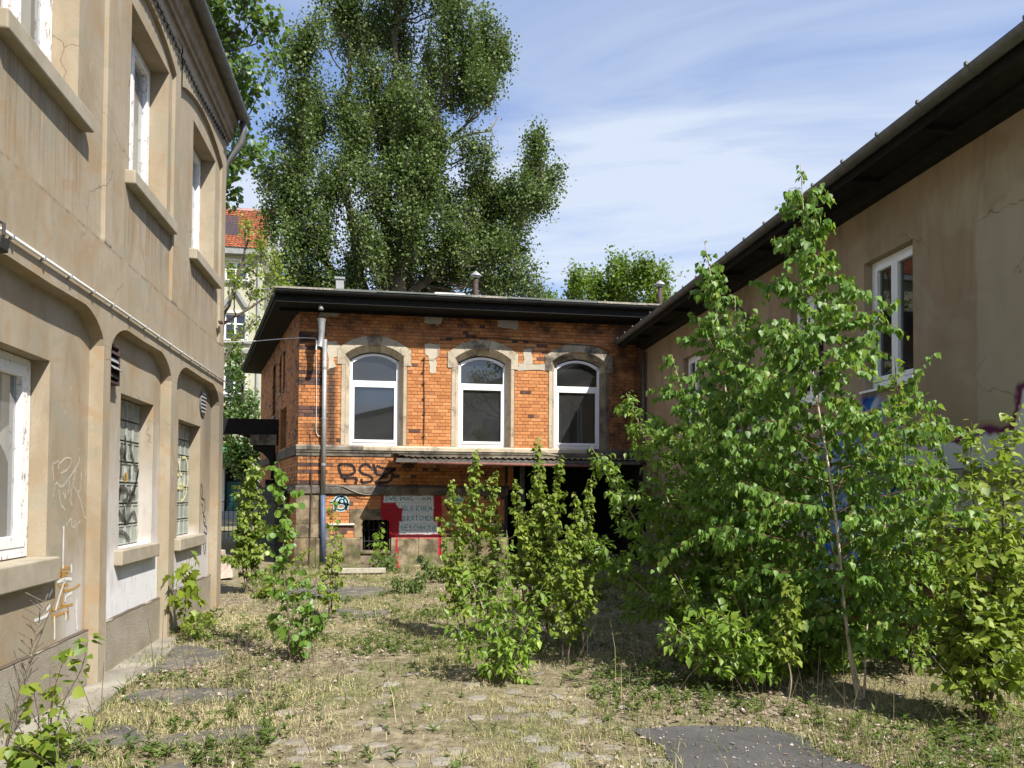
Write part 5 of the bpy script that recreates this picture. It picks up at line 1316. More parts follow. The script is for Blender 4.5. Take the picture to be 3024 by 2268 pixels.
# ------------------------------------------------------------------ gabled house behind the viewer, mirrored in the arched windows
GHs = thing('gabled_house', 'grey gabled house mirrored in the arched windows', 'building', (5, -10, 0))
mb = MB().prism([(-3.2, 0), (-3.2, 5.3), (11.5, 9.7), (20, 6.9), (20, 0)], -20, -10, 'y'); mb.build('wall', 'cream_trim', GHs)
mb = MB().prism([(-3.7, 5.2), (11.5, 9.8), (20.5, 6.9), (20.5, 7.15), (11.5, 10.05), (-3.7, 5.45)], -20.3, -9.7, 'y'); mb.build('roof', 'roof_dark', GHs)
for (x0, z0) in ((-1.5, 1.2), (2.0, 1.2), (5.5, 1.2), (9, 1.2), (2.0, 4.3), (5.5, 4.3), (9, 4.3)):
    MB().box(x0, x0 + 1.2, -10.02, -9.97, z0, z0 + 1.7).build('window', 'pane_dark', GHs)
# ================================================================== ground
def vnoise(x, y, seed=0):
    x = np.asarray(x, float); y = np.asarray(y, float)
    xi = np.floor(x).astype(np.int64); yi = np.floor(y).astype(np.int64); xf = x - xi; yf = y - yi
    def h(a, b):
        n = (a * 374761393 + b * 668265263 + seed * 982451653) & 0xffffffff
        n = ((n ^ (n >> 13)) * 1274126177) & 0xffffffff
        return ((n ^ (n >> 16)) & 0xffff) / 65535.0
    u = xf * xf * (3 - 2 * xf); v = yf * yf * (3 - 2 * yf)
    return (h(xi, yi) * (1 - u) + h(xi + 1, yi) * u) * (1 - v) + (h(xi, yi + 1) * (1 - u) + h(xi + 1, yi + 1) * u) * v
def fbm(x, y, seed=0, oct=4):
    s = 0; a = .5; f = 1.0
    for k in range(oct): s = s + a * vnoise(np.asarray(x) * f, np.asarray(y) * f, seed + k); a *= .5; f *= 2.1
    return s
PATCHES = {  # flat hard surfaces: outline, top height, material
    'asphalt_r': ([(1.62, 5.04), (2.1, 5.03), (2.55, 4.98), (2.72, 4.7), (2.66, 4.35), (2.9, 3.9), (2.7, 3.2), (1.55, 3.2), (1.58, 4.0), (1.72, 4.6)], .016, 'asphalt_dark'),
    'asphalt_l': ([(-1.95, 6.22), (-1.1, 6.15), (-.98, 6.42), (-1.4, 6.62), (-1.9, 6.58)], .012, 'asphalt'),
    'asphalt_n': ([(-2.1, 5.15), (-1.2, 5.05), (-.75, 5.2), (-.9, 5.45), (-1.5, 5.5), (-2.05, 5.55)], .012, 'asphalt'),
    'asphalt_nn': ([(-2.4, 3.4), (-.95, 3.4), (-.8, 4.4), (-1.1, 4.72), (-1.9, 4.75), (-2.4, 4.7)], .014, 'asphalt'),
    'asphalt_w': ([(-2.2, 7.25), (-1.75, 7.2), (-1.35, 7.6), (-1.6, 8.1), (-2.2, 8.5)], .012, 'asphalt'),
    'asphalt_f': ([(-1.9, 12.2), (-.6, 11.6), (.1, 12.4), (-.1, 13.3), (-1.0, 13.6), (-1.9, 13.4)], .012, 'asphalt'),
    'asphalt_g': ([(-.9, 10.2), (-.1, 10.0), (.1, 10.6), (-.6, 10.9)], .012, 'asphalt'),
    'strip': ([(-2.44, 2.0), (-2.05, 2.0), (-1.98, 5.2), (-2.08, 6.4), (-2.1, 7.6), (-2.2, 8.8), (-2.44, 8.9)], .022, 'concrete_strip'),
}
def inside(poly, x, y):
    x = np.asarray(x); y = np.asarray(y); r = np.zeros(x.shape, bool); n = len(poly)
    for i in range(n):
        x1, y1 = poly[i]; x2, y2 = poly[(i + 1) % n]
        c = ((y1 > y) != (y2 > y)) & (x < (x2 - x1) * (y - y1) / (y2 - y1 + 1e-12) + x1); r ^= c
    return r
def rough_poly(poly, amp, n=5, seed=3):
    out = []
    for i in range(len(poly)):
        a, b = poly[i], poly[(i + 1) % len(poly)]
        for k in range(n):
            f = k / n; x = a[0] + (b[0] - a[0]) * f; y = a[1] + (b[1] - a[1]) * f
            out.append((x + amp * (float(vnoise(x * 4, y * 4, seed)) - .5) * 2, y + amp * (float(vnoise(x * 4 + 50, y * 4, seed)) - .5) * 2))
    return out
PP = {k: (rough_poly(v[0], .15 if k not in ('strip', 'asphalt_r') else (.05 if k == 'strip' else .03), 7), v[1], v[2]) for k, v in PATCHES.items()}
def on_patch(x, y):
    r = np.zeros(np.shape(x), bool)
    for k, (poly, h, m_) in PP.items(): r |= inside(poly, x, y)
    return r
def gh(x, y):
    x = np.asarray(x, float); y = np.asarray(y, float)
    h = .055 * (fbm(x * .9, y * .9, 5, 3) - .45) + .03 * (fbm(x * 4, y * 4, 9, 3) - .45)
    flat = np.clip((np.hypot(np.maximum(np.maximum(-3 - x, x - 7), 0), np.maximum(np.maximum(2 - y, y - 18), 0))) / 3, 0, 1)
    h = h * (1 - flat) + .02
    return np.where(on_patch(x, y), -.012, h)
xs = np.concatenate([[-300, -120, -60, -30, -15, -8, -5], np.arange(-3.2, 6.6, .07), [7.5, 9, 12, 18, 30, 60, 120, 300]])
ys = np.concatenate([[-200, -80, -30, -10, -3, 0, 1.5], np.arange(2.5, 18, .08), [19, 20, 22, 25, 30, 40, 55, 80, 140, 300, 600]])
GX, GY = np.meshgrid(xs, ys); GZ = gh(GX, GY)
nx, ny = len(xs), len(ys)
verts = np.stack([GX.ravel(), GY.ravel(), GZ.ravel()], 1)
ii = np.arange(nx * ny).reshape(ny, nx)
quads = np.stack([ii[:-1, :-1].ravel(), ii[:-1, 1:].ravel(), ii[1:, 1:].ravel(), ii[1:, :-1].ravel()], 1)
def np_mesh(name, verts, faces, mat, tint=None, smooth=False):
    """faces: (n,k) int array"""
    me = bpy.data.meshes.new(name)
    n, k = faces.shape
    me.vertices.add(len(verts)); me.vertices.foreach_set('co', np.ascontiguousarray(verts, np.float32).ravel())
    me.loops.add(n * k); me.loops.foreach_set('vertex_index', np.ascontiguousarray(faces, np.int32).ravel())
    me.polygons.add(n); me.polygons.foreach_set('loop_start', np.arange(0, n * k, k, dtype=np.int32))
    if smooth: me.polygons.foreach_set('use_smooth', np.ones(n, bool))
    me.materials.append(MATS[mat])
    if tint is not None:
        at = me.attributes.new('tint', 'FLOAT', 'POINT'); at.data.foreach_set('value', np.ascontiguousarray(tint, np.float32))
    me.update(calc_edges=True)
    return me
ground = bpy.data.objects.new('ground', np_mesh('ground', verts, quads, 'soil', smooth=True)); COL.objects.link(ground)
tag(ground, 'overgrown yard ground of soil moss and dry grass', 'ground', kind='structure')
PLAB = {'asphalt_r': 'grey asphalt patch at the lower right of the yard', 'asphalt_l': 'asphalt strip beside the near pilaster', 'asphalt_n': 'asphalt remnant before the small poplar sapling', 'asphalt_nn': 'asphalt in the near left corner of the yard', 'asphalt_w': 'asphalt beside the whitewashed bay', 'asphalt_f': 'far asphalt patch before the brick building', 'asphalt_g': 'small asphalt patch in mid yard', 'strip': 'pale concrete strip along the tan wall'}
for k, (poly, h, m_) in PP.items():
    MB().prism(poly, -.05, h, 'z').build('concrete_strip' if k == 'strip' else 'asphalt_patch', m_, None, kind='structure', label=PLAB[k])
# cobbles sunk in the near middle of the yard
cb = None; mesh_v = []
for q in range(5):
    mb = MB(); n = 8; rs = [random.uniform(.82, 1.08) for _ in range(n)]
    lv = [(1.0, -.06), (1.0, -.012), (.86, .008), (.5, .016)]
    for (sa, za), (sb, zb) in zip(lv[:-1], lv[1:]):
        for k in range(n):
            A = [(math.copysign(abs(math.cos(2 * PI * (k + e) / n)) ** .6, math.cos(2 * PI * (k + e) / n)) * .098 * rs[(k + e) % n], math.copysign(abs(math.sin(2 * PI * (k + e) / n)) ** .6, math.sin(2 * PI * (k + e) / n)) * .085 * rs[(k + e) % n]) for e in (0, 1)]
            mb.face([(A[0][0] * sa, A[0][1] * sa, za), (A[1][0] * sa, A[1][1] * sa, za), (A[1][0] * sb, A[1][1] * sb, zb), (A[0][0] * sb, A[0][1] * sb, zb)])
    mb.face([(math.cos(2 * PI * k / n) * .05 * rs[k], math.sin(2 * PI * k / n) * .043 * rs[k], .016) for k in range(n)])
    o = mb.build('cobble', 'cobble', None, fix=False, smooth=False); mesh_v.append(o.data); bpy.data.objects.remove(o)
r_ = random.Random(4)
COB = []
for j in range(24):
    for i in range(13):
        x = -.75 + i * .195 + (.09 if j % 2 else 0) + r_.uniform(-.025, .025); y = 4.05 + j * .172 + r_.uniform(-.022, .022)
        if r_.random() < .38 + .03 * j: continue
        o = bpy.data.objects.new('cobble', r_.choice(mesh_v)); COL.objects.link(o); o.parent = ground
        o.location = (x, y, float(gh(x, y)) + r_.uniform(-.022, .002)); o.rotation_euler = (r_.uniform(-.06, .06), r_.uniform(-.06, .06), r_.uniform(-.2, .2) + (PI if r_.random() < .5 else 0))
        o.scale = (r_.uniform(.85, 1.0), r_.uniform(.8, .98), 1)
        COB.append((x, y))
COB = np.array(COB)

# ------------------------------------------------------------------ scatter helpers
def unit(v): return v / np.maximum(np.linalg.norm(v, axis=-1, keepdims=True), 1e-9)
SHAPES = {
    'ovate': (np.array([(0, 0, 0), (.40, -.5, .10), (.40, .5, .10), (1, 0, -.12), (.45, 0, -.02)]), np.array([(0, 1, 4), (0, 4, 2), (1, 3, 4), (4, 3, 2)])),
    'delta': (np.array([(0, 0, 0), (.12, -.42, .06), (.12, .42, .06), (.36, -.48, .08), (.36, .48, .08), (1, 0, -.12), (.35, 0, -.02)]), np.array([(0, 1, 6), (0, 6, 2), (1, 3, 6), (6, 4, 2), (3, 5, 6), (6, 5, 4)])),
    'round': (np.array([(0, 0, 0), (.2, -.42, .05), (.2, .42, .05), (.6, -.48, .06), (.6, .48, .06), (.92, -.2, 0), (.92, .2, 0), (.5, 0, -.03)]), np.array([(0, 1, 7), (0, 7, 2), (1, 3, 7), (7, 4, 2), (3, 5, 7), (7, 6, 4), (5, 6, 7)])),
    'rhomb': (np.array([(0, 0, 0), (.45, -.5, .08), (1, 0, -.1), (.45, .5, .08)]), np.array([(0, 1, 2), (0, 2, 3)])),
    'palmate': (np.array([(0, 0, 0), (.1, -.45, .03), (.38, -.30, .04), (.55, -.55, .02), (.62, -.20, .03), (1, 0, -.10), (.62, .20, .03), (.55, .55, .02), (.38, .30, .04), (.1, .45, .03), (.35, 0, 0)]),
                np.array([(10, 0, 1), (10, 1, 2), (10, 2, 3), (10, 3, 4), (10, 4, 5), (10, 5, 6), (10, 6, 7), (10, 7, 8), (10, 8, 9), (10, 9, 0)])),
    'blade': (np.array([(0, -.5, 0), (0, .5, 0), (.55, -.35, .04), (.55, .35, .04), (1, 0, -.12)]), np.array([(0, 2, 1), (1, 2, 3), (2, 4, 3)])),
}
def leaf_arrays(P, D, N, L, W, shape):
    tv, tf = SHAPES[shape]
    P = np.asarray(P, float); n = len(P)
    D = unit(np.asarray(D, float)); N = np.asarray(N, float); N = unit(N - D * np.sum(N * D, 1, keepdims=True)); S = np.cross(N, D)
    L = np.broadcast_to(np.asarray(L, float), n)[:, None, None]; W = np.broadcast_to(np.asarray(W, float), n)[:, None, None]
    v = P[:, None, :] + D[:, None, :] * tv[None, :, 0:1] * L + S[:, None, :] * tv[None, :, 1:2] * W + N[:, None, :] * tv[None, :, 2:3] * L
    f = (np.arange(n)[:, None, None] * len(tv) + tf[None]).reshape(-1, 3)
    return v.reshape(-1, 3), f, len(tv)
def leaf_object(name, P, D, N, L, W, shape, mat, tint, parent=None, kind='stuff'):
    v, f, k = leaf_arrays(P, D, N, L, W, shape)
    me = np_mesh(name, v, f, mat, np.repeat(np.asarray(tint, float), k))
    o = bpy.data.objects.new(name, me); COL.objects.link(o)
    if parent is not None:
        o.parent = parent; o.matrix_parent_inverse = MW[parent.name].inverted()
    if kind: o['kind'] = kind
    return o
def tubes_object(name, paths, mat, parent=None, n=5):
    V = []; F_ = []; base = 0
    for pts, rs in paths:
        pts = np.asarray(pts, float); rs = np.asarray(rs, float); m_ = len(pts)
        t = unit(np.gradient(pts, axis=0)); ref = np.where(np.abs(t[:, 2:3]) < .92, np.array([[0, 0, 1.]]), np.array([[1., 0, 0]]))
        # keep one reference for the whole path so that rings do not twist
        r0 = np.array([0, 0, 1.]) if abs(t[:, 2]).mean() < .8 else np.array([1., .2, 0])
        a = unit(np.cross(t, r0)); b = np.cross(a, t)
        an = np.arange(n) * 2 * PI / n
        ring = pts[:, None, :] + rs[:, None, None] * (a[:, None, :] * np.cos(an)[None, :, None] + b[:, None, :] * np.sin(an)[None, :, None])
        V.append(ring.reshape(-1, 3))
        k = np.arange(m_ - 1)[:, None] * n; q = np.arange(n)[None, :]; q2 = (q + 1) % n
        F_.append(np.stack([base + k + q, base + k + q2, base + k + n + q2, base + k + n + q], -1).reshape(-1, 4)); base += m_ * n
    me = np_mesh(name, np.concatenate(V), np.concatenate(F_), mat, smooth=True)
    o = bpy.data.objects.new(name, me); COL.objects.link(o)
    if parent is not None:
        o.parent = parent; o.matrix_parent_inverse = MW[parent.name].inverted()
    return o
# ------------------------------------------------------------------ grass, litter, weeds (nobody could count them)
rg = np.random.default_rng(5)
def yard_points(n, ymin=3.6, ymax=17.0, power=1.7):
    u_ = rg.random(n); y = ymin + (ymax - ymin) * u_ ** power
    x = rg.uniform(-2.42, 5.6, n)
    k = (x < 5.3 + .04 * (y - 5)) & (x > np.where(y > 11.6, -3.6, -2.40)) & (y < 17.0)
    k &= np.abs(x - .16 * y) < .72 * y + .6
    return x[k], y[k]
def near_cobble(x, y):
    m_ = np.zeros(len(x), bool)
    for s in range(0, len(x), 20000):
        d = np.min((x[s:s + 20000, None] - COB[None, :, 0]) ** 2 + (y[s:s + 20000, None] - COB[None, :, 1]) ** 2, axis=1); m_[s:s + 20000] = d < .0062
    return m_
def grass(n, Lr, green, seed, name, label, wid=.006, lean=.9, dens=None, keep_patch=.16):
    x, y = yard_points(n)
    f = fbm(x * 1.1, y * 1.1, seed); d = fbm(x * 3.5, y * 3.5, seed + 20)
    k = rg.random(len(x)) < np.clip((f - .30) * 4.5, .05, 1) * np.clip((d - .25) * 4, .1, 1) if dens is None else rg.random(len(x)) < dens(x, y, f, d)
    k &= ~(on_patch(x, y) & (rg.random(len(x)) > keep_patch)); x, y = x[k], y[k]
    k = ~(near_cobble(x, y) & (rg.random(len(x)) > .5)); x, y = x[k], y[k]
    n = len(x); an = rg.uniform(0, 2 * PI, n); ln = rg.uniform(.15, lean, n)
    D = np.stack([np.cos(an) * ln, np.sin(an) * ln, np.ones(n) * (1.25 - ln)], 1)
    N = np.stack([-np.cos(an), -np.sin(an), np.full(n, .6)], 1) + rg.normal(0, .3, (n, 3))
    scale = 1 + .03 * y
    L = rg.uniform(*Lr, n) * (.6 + .8 * fbm(x * 2, y * 2, seed + 7))
    g = np.clip(green + .9 * (fbm(x * .8 + 9, y * .8, seed + 3) - .45) + rg.normal(0, .14, n), 0, 1)
    o = leaf_object(name, np.stack([x, y, gh(x, y) - .004], 1), D, N, L, wid * scale, 'blade', 'grass_blade', g)
    tag(o, label, 'grass'); return o
grass(380000, (.018, .068), .58, 31, 'grass', 'short dry straw coloured grass over the yard', .0042, 1.24)
grass(52000, (.04, .13), .24, 57, 'grass', 'tufts of green grass between the saplings', .006, .8, dens=lambda x, y, f, d: np.clip((f - .42) * 5, 0.02, 1) * np.clip((d - .36) * 5, 0.04, 1))
grass(9500, (.22, .52), .62, 71, 'grass', 'tall thin dry grass stalks standing over the yard', .0034, .5, dens=lambda x, y, f, d: np.clip((f - .42) * 3, 0.03, 1) * np.clip((d - .40) * 3, 0.02, 1) * np.where((x > 1.3) & (y < 5.8), 1.5, .55) * np.where((x > -.6) & (x < 1.4) & (y < 8), .12, 1))
x, y = yard_points(36000, power=1.5)
lit = fbm(x * .75, y * .75, 88)
k = (rg.random(len(x)) < np.clip((lit - .40) * 5, .10, 1)) & ~(on_patch(x, y) & (rg.random(len(x)) > .35)) & ~((x > -.5) & (x < 1.2) & (y < 6.5) & (rg.random(len(x)) > .2))
x, y = x[k], y[k]; n = len(x)
an = rg.uniform(0, 2 * PI, n)
o = leaf_object('leaf_litter', np.stack([x, y, gh(x, y) + rg.uniform(.004, .03, n)], 1), np.stack([np.cos(an), np.sin(an), rg.normal(0, .25, n)], 1), np.stack([rg.normal(0, .35, n), rg.normal(0, .35, n), np.ones(n)], 1), rg.uniform(.018, .052, n), rg.uniform(.012, .036, n), 'ovate', 'dead_leaf', np.clip(rg.normal(.55, .25, n), 0, 1))
tag(o, 'dry brown fallen leaves scattered over the yard', 'leaf litter')
# crumbs of soil, mortar and bark
x, y = yard_points(26000, ymax=12.0, power=1.5)
k = rg.random(len(x)) < np.clip((fbm(x * 1.3, y * 1.3, 140) - .25) * 2.2, .15, 1); x, y = x[k], y[k]; n = len(x); an = rg.uniform(0, 2 * PI, n)
hz = np.where(on_patch(x, y), .02, gh(x, y)) + rg.uniform(.002, .012, n)
o = leaf_object('debris', np.stack([x, y, hz], 1), np.stack([np.cos(an), np.sin(an), rg.normal(0, .5, n)], 1), np.stack([rg.normal(0, .6, n), rg.normal(0, .6, n), np.ones(n)], 1), rg.uniform(.006, .022, n), rg.uniform(.004, .014, n), 'rhomb', 'dead_leaf', np.clip(rg.normal(.5, .35, n), 0, 1))
tag(o, 'small crumbs of bark and soil strewn over the yard', 'debris')
# turf creeping over the rims of the hard patches
ex, ey = [], []
for k_, (poly, h, m_) in PP.items():
    for i in range(len(poly)):
        a, b = np.array(poly[i]), np.array(poly[(i + 1) % len(poly)]); q = max(2, int(np.linalg.norm(b - a) * 260))
        t_ = rg.random(q)[:, None]; pt = a * (1 - t_) + b * t_ + rg.normal(0, .055, (q, 2)); keep = fbm(pt[:, 0] * 2.5, pt[:, 1] * 2.5, 150) > .42
        ex.append(pt[keep, 0]); ey.append(pt[keep, 1])
ex = np.concatenate(ex); ey = np.concatenate(ey); k = (ey > 3.5) & (ex > -2.4); ex, ey = ex[k], ey[k]; n = len(ex); an = rg.uniform(0, 2 * PI, n); ln = rg.uniform(.3, 1.2, n)
o = leaf_object('grass', np.stack([ex, ey, np.full(n, .008)], 1), np.stack([np.cos(an) * ln, np.sin(an) * ln, 1.3 - ln], 1), np.stack([-np.cos(an), -np.sin(an), np.full(n, .6)], 1), rg.uniform(.03, .10, n), .0065, 'blade', 'grass_blade', np.clip(rg.normal(.45, .25, n), 0, 1))
tag(o, 'grass creeping over the rims of the asphalt patches', 'grass')
# low broad-leaved weeds
x, y = yard_points(13000, power=1.5)
wd_ = fbm(x * .9 + 4, y * .9, 120)
k = (rg.random(len(x)) < np.clip((wd_ - .42) * 5, .04, 1)) & ~on_patch(x, y) & ~((x > -.7) & (x < 1.5) & (y < 7.5) & (rg.random(len(x)) > .12))
x, y = x[k], y[k]; n = len(x); m_ = 9
X_ = np.repeat(x, m_); Y_ = np.repeat(y, m_); an = rg.uniform(0, 2 * PI, n * m_); hh = np.repeat(rg.uniform(.01, .10, n), m_) * rg.random(n * m_)
D = np.stack([np.cos(an), np.sin(an), rg.uniform(.05, 1.0, n * m_)], 1)
P = np.stack([X_, Y_, gh(X_, Y_) + hh], 1)
o = leaf_object('weeds', P, D, np.stack([-np.cos(an) * .4, -np.sin(an) * .4, np.ones(n * m_)], 1), np.repeat(rg.uniform(.02, .085, n), m_) * rg.uniform(.6, 1.1, n * m_), np.repeat(rg.uniform(.008, .028, n), m_), 'ovate', 'leaf_weed', np.clip(np.repeat(rg.normal(.5, .25, n), m_) + rg.normal(0, .1, n * m_), 0, 1))
tag(o, 'low green broad leaved weeds growing over the yard', 'weeds')
# dead stems and twigs lying about
paths = []
for k in range(70):
    x0, y0 = rg.uniform(-1.8, 4.5), rg.uniform(4.2, 12); a = rg.uniform(0, 2 * PI); L = rg.uniform(.12, .5)
    t_ = np.linspace(0, 1, 5); xx = x0 + np.cos(a) * L * t_ + rg.normal(0, .01, 5); yy = y0 + np.sin(a) * L * t_ + rg.normal(0, .01, 5)
    paths.append((np.stack([xx, yy, gh(xx, yy) + .012 + .02 * t_ * rg.random()], 1), np.linspace(.005, .002, 5)))
for k in range(150):     # upright dead stalks
    x0, y0 = rg.uniform(-2.2, -.4), rg.uniform(4.3, 8.0)
    if k > 70: x0, y0 = rg.uniform(1.6, 5.0), rg.uniform(4.0, 7.5)
    L = rg.uniform(.15, .5); dx_, dy_ = rg.normal(0, .12, 2); t_ = np.linspace(0, 1, 4)
    paths.append((np.stack([x0 + dx_ * t_ ** 1.5, y0 + dy_ * t_ ** 1.5, gh(x0, y0) + L * t_], 1), np.linspace(.003, .0012, 4)))
o = tubes_object('dead_stalks', paths, 'twig_brown', n=4); tag(o, 'thin dead stalks and twigs over the yard', 'stalks', kind='stuff')
pk = MB().box(-1.15, -.05, 15.2, 15.34, .05, .14).build('pale_plank', 'plank_pale', None, bevel=.006); tag(pk, 'pale weathered plank lying before the brick building', 'plank')
kb = MB().box(-1.4, 1.2, 16.2, 16.6, -.05, .10).build('stone_slab', 'stone_base', None, bevel=.02); tag(kb, 'mossy stone slab lying along the foot of brick building', 'slab')
# ================================================================== trees
POPLAR = [(-3.73, 31.06, 10.69, 1.19, 1.44), (-4.23, 32.16, 13.39, 0.95, 1.69), (-4.38, 31.53, 14.27, 0.62, 0.97), (-3.77, 32.37, 16.22, 1.1, 1.4), (-4.25, 32.45, 16.8, 0.76, 0.6), (-3.49, 30.44, 17.91, 0.79, 1.32), (-3.37, 30.25, 19.38, 0.67, 0.93), (-2.83, 33.21, 18.09, 1.03, 1.64), (-2.44, 31.13, 14.15, 0.87, 1.83), (-2.85, 31.04, 12.03, 0.96, 1.44), (-1.99, 33.78, 22.05, 1.04, 1.46), (-0.95, 31.89, 19.05, 1.38, 1.97), (-0.02, 33.21, 22.11, 1.54, 1.64), (-1.11, 31.91, 16.32, 1.38, 1.97), (0.21, 32.5, 17.49, 1.51, 2.11), (-0.32, 30.74, 13.58, 1.37, 1.81), (-1.56, 32.49, 11.82, 0.76, 1.41), (0.67, 33.32, 12.62, 1.34, 1.55), (1.01, 32.08, 14.89, 1.19, 1.69), (1.59, 32.87, 19.82, 1.02, 2.03), (1.3, 32.62, 16.84, 0.77, 1.41), (2.19, 30.43, 20.63, 1.03, 1.03), (3.2, 32.93, 21.25, 1.02, 1.12), (4.04, 32.33, 20.57, 0.8, 1.0), (3.61, 31.28, 21.11, 0.58, 0.77), (3.7, 30.31, 18.33, 0.84, 0.66), (3.04, 33.32, 19.58, 0.62, 0.82), (2.66, 31.9, 13.65, 0.99, 1.58), (3.94, 32.79, 15.08, 1.22, 1.22), (4.23, 33.36, 13.67, 1.44, 1.28), (3.35, 32.77, 11.79, 1.42, 1.42), (2.31, 33.52, 11.34, 1.04, 1.04), (4.98, 31.62, 14.79, 0.82, 0.78), (6.04, 33.08, 16.39, 0.53, 0.82), (6.2, 31.8, 16.95, 0.29, 0.55), (5.93, 33.57, 14.7, 0.83, 0.79), (7.05, 33.36, 15.85, 0.66, 0.33), (5.97, 30.55, 13.85, 0.57, 0.34), (4.72, 30.69, 11.52, 0.68, 0.85), (5.29, 30.98, 10.58, 0.65, 0.65), (4.7, 33.68, 11.2, 1.04, 0.75), (5.93, 31.77, 10.43, 0.59, 0.39), (-0.11, 32.46, 10.71, 1.0, 0.8), (-1.94, 31.28, 10.1, 0.81, 0.66), (-2.92, 32.03, 10.35, 0.99, 0.75), (-3.78, 31.59, 9.53, 0.88, 0.49), (0.34, 31.46, 22.63, 1.75, 1.17), (-1.77, 32.31, 22.76, 1.2, 1.2), (2.52, 32.3, 23.24, 1.2, 1.0), (-5.03, 33.46, 15.32, 0.37, 0.52), (4.8, 32.66, 21.04, 0.36, 0.44), (1.7, 33.54, 10.7, 0.83, 0.52)]
LINDEN = [(-3.63, 16.43, 11.56, 0.41, 0.41), (-3.38, 16.59, 11.24, 0.46, 0.41), (-2.76, 16.21, 11.61, 0.3, 0.22), (-2.95, 15.6, 10.18, 0.48, 0.34), (-2.51, 16.43, 11.39, 0.35, 0.28), (-2.43, 16.56, 10.87, 0.35, 0.18), (-3.29, 16.49, 10.06, 0.39, 0.46), (-2.85, 16.08, 9.89, 0.28, 0.28), (-3.15, 16.26, 9.23, 0.32, 0.45), (-2.8, 15.65, 8.45, 0.29, 0.21), (-3.25, 16.4, 8.46, 0.3, 0.35), (-3.18, 16.09, 7.76, 0.18, 0.22), (-3.66, 15.74, 11.59, 0.58, 0.49), (-2.82, 15.48, 11.51, 0.38, 0.29), (-3.52, 16.42, 10.69, 0.41, 0.51), (-2.69, 16.59, 8.78, 0.12, 0.1)]
MAPLE = [(9.7, 38.77, 12.99, 0.77, 0.62), (11.3, 40.9, 13.54, 1.01, 0.91), (12.14, 39.73, 13.64, 1.11, 0.98), (13.18, 38.95, 13.47, 0.96, 0.92), (14.24, 39.38, 13.4, 0.83, 0.83), (11.54, 40.81, 12.62, 1.26, 0.61), (13.51, 41.12, 12.8, 1.53, 0.71), (14.1, 38.63, 12.19, 0.81, 0.57), (9.84, 40.34, 12.63, 0.62, 0.5), (13.2, 38.63, 14.0, 0.57, 0.48), (12.68, 40.66, 14.45, 0.63, 0.45)]
FARTREE = [(8.96, 45.66, 13.75, 0.73, 0.28), (10.06, 46.76, 13.93, 0.64, 0.26), (10.41, 46.96, 13.71, 0.46, 0.23)]
STREET = [(-5.77, 30.01, 7.18, 0.33, 0.48), (-5.76, 31.0, 5.47, 0.57, 0.38), (-5.76, 29.62, 6.15, 0.26, 0.29), (-5.16, 29.15, 4.73, 0.4, 0.4), (-5.94, 30.2, 4.83, 0.41, 0.49), (-4.97, 29.06, 3.88, 0.45, 0.54), (-5.76, 29.39, 3.38, 0.44, 0.47), (-5.33, 29.82, 2.72, 0.48, 0.48), (-5.07, 30.22, 3.27, 0.37, 0.56), (-4.99, 29.31, 2.02, 0.4, 0.47)]
YOUNG = [(-4.76, 24.27, 8.17, 0.3, 0.21), (-4.53, 25.59, 9.16, 0.32, 0.44), (-4.1, 24.7, 9.5, 0.27, 0.43), (-4.04, 25.73, 8.78, 0.41, 0.29), (-4.45, 25.63, 8.27, 0.32, 0.22), (-4.48, 24.8, 10.1, 0.18, 0.31), (-3.57, 24.94, 9.01, 0.28, 0.31), (-3.36, 25.03, 8.31, 0.34, 0.22), (-3.88, 25.23, 8.04, 0.41, 0.19), (-4.81, 25.15, 6.65, 0.22, 0.28), (-4.3, 25.09, 7.1, 0.19, 0.22), (-5.05, 25.19, 8.79, 0.22, 0.22)]
def curve(p0, p1, bend, n=8, rng=RNG):
    t = np.linspace(0, 1, n)[:, None]; p0 = np.asarray(p0, float); p1 = np.asarray(p1, float)
    return p0 * (1 - t) + p1 * t + np.asarray(bend, float)[None, :] * (t * (1 - t) * 4) + rng.normal(0, 1, (n, 3)) * np.linalg.norm(p1 - p0) * .012 * (t > .05)
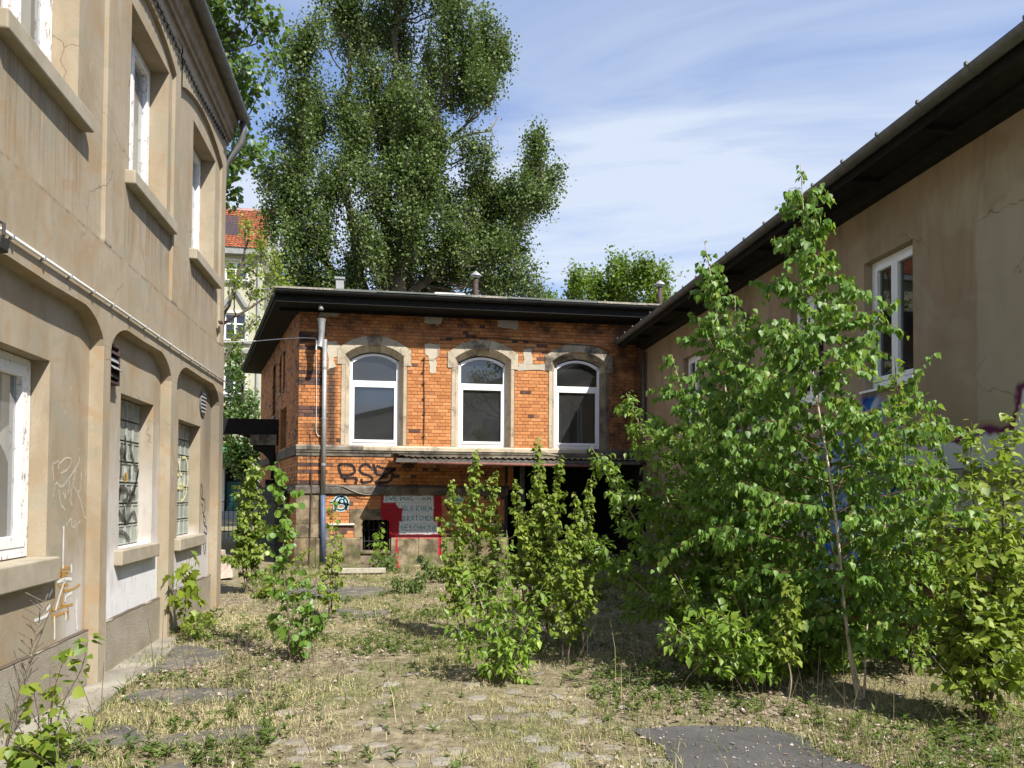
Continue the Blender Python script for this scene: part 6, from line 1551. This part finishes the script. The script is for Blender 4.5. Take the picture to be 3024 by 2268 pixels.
def clump_tree(name, label, cat, base, trunks, clumps, dens, leaf, shape, mat, bark, seed, twig_up=.4, depth_k=1.0, sig=.16, tw=26, group=None, wood_r=1.0, stretch=1.0, shoot=0.0):
    rng = np.random.default_rng(seed)
    o = thing(name, label, cat, base, group=group)
    tp = []
    paths = []
    for pts, r0, r1 in trunks:
        pts = np.array(pts, float)
        # resample with slight wobble
        tt = np.linspace(0, len(pts) - 1, len(pts) * 4); q = np.stack([np.interp(tt, np.arange(len(pts)), pts[:, k]) for k in range(3)], 1)
        q[1:-1] += rng.normal(0, .05 * r0 / .2, (len(q) - 2, 3))
        rs = np.linspace(r0, r1, len(q)); paths.append((q, rs)); tp.append(np.concatenate([q, rs[:, None]], 1))
    tp = np.concatenate(tp)
    trunk = tubes_object('trunk', paths, bark, o, n=9)
    br = []; P = []; Dr = []
    for (cx, cy, cz, rx_, rz_) in clumps:
        if stretch != 1.0: rx_, rz_ = rx_ / stretch, rz_ * stretch
        c = np.array([cx, cy, cz]); ry_ = rx_ * depth_k
        start_z = cz - .55 * rz_ - .8 * np.abs(rng.normal(1, .3)) * max(rx_, .4)
        d = np.linalg.norm(tp[:, :3] - np.array([cx, cy, start_z - .6]), axis=1) + (tp[:, 2] > cz) * 3
        k = int(np.argmin(d)); s = tp[k, :3]; r = min(tp[k, 3] * .6, (.02 + .035 * (rx_ + rz_)) * wood_r)
        mid = curve(s, c, (0, 0, -.12 * np.linalg.norm(c - s)), 9, rng); br.append((mid, np.linspace(r, r * .35, 9)))
        nt = int(tw * (rx_ * rz_) ** .75) + 5
        for q in range(nt):
            v = unit(rng.normal(0, 1, 3)); rr = rng.random() ** .42 * (1.0 if rng.random() > .2 else rng.uniform(1.2, 1.75))
            e = c + v * np.array([rx_, ry_, rz_]) * rr
            s2 = mid[rng.integers(4, 9)]
            if shoot and rng.random() < .5:
                lsh = shoot * rng.uniform(.5, 1.3); s2 = e + np.array([-v[0] * rx_ * .45 + rng.normal(0, .12), -v[1] * rx_ * .45 + rng.normal(0, .12), -lsh])
            w_ = curve(s2, e, (0, 0, .10 * np.linalg.norm(e - s2) * (-1 if twig_up > 0 else 1)), 6, rng); br.append((w_, np.linspace(r * .3, .004, 6)))
            m_ = max(3, int(dens * rng.uniform(.5, 1.5) * min(1.0, .55 + .45 * rx_)))
            t = rng.uniform(.12 if shoot else .35, 1.06, m_); idx = np.clip(t * 5, 0, 4.999); i0 = idx.astype(int); f = (idx - i0)[:, None]
            pos = w_[i0] * (1 - f) + w_[np.minimum(i0 + 1, 5)] * f + rng.normal(0, sig, (m_, 3)) * np.array([1, 1, 1.25])
            P.append(pos); Dr.append(np.repeat(unit(e - s2)[None], m_, 0))
    P = np.concatenate(P); Dr = np.concatenate(Dr); n = len(P)
    D = Dr * .3 + rng.normal(0, .6, (n, 3)) + np.array([0, 0, -.55 + twig_up * .4]); N = rng.normal(0, .55, (n, 3)) + np.array([0.15, -.25, .75])
    tint = np.clip(rng.normal(.5, .24, n), 0, 1)
    L = leaf * rng.uniform(.65, 1.25, n)
    tubes_object('branches', br, bark, o, n=4)
    leaf_object('crown', P, D, N, L, L * .82, shape, mat, tint, o)
    return o
T1 = [(.2, 32, 0), (.1, 32, 4), (.1, 31.8, 8), (.25, 31.6, 10.5), (.7, 31.7, 13), (1.3, 31.9, 15.5), (1.9, 32, 18)]
T2 = [(-.5, 32.3, 0), (-.7, 32.4, 5), (-.95, 32.5, 9), (-1.4, 32.4, 11.5), (-1.8, 32.4, 14), (-1.9, 32.4, 17), (-1.8, 32.5, 20.5)]
T3 = [(.0, 32.2, 8), (-.2, 32.2, 12), (-.2, 32.2, 16), (.1, 32.2, 20), (.2, 32.2, 23)]
T4 = [(.8, 31.7, 13.0), (1.7, 31.9, 15.0), (2.4, 32, 16.6), (3.2, 32, 17.4), (4.0, 32, 18.2)]
T5 = [(.3, 32, 9.5), (1.8, 32.3, 11), (3.0, 32.4, 12.6), (4.4, 32.4, 13.6), (5.6, 32.4, 14.6), (6.4, 32.3, 15.6)]
T6 = [(-.9, 32.5, 8.5), (-2.2, 32.2, 10.2), (-3.2, 32.2, 12.2), (-3.7, 32.2, 14.5), (-3.7, 32.2, 17.5)]
POPLAR += [(.6, 30.4, 12.3, 1.0, 1.3), (1.3, 30.4, 13.6, 1.0, 1.2), (.4, 30.3, 14.6, 1.0, 1.4), (1.6, 30.5, 15.6, .9, 1.3), (-.8, 30.4, 11.6, .9, 1.2), (1.0, 30.4, 17.2, .9, 1.2), (2.3, 30.6, 12.4, .9, 1.0), (5.0, 32, 12.6, 1.0, .9), (3.6, 31, 16.0, .7, .5)]
_r = np.random.default_rng(77); SUB = []
for (cx, cy, cz, rx_, rz_) in POPLAR:
    SUB.append((cx, cy, cz, rx_ * .9, rz_ * .9))
    for _ in range(3):
        v = unit(_r.normal(0, 1, 3)) * _r.uniform(.75, 1.1); f_ = _r.uniform(.3, .55)
        SUB.append((cx + v[0] * rx_, cy + v[1] * rx_ * .8, cz + v[2] * rz_, max(.28, rx_ * f_), max(.34, rz_ * f_ * 1.15)))
clump_tree('poplar_tree', 'huge old poplar towering behind the brick building', 'tree', (.1, 32, 0), [(T1, .48, .12), (T2, .30, .08), (T3, .3, .05), (T4, .14, .03), (T5, .2, .04), (T6, .2, .04)], SUB, 58, .125, 'rhomb', 'leaf_poplar_tree', 'bark_grey', 21, .5, .9, .21, 23, wood_r=1.0, stretch=1.03, shoot=.8)
dead = thing('dead_branch', 'bare dead branch reaching out of the old poplar to the right', 'branch', (2.4, 32, 16.4))
bpts = np.array([(2.3, 32, 16.4), (3.0, 31.9, 16.75), (3.5, 31.8, 16.9), (4.0, 31.8, 17.0), (4.3, 31.8, 17.4), (4.4, 31.8, 17.7)])
tubes_object('limb', [(bpts, np.linspace(.07, .02, 6)), (np.array([(4.0, 31.8, 17.0), (4.25, 31.8, 16.95), (4.4, 31.8, 17.1)]), np.array([.025, .015, .008])), (np.array([(2.9, 31.9, 16.7), (2.95, 31.9, 16.0), (2.85, 31.9, 15.2)]), np.array([.02, .014, .008])), (np.array([(3.3, 31.9, 16.85), (3.4, 31.9, 16.2), (3.35, 31.9, 15.7)]), np.array([.018, .012, .008]))], 'twig_pale', dead)
clump_tree('linden_tree', 'linden with large hanging leaves reaching over the tan building roof', 'tree', (-5.2, 16.6, 0), [([(-5.2, 16.6, 0), (-5.2, 16.6, 4), (-5.0, 16.5, 8), (-4.8, 16.4, 11), (-4.6, 16.3, 14)], .22, .06), ([(-5.1, 16.5, 6), (-4.2, 16.4, 7.6), (-3.5, 16.3, 8.8)], .09, .03), ([(-5.0, 16.5, 8.5), (-4.0, 16.4, 10), (-3.2, 16.3, 11.2)], .09, .03)], LINDEN + [(-4.9, 16.3, 12.6, .9, .8), (-4.3, 16.4, 13.6, .8, .6), (-4.3, 16.6, 9.6, .7, .8), (-4.8, 16.4, 8.3, .7, .6)], 15, .125, 'round', 'leaf_linden', 'bark_grey', 33, -.3, 1.0, .10, 46)
clump_tree('maple_tree', 'bright green maple standing behind the brick building on the right', 'tree', (12.2, 40, 0), [([(12.2, 40, 0), (12.2, 40, 6), (12.1, 40, 10), (12.2, 40, 13)], .25, .06), ([(12.2, 40, 8), (13.4, 39.8, 11), (14, 39.6, 12.6)], .12, .04), ([(12.2, 40, 8), (11, 39.9, 11), (10.2, 39.8, 12.2)], .12, .04)], MAPLE, 50, .17, 'palmate', 'leaf_maple', 'bark_grey', 41, .3, 1.0, .2, 26)
clump_tree('distant_tree', 'small pale green treetop left of the maple behind the roof', 'tree', (9.6, 46, 0), [([(9.6, 46, 0), (9.6, 46, 8), (9.7, 46, 13.4)], .15, .03)], FARTREE + [(9.4, 46, 12.8, 1.0, .6)], 40, .16, 'rhomb', 'leaf_maple', 'bark_grey', 43, .3, 1.0, .18, 26)
clump_tree('street_tree', 'leafy street tree before the pale house beyond the passage', 'tree', (-5.3, 30, 0), [([(-5.3, 30, 0), (-5.3, 30, 3), (-5.4, 30, 5), (-5.6, 30, 7)], .12, .03)], STREET + [(-6.5, 30.2, 4.4, .5, .6)], 46, .12, 'round', 'leaf_linden', 'bark_grey', 45, .1, 1.0, .16, 30)
clump_tree('young_tree', 'thin young tree with yellow green tufts left of the old poplar', 'tree', (-5.6, 25, 0), [([(-5.6, 25, 0), (-5.5, 25, 4), (-5.2, 25, 7), (-4.7, 25, 8.6), (-4.4, 25, 10.2)], .09, .02), ([(-5.2, 25, 6.9), (-4.2, 25, 7.6), (-3.3, 25, 8.2)], .05, .012), ([(-5.4, 25, 5), (-4.9, 25, 6.4), (-4.3, 25, 7.0)], .04, .01)], YOUNG, 17, .11, 'ovate', 'leaf_yellow_green', 'twig_brown', 47, .2, 1.0, .10, 44)

clump_tree('rear_tree', 'leafy tree mirrored in the upper panes of the arched windows', 'tree', (6.2, -6.5, 0), [([(6.2, -6.5, 0), (6.2, -6.5, 4), (6.0, -6.5, 8)], .16, .04)], [(5.6, -6.5, 7.6, 1.4, .9), (4.4, -6.3, 7.9, 1.0, .6), (7.2, -6.6, 8.0, 1.3, .9), (6.2, -6.5, 9.0, 1.1, .7), (3.4, -6.3, 7.3, .8, .4)], 18, .14, 'rhomb', 'leaf_linden', 'bark_grey', 49, .1, 1.0, .16, 22)
# ================================================================== saplings and shrubs
GA = 2.39996
def grow(rng, base, stems, leaf, ls=.035, shape='ovate', W=.6, hang=.5, up=.8, spread=.75):
    """stems: dicts tip(dx,dy,h) r nb bl t0 el droop sub prof -> wood paths and leaf arrays"""
    paths = []; P = []; D = []; N = []; LL = []
    base = np.array([base[0], base[1], float(gh(base[0], base[1])) - .02])
    def leaves_on(w_, t0, dens_len, scale=1.0):
        seg = np.linalg.norm(np.diff(w_, axis=0), axis=1); Lw = seg.sum()
        m_ = max(1, int(Lw * (1 - t0) / ls * rng.uniform(.8, 1.2) * dens_len))
        t = np.sort(rng.uniform(t0, 1.0, m_)); t[-1] = 1.0; idx = np.clip(t * (len(w_) - 1), 0, len(w_) - 1.001); i0 = idx.astype(int); f = (idx - i0)[:, None]
        pos = w_[i0] * (1 - f) + w_[i0 + 1] * f; tan = unit(w_[i0 + 1] - w_[i0])
        ph = np.arange(m_) * GA + rng.uniform(0, 6.28); ra = rng.normal(0, 1, (m_, 3)); side = unit(np.cross(tan, ra))
        d = tan * .45 + side * spread + rng.normal(0, .18, (m_, 3)); d[:, 2] -= hang
        pet = leaf * .28
        P.append(pos + unit(d) * pet); D.append(d + np.array([0, 0, -hang * .8])); N.append(np.array([.12, -.18, up]) + rng.normal(0, .42, (m_, 3)) + d * .2)
        LL.append(leaf * scale * rng.uniform(.42, 1.2, m_))
    for s in stems:
        tip = base + np.array([s['tip'][0], s['tip'][1], s['tip'][2]]); n = 14
        t = np.linspace(0, 1, n)[:, None]; b = s.get('bend', (0, 0)); root = base + np.array([*s.get('root', (0, 0)), 0])
        st = root * (1 - t) + tip * t + np.array([b[0], b[1], 0])[None] * (t * (1 - t) * 4) + np.stack([.018 * np.sin(t[:, 0] * 11 + rng.uniform(0, 6)), .018 * np.sin(t[:, 0] * 9 + rng.uniform(0, 6)), np.zeros(n)], 1) * min(1, s['tip'][2])
        r = s['r']; paths.append((st, np.linspace(r, r * .18, n)))
        nb = s['nb']; t0 = s.get('t0', .15)
        for k in range(nb):
            tt = t0 + (.97 - t0) * (k + rng.random() * .8) / nb
            i = min(int(tt * (n - 1)), n - 2); p0 = st[i] + (st[i + 1] - st[i]) * (tt * (n - 1) - i)
            prof = s.get('prof', lambda q: 1 - .75 * q); L = s['bl'] * prof(tt) * rng.uniform(.6, 1.25)
            az = k * GA + rng.normal(0, .35) + s.get('az', 0); el = s.get('el', .6) + rng.normal(0, .18)
            if 'dir' in s: az = s['dir'] + rng.normal(0, s.get('dspread', .9))
            dv = np.array([math.cos(az) * math.cos(el), math.sin(az) * math.cos(el), math.sin(el)])
            q = np.linspace(0, 1, 7)[:, None]; w_ = p0 + dv[None] * L * q; w_[:, 2] -= (s.get('droop', .15) * L * q[:, 0] ** 2); w_[1:] += rng.normal(0, .02 * L, (6, 3))
            rb = max(.0016, r * (1 - .8 * tt) * .35); paths.append((w_, np.linspace(rb, .001, 7)))
            leaves_on(w_, .18, 1.0)
            for j in range(s.get('sub', 0)):
                if L < .14: break
                ps = w_[rng.integers(1, 6)]; v = unit(dv + rng.normal(0, .55, 3)); l2 = L * rng.uniform(.25, .5)
                w2 = ps + v[None] * l2 * np.linspace(0, 1, 5)[:, None]; w2[:, 2] -= s.get('droop', .15) * l2 * np.linspace(0, 1, 5) ** 2
                paths.append((w2, np.linspace(.0016, .0008, 5))); leaves_on(w2, .1, 1.0)
        leaves_on(st, max(t0, .40), s.get('stemleaf', .8), .85)
    return paths, np.concatenate(P), np.concatenate(D), np.concatenate(N), np.concatenate(LL)
def shrub(name, label, cat, base, stems, leaf, mat, bark, seed, shape='ovate', W=.6, tmu=.5, tsd=.22, group=None, single=False, twig='twig_brown', **kw):
    rng = np.random.default_rng(seed)
    paths, P, D, N, L = grow(rng, base, stems, leaf, shape=shape, W=W, **kw)
    if base[1] < 12:     # nothing grows through the walls
        ok = (P[:, 0] > -2.34) & (P[:, 0] < 5.25 + .04 * (P[:, 1] - 5)); P, D, N, L = P[ok], D[ok], N[ok], L[ok]
    P[:, 2] = np.maximum(P[:, 2], .03)
    o = thing(name, label, cat, (base[0], base[1], 0), group=group)
    thick = [q for q in paths if q[1][0] > .0075]; thin = [q for q in paths if q[1][0] <= .0075]
    tubes_object('stem', thick or thin[:1], bark, o, n=6)
    tubes_object('twigs', thin, twig, o, n=4)['kind'] = 'stuff'
    tint = np.clip(rng.normal(tmu, tsd, len(P)), 0, 1)
    if single:
        for i in range(len(P)):
            v, f, k = leaf_arrays(P[i:i + 1], D[i:i + 1], N[i:i + 1], L[i:i + 1], L[i:i + 1] * W, shape)
            me = np_mesh('leaf', v, f, mat, np.full(k, tint[i])); q = bpy.data.objects.new('leaf', me); COL.objects.link(q); q.parent = o; q.matrix_parent_inverse = MW[o.name].inverted()
    else: leaf_object('foliage', P, D, N, L, L * W, shape, mat, tint, o)
    return o
S = lambda dx, dy, h, r=.012, nb=26, bl=.35, **k: dict(tip=(dx, dy, h), r=r, nb=nb, bl=bl, **k)
col_prof = lambda q: .55 + .6 * math.sin(PI * min(1, q * 1.05)) - .35 * q
# --- left half
shrub('aspen_sapling', 'aspen sapling with round leaves in the left middle of the yard', 'sapling', (-.92, 7.52), [S(-.12, .1, 1.92, .013, 34, .24, prof=lambda q: 1.15 - .62 * q, el=.35, t0=.12), S(.26, .1, .78, .008, 11, .22, el=.4), S(.36, -.15, .55, .007, 8, .18, el=.3)], 0.071, 'leaf_aspen', 'twig_brown', 101, 'round', .92, .55, .2, ls=0.0130, hang=.75, spread=.8)
shrub('poplar_sapling', 'slim poplar sapling before the blue standpipe', 'sapling', (-.72, 9.95), [S(.02, .1, 1.5, .009, 16, .2, el=.5), S(.10, 0, 1.0, .006, 12, .2), S(-.1, .1, .8, .006, 9, .18)], 0.073, 'leaf_poplar', 'twig_brown', 102, 'delta', .85, .7, .2, ls=0.0124)
shrub('poplar_sapling', 'dense poplar sapling beside the far corner of tan building', 'sapling', (-2.18, 12.4), [S(.05, .1, 2.15, .014, 42, .36, prof=lambda q: 1.1 - .7 * q, el=.7, sub=1), S(-.15, .1, 1.7, .01, 26, .32, el=.7, sub=1), S(.22, .0, 1.45, .01, 24, .32, el=.6, sub=1)], 0.076, 'leaf_poplar', 'twig_brown', 103, 'delta', .85, .55, .24, ls=0.0124)
shrub('bramble', 'yellow green arching bramble sprays between the two left saplings', 'shrub', (-1.95, 12.0), [S(.75, .2, .75, .006, 20, .10, bend=(-.1, 0), el=.2), S(.95, .1, .40, .006, 22, .10, bend=(0, 0), el=.2), S(.55, .3, 1.15, .006, 16, .10), S(.5, -.2, .18, .005, 22, .16), S(.2, -.3, .2, .005, 18, .16)], 0.055, 'leaf_yellow_green', 'twig_brown', 104, 'round', .85, .5, .25, ls=0.0093)
shrub('maple_seedling', 'yellow green maple seedling against the tan wall', 'seedling', (-2.22, 8.85), [S(.06, -.02, .96, .006, 17, .20, el=.25, droop=.5, t0=.28, prof=lambda q: 1.1 - .4 * q, stemleaf=.5)], 0.140, 'leaf_yellow_green', 'twig_red', 105, 'palmate', .95, .6, .2, single=True, ls=0.03400, hang=.75)
shrub('low_shrub', 'small yellow green shrub at the foot of the tan wall', 'shrub', (-2.05, 8.55), [S(.12, -.1, .34, .005, 9, .2), S(.25, .1, .30, .005, 9, .2), S(-.1, .05, .28, .005, 7, .18)], 0.061, 'leaf_yellow_green', 'twig_brown', 106, 'ovate', .5, .45, .2, ls=0.0112)
shrub('poplar_seedling', 'poplar seedling with red twigs in the near left corner', 'seedling', (-1.98, 4.82), [S(.12, .0, .70, .006, 8, .12, el=.7), S(.26, .02, .78, .006, 6, .10, el=.8, t0=.35), S(-.02, .0, .52, .006, 8, .14), S(.22, -.05, .36, .006, 9, .16), S(-.15, 0, .38, .006, 9, .15), S(.08, -.12, .28, .005, 9, .17), S(-.05, -.16, .22, .005, 9, .17)], 0.083, 'leaf_poplar', 'twig_red', 107, 'delta', .95, .62, .22, single=True, ls=0.0210, hang=.35)
dk = thing('dead_stalk', 'dark dead seed stalk leaning at the near tan wall', 'stalk', (-2.22, 5.1, 0))
pth = [(np.array([(-2.25, 5.0, 0), (-2.22, 5.1, .35), (-2.17, 5.2, .62), (-2.10, 5.3, .92)]), np.array([.008, .007, .006, .002]))]
for k in range(26):
    z0 = .45 + k * .018; a = k * GA; pth.append((np.array([(-2.2 + .0018 * k, 5.13 + .006 * k, z0), (-2.2 + .07 * math.cos(a), 5.15 + .006 * k + .07 * math.sin(a), z0 + .06)]), np.array([.002, .004])))
tubes_object('stem', pth, 'twig_brown', dk, n=5)
# --- middle
shrub('willow_shrub', 'light green sallow shrub in the front middle of the yard', 'shrub', (.97, 6.38), [S(-.32, .05, 1.05, .012, 17, .30, el=.5, sub=1), S(.02, .1, 1.30, .011, 17, .28, el=.6, sub=1), S(.30, -.05, .85, .010, 16, .28, el=.45, sub=1), S(-.52, -.05, .62, .009, 14, .26, el=.35, sub=1), S(.18, -.12, .55, .008, 13, .26, el=.3, sub=1), S(-.15, -.15, .75, .008, 13, .26, el=.4)], 0.081, 'leaf_willow', 'twig_pale', 111, 'ovate', .52, .52, .22, ls=0.0130, hang=.3)
shrub('poplar_thicket', 'poplar saplings behind the light green sallow shrub', 'sapling', (.96, 8.15), [S(-.28, .1, 1.75, .012, 30, .26, el=.95, prof=col_prof, sub=1, root=(-.15, 0)), S(-.05, .1, 2.08, .013, 34, .26, el=.95, prof=col_prof, sub=1), S(.16, .0, 1.85, .011, 28, .24, el=.95, prof=col_prof, sub=1, root=(.1, 0)), S(-.42, 0, 1.35, .009, 20, .24, el=.8, root=(-.2, 0))], 0.054, 'leaf_poplar', 'twig_brown', 112, 'delta', .88, .58, .25, ls=0.0074)
shrub('poplar_thicket', 'tallest poplar saplings in the middle before the dark passage', 'sapling', (1.52, 7.75), [S(.02, .1, 2.20, .014, 40, .26, el=1.0, prof=col_prof, sub=1), S(.22, .0, 2.0, .012, 34, .25, el=.95, prof=col_prof, sub=1, root=(.1, 0)), S(-.2, .1, 1.75, .011, 28, .24, el=.95, prof=col_prof, sub=1, root=(-.1, 0)), S(.12, -.1, 1.6, .010, 24, .24, el=.9, prof=col_prof, root=(.05, -.1))], 0.059, 'leaf_poplar', 'twig_brown', 113, 'delta', .88, .58, .25, ls=0.0074)
shrub('poplar_thicket', 'upright poplar saplings right of the light green sallow shrub', 'sapling', (1.66, 6.9), [S(.05, .05, 1.62, .011, 30, .22, el=1.0, prof=col_prof, sub=1), S(.22, .1, 1.78, .011, 30, .22, el=1.0, prof=col_prof, sub=1, root=(.12, .05)), S(-.14, .0, 1.2, .009, 20, .2, el=.95, prof=col_prof, root=(-.05, 0))], 0.054, 'leaf_poplar', 'twig_brown', 114, 'delta', .88, .58, .25, ls=0.0074)
shrub('maple_seedling', 'light green seedling before the arched basement window', 'seedling', (-.22, 16.3), [S(.02, 0, 1.0, .006, 9, .2, el=.3, droop=.4), S(.1, 0, .7, .006, 8, .2, el=.3, droop=.4)], 0.146, 'leaf_willow', 'twig_brown', 115, 'palmate', .95, .5, .2, ls=0.0300)
for k, (bx_, by_, h_) in enumerate(((.9, 13.6, .5), (.3, 12.2, .35), (1.6, 12.6, .45), (3.4, 13.5, .6), (4.2, 12.4, .5), (3.0, 11.2, .4), (-.1, 15.9, .4), (2.6, 14.6, .5))):
    LBL = ['low weedy bush before the red painted wall', 'small weedy bush in mid yard left of the thicket', 'weedy bush behind the poplar thicket', 'dark weedy bush before the passage mouth', 'dark weedy bush beside the right wall', 'small dark bush left of the birches', 'weedy bush at the basement window', 'weedy bush under the canopy']
    shrub('weedy_bush', LBL[k], 'bush', (bx_, by_), [S(RNG.uniform(-.4, .4), RNG.uniform(-.3, .3), h_ * RNG.uniform(.6, 1.1), .006, 14, .28, el=.5) for _ in range(5)], 0.073, 'leaf_weed', 'twig_brown', 130 + k, 'ovate', .55, .5, .25, ls=0.0136, group='weedy bushes in the yard')
# --- right half
bp_ = lambda q: (.35 + 1.9 * q) if q < .3 else (.09 + 1.03 * (1 - (q - .3) / .7) ** 1.35)
shrub('birch_tree', 'tall young birch with pale slender trunk on the right', 'tree', (3.70, 5.58), [S(-.46, .1, 4.30, .0155, 84, 1.25, t0=.12, el=.60, droop=.30, sub=6, prof=bp_, bend=(-.06, 0), stemleaf=.35), S(-.25, .2, 1.9, .010, 18, .5, el=.5, droop=.2, sub=3), S(.45, .2, 2.0, .010, 18, .5, el=.5, droop=.2, sub=3)], .066, 'leaf_birch', 'bark_birch', 121, 'delta', .80, .50, .24, ls=.0135, hang=.85, up=.5, twig='twig_red')
shrub('birch_tree', 'young birch with reddish twigs left of the tall birch', 'tree', (3.70, 7.35), [S(-.50, .1, 4.25, .020, 80, 1.2, t0=.13, el=.62, droop=.28, sub=6, prof=bp_, bend=(.05, 0), stemleaf=.35), S(.35, .1, 3.1, .013, 34, .8, el=.6, droop=.25, sub=4), S(-.95, -.1, 3.0, .013, 34, .8, el=.55, droop=.25, sub=4)], .070, 'leaf_birch', 'bark_birch', 122, 'delta', .80, .50, .24, ls=.0145, hang=.85, up=.5, twig='twig_red')
shrub('birch_tree', 'shorter birch sapling between the two taller birches', 'tree', (3.25, 6.35), [S(-.25, .0, 3.35, .014, 56, .95, t0=.12, el=.6, droop=.28, sub=5, prof=bp_, stemleaf=.35), S(-.55, -.1, 2.3, .010, 26, .6, el=.5, droop=.2, sub=3)], .066, 'leaf_birch', 'bark_birch', 129, 'delta', .80, .55, .24, ls=.0145, hang=.8, up=.5, twig='twig_red')
shrub('sallow_shrub', 'broad sallow leaning left before the dark passage', 'shrub', (3.25, 7.0), [S(-1.35, .1, 2.05, .018, 40, .60, el=.45, sub=3, droop=.2), S(-.95, .2, 2.6, .018, 42, .60, el=.5, sub=3), S(-.35, .1, 2.3, .016, 30, .5, el=.5, sub=3), S(-1.5, -.1, 1.25, .014, 32, .55, el=.35, sub=3), S(-.8, -.3, .85, .012, 22, .45, el=.3, sub=2)], 0.081, 'leaf_willow', 'twig_pale', 123, 'ovate', .56, .32, .24, ls=0.0155, hang=.4)
shrub('sallow_shrub', 'low bright sallow spreading before the pale birch trunk', 'shrub', (3.0, 6.0), [S(-.85, -.25, .62, .012, 22, .38, el=.35, sub=2), S(-.45, -.35, .75, .012, 20, .36, el=.4, sub=2), S(.1, -.25, .70, .010, 20, .36, el=.4, sub=2), S(-.65, .1, .95, .012, 22, .38, el=.4, sub=2), S(-.15, .1, 1.15, .011, 22, .36, el=.5, sub=2)], 0.083, 'leaf_willow', 'twig_pale', 124, 'ovate', .58, .5, .24, ls=0.0143, hang=.3)
shrub('poplar_sapling', 'narrow yellowish poplar sapling left of the pale birch trunk', 'sapling', (2.93, 5.30), [S(.0, 0, .98, .007, 26, .11, el=.9, t0=.35, prof=lambda q: 1), S(.05, .02, .85, .005, 16, .1, el=.9, t0=.4, prof=lambda q: 1)], 0.056, 'leaf_poplar', 'twig_pale', 125, 'delta', .85, .7, .22, ls=0.0093)
shrub('sallow_shrub', 'shaded sallow with an upright leader behind the right poplar shrub', 'shrub', (4.62, 6.2), [S(-.12, 0, 2.85, .018, 30, .45, el=.5, sub=2, prof=lambda q: 1.1 - .8 * q), S(.3, .1, 2.2, .014, 26, .45, el=.5, sub=2), S(-.65, -.1, 1.7, .014, 26, .5, el=.45, sub=2), S(-.2, -.3, 1.4, .012, 24, .45, el=.4, sub=2), S(-.9, .1, 1.0, .012, 22, .45, el=.35, sub=2)], 0.081, 'leaf_willow', 'twig_brown', 126, 'ovate', .58, .32, .24, ls=0.0155, hang=.2)  # leaf tint lowered to carry the shade it stands in
shrub('poplar_thicket', 'sunlit yellow green poplar shrub at the right edge', 'shrub', (4.05, 4.75), [S(.05, .1, 2.15, .014, 40, .38, el=.75, sub=2), S(.35, .1, 2.0, .013, 36, .38, el=.75, sub=2), S(-.25, .0, 1.55, .012, 34, .36, el=.7, sub=2), S(.55, -.1, 1.6, .012, 32, .38, el=.7, sub=2), S(.2, -.2, 1.25, .010, 28, .34, el=.6, sub=2), S(-.1, -.2, .9, .010, 24, .34, el=.5, sub=2), S(.6, .3, 2.3, .013, 36, .38, el=.8, sub=2)], 0.065, 'leaf_poplar', 'twig_brown', 127, 'delta', .90, .68, .24, ls=0.0130, hang=.3)
shrub('sallow_shrub', 'shaded sallow at the foot of the painted right wall', 'shrub', (4.7, 8.3), [S(-.5, .1, 2.0, .014, 28, .5, el=.5, sub=3), S(.1, .1, 2.3, .014, 28, .5, el=.5, sub=3), S(-.9, -.1, 1.4, .012, 26, .5, el=.4, sub=3), S(-.3, .7, 1.6, .012, 24, .5, el=.4, sub=3)], 0.083, 'leaf_willow', 'twig_brown', 128, 'ovate', .58, .3, .22, ls=0.0155, hang=.3)
shrub('sallow_shrub', 'low shaded sallow thicket around the foot of the birches', 'shrub', (3.75, 6.35), [S(-.5, -.2, .95, .010, 24, .42, el=.35, sub=3), S(.35, -.25, 1.05, .010, 24, .42, el=.4, sub=3), S(.75, .0, .9, .010, 22, .42, el=.35, sub=3), S(-.1, .3, 1.25, .010, 24, .42, el=.45, sub=3), S(.1, -.45, .55, .008, 20, .38, el=.25, sub=3), S(-.75, .1, .7, .008, 20, .38, el=.3, sub=3)], .080, 'leaf_willow', 'twig_brown', 140, 'ovate', .58, .30, .24, ls=.016, hang=.3)
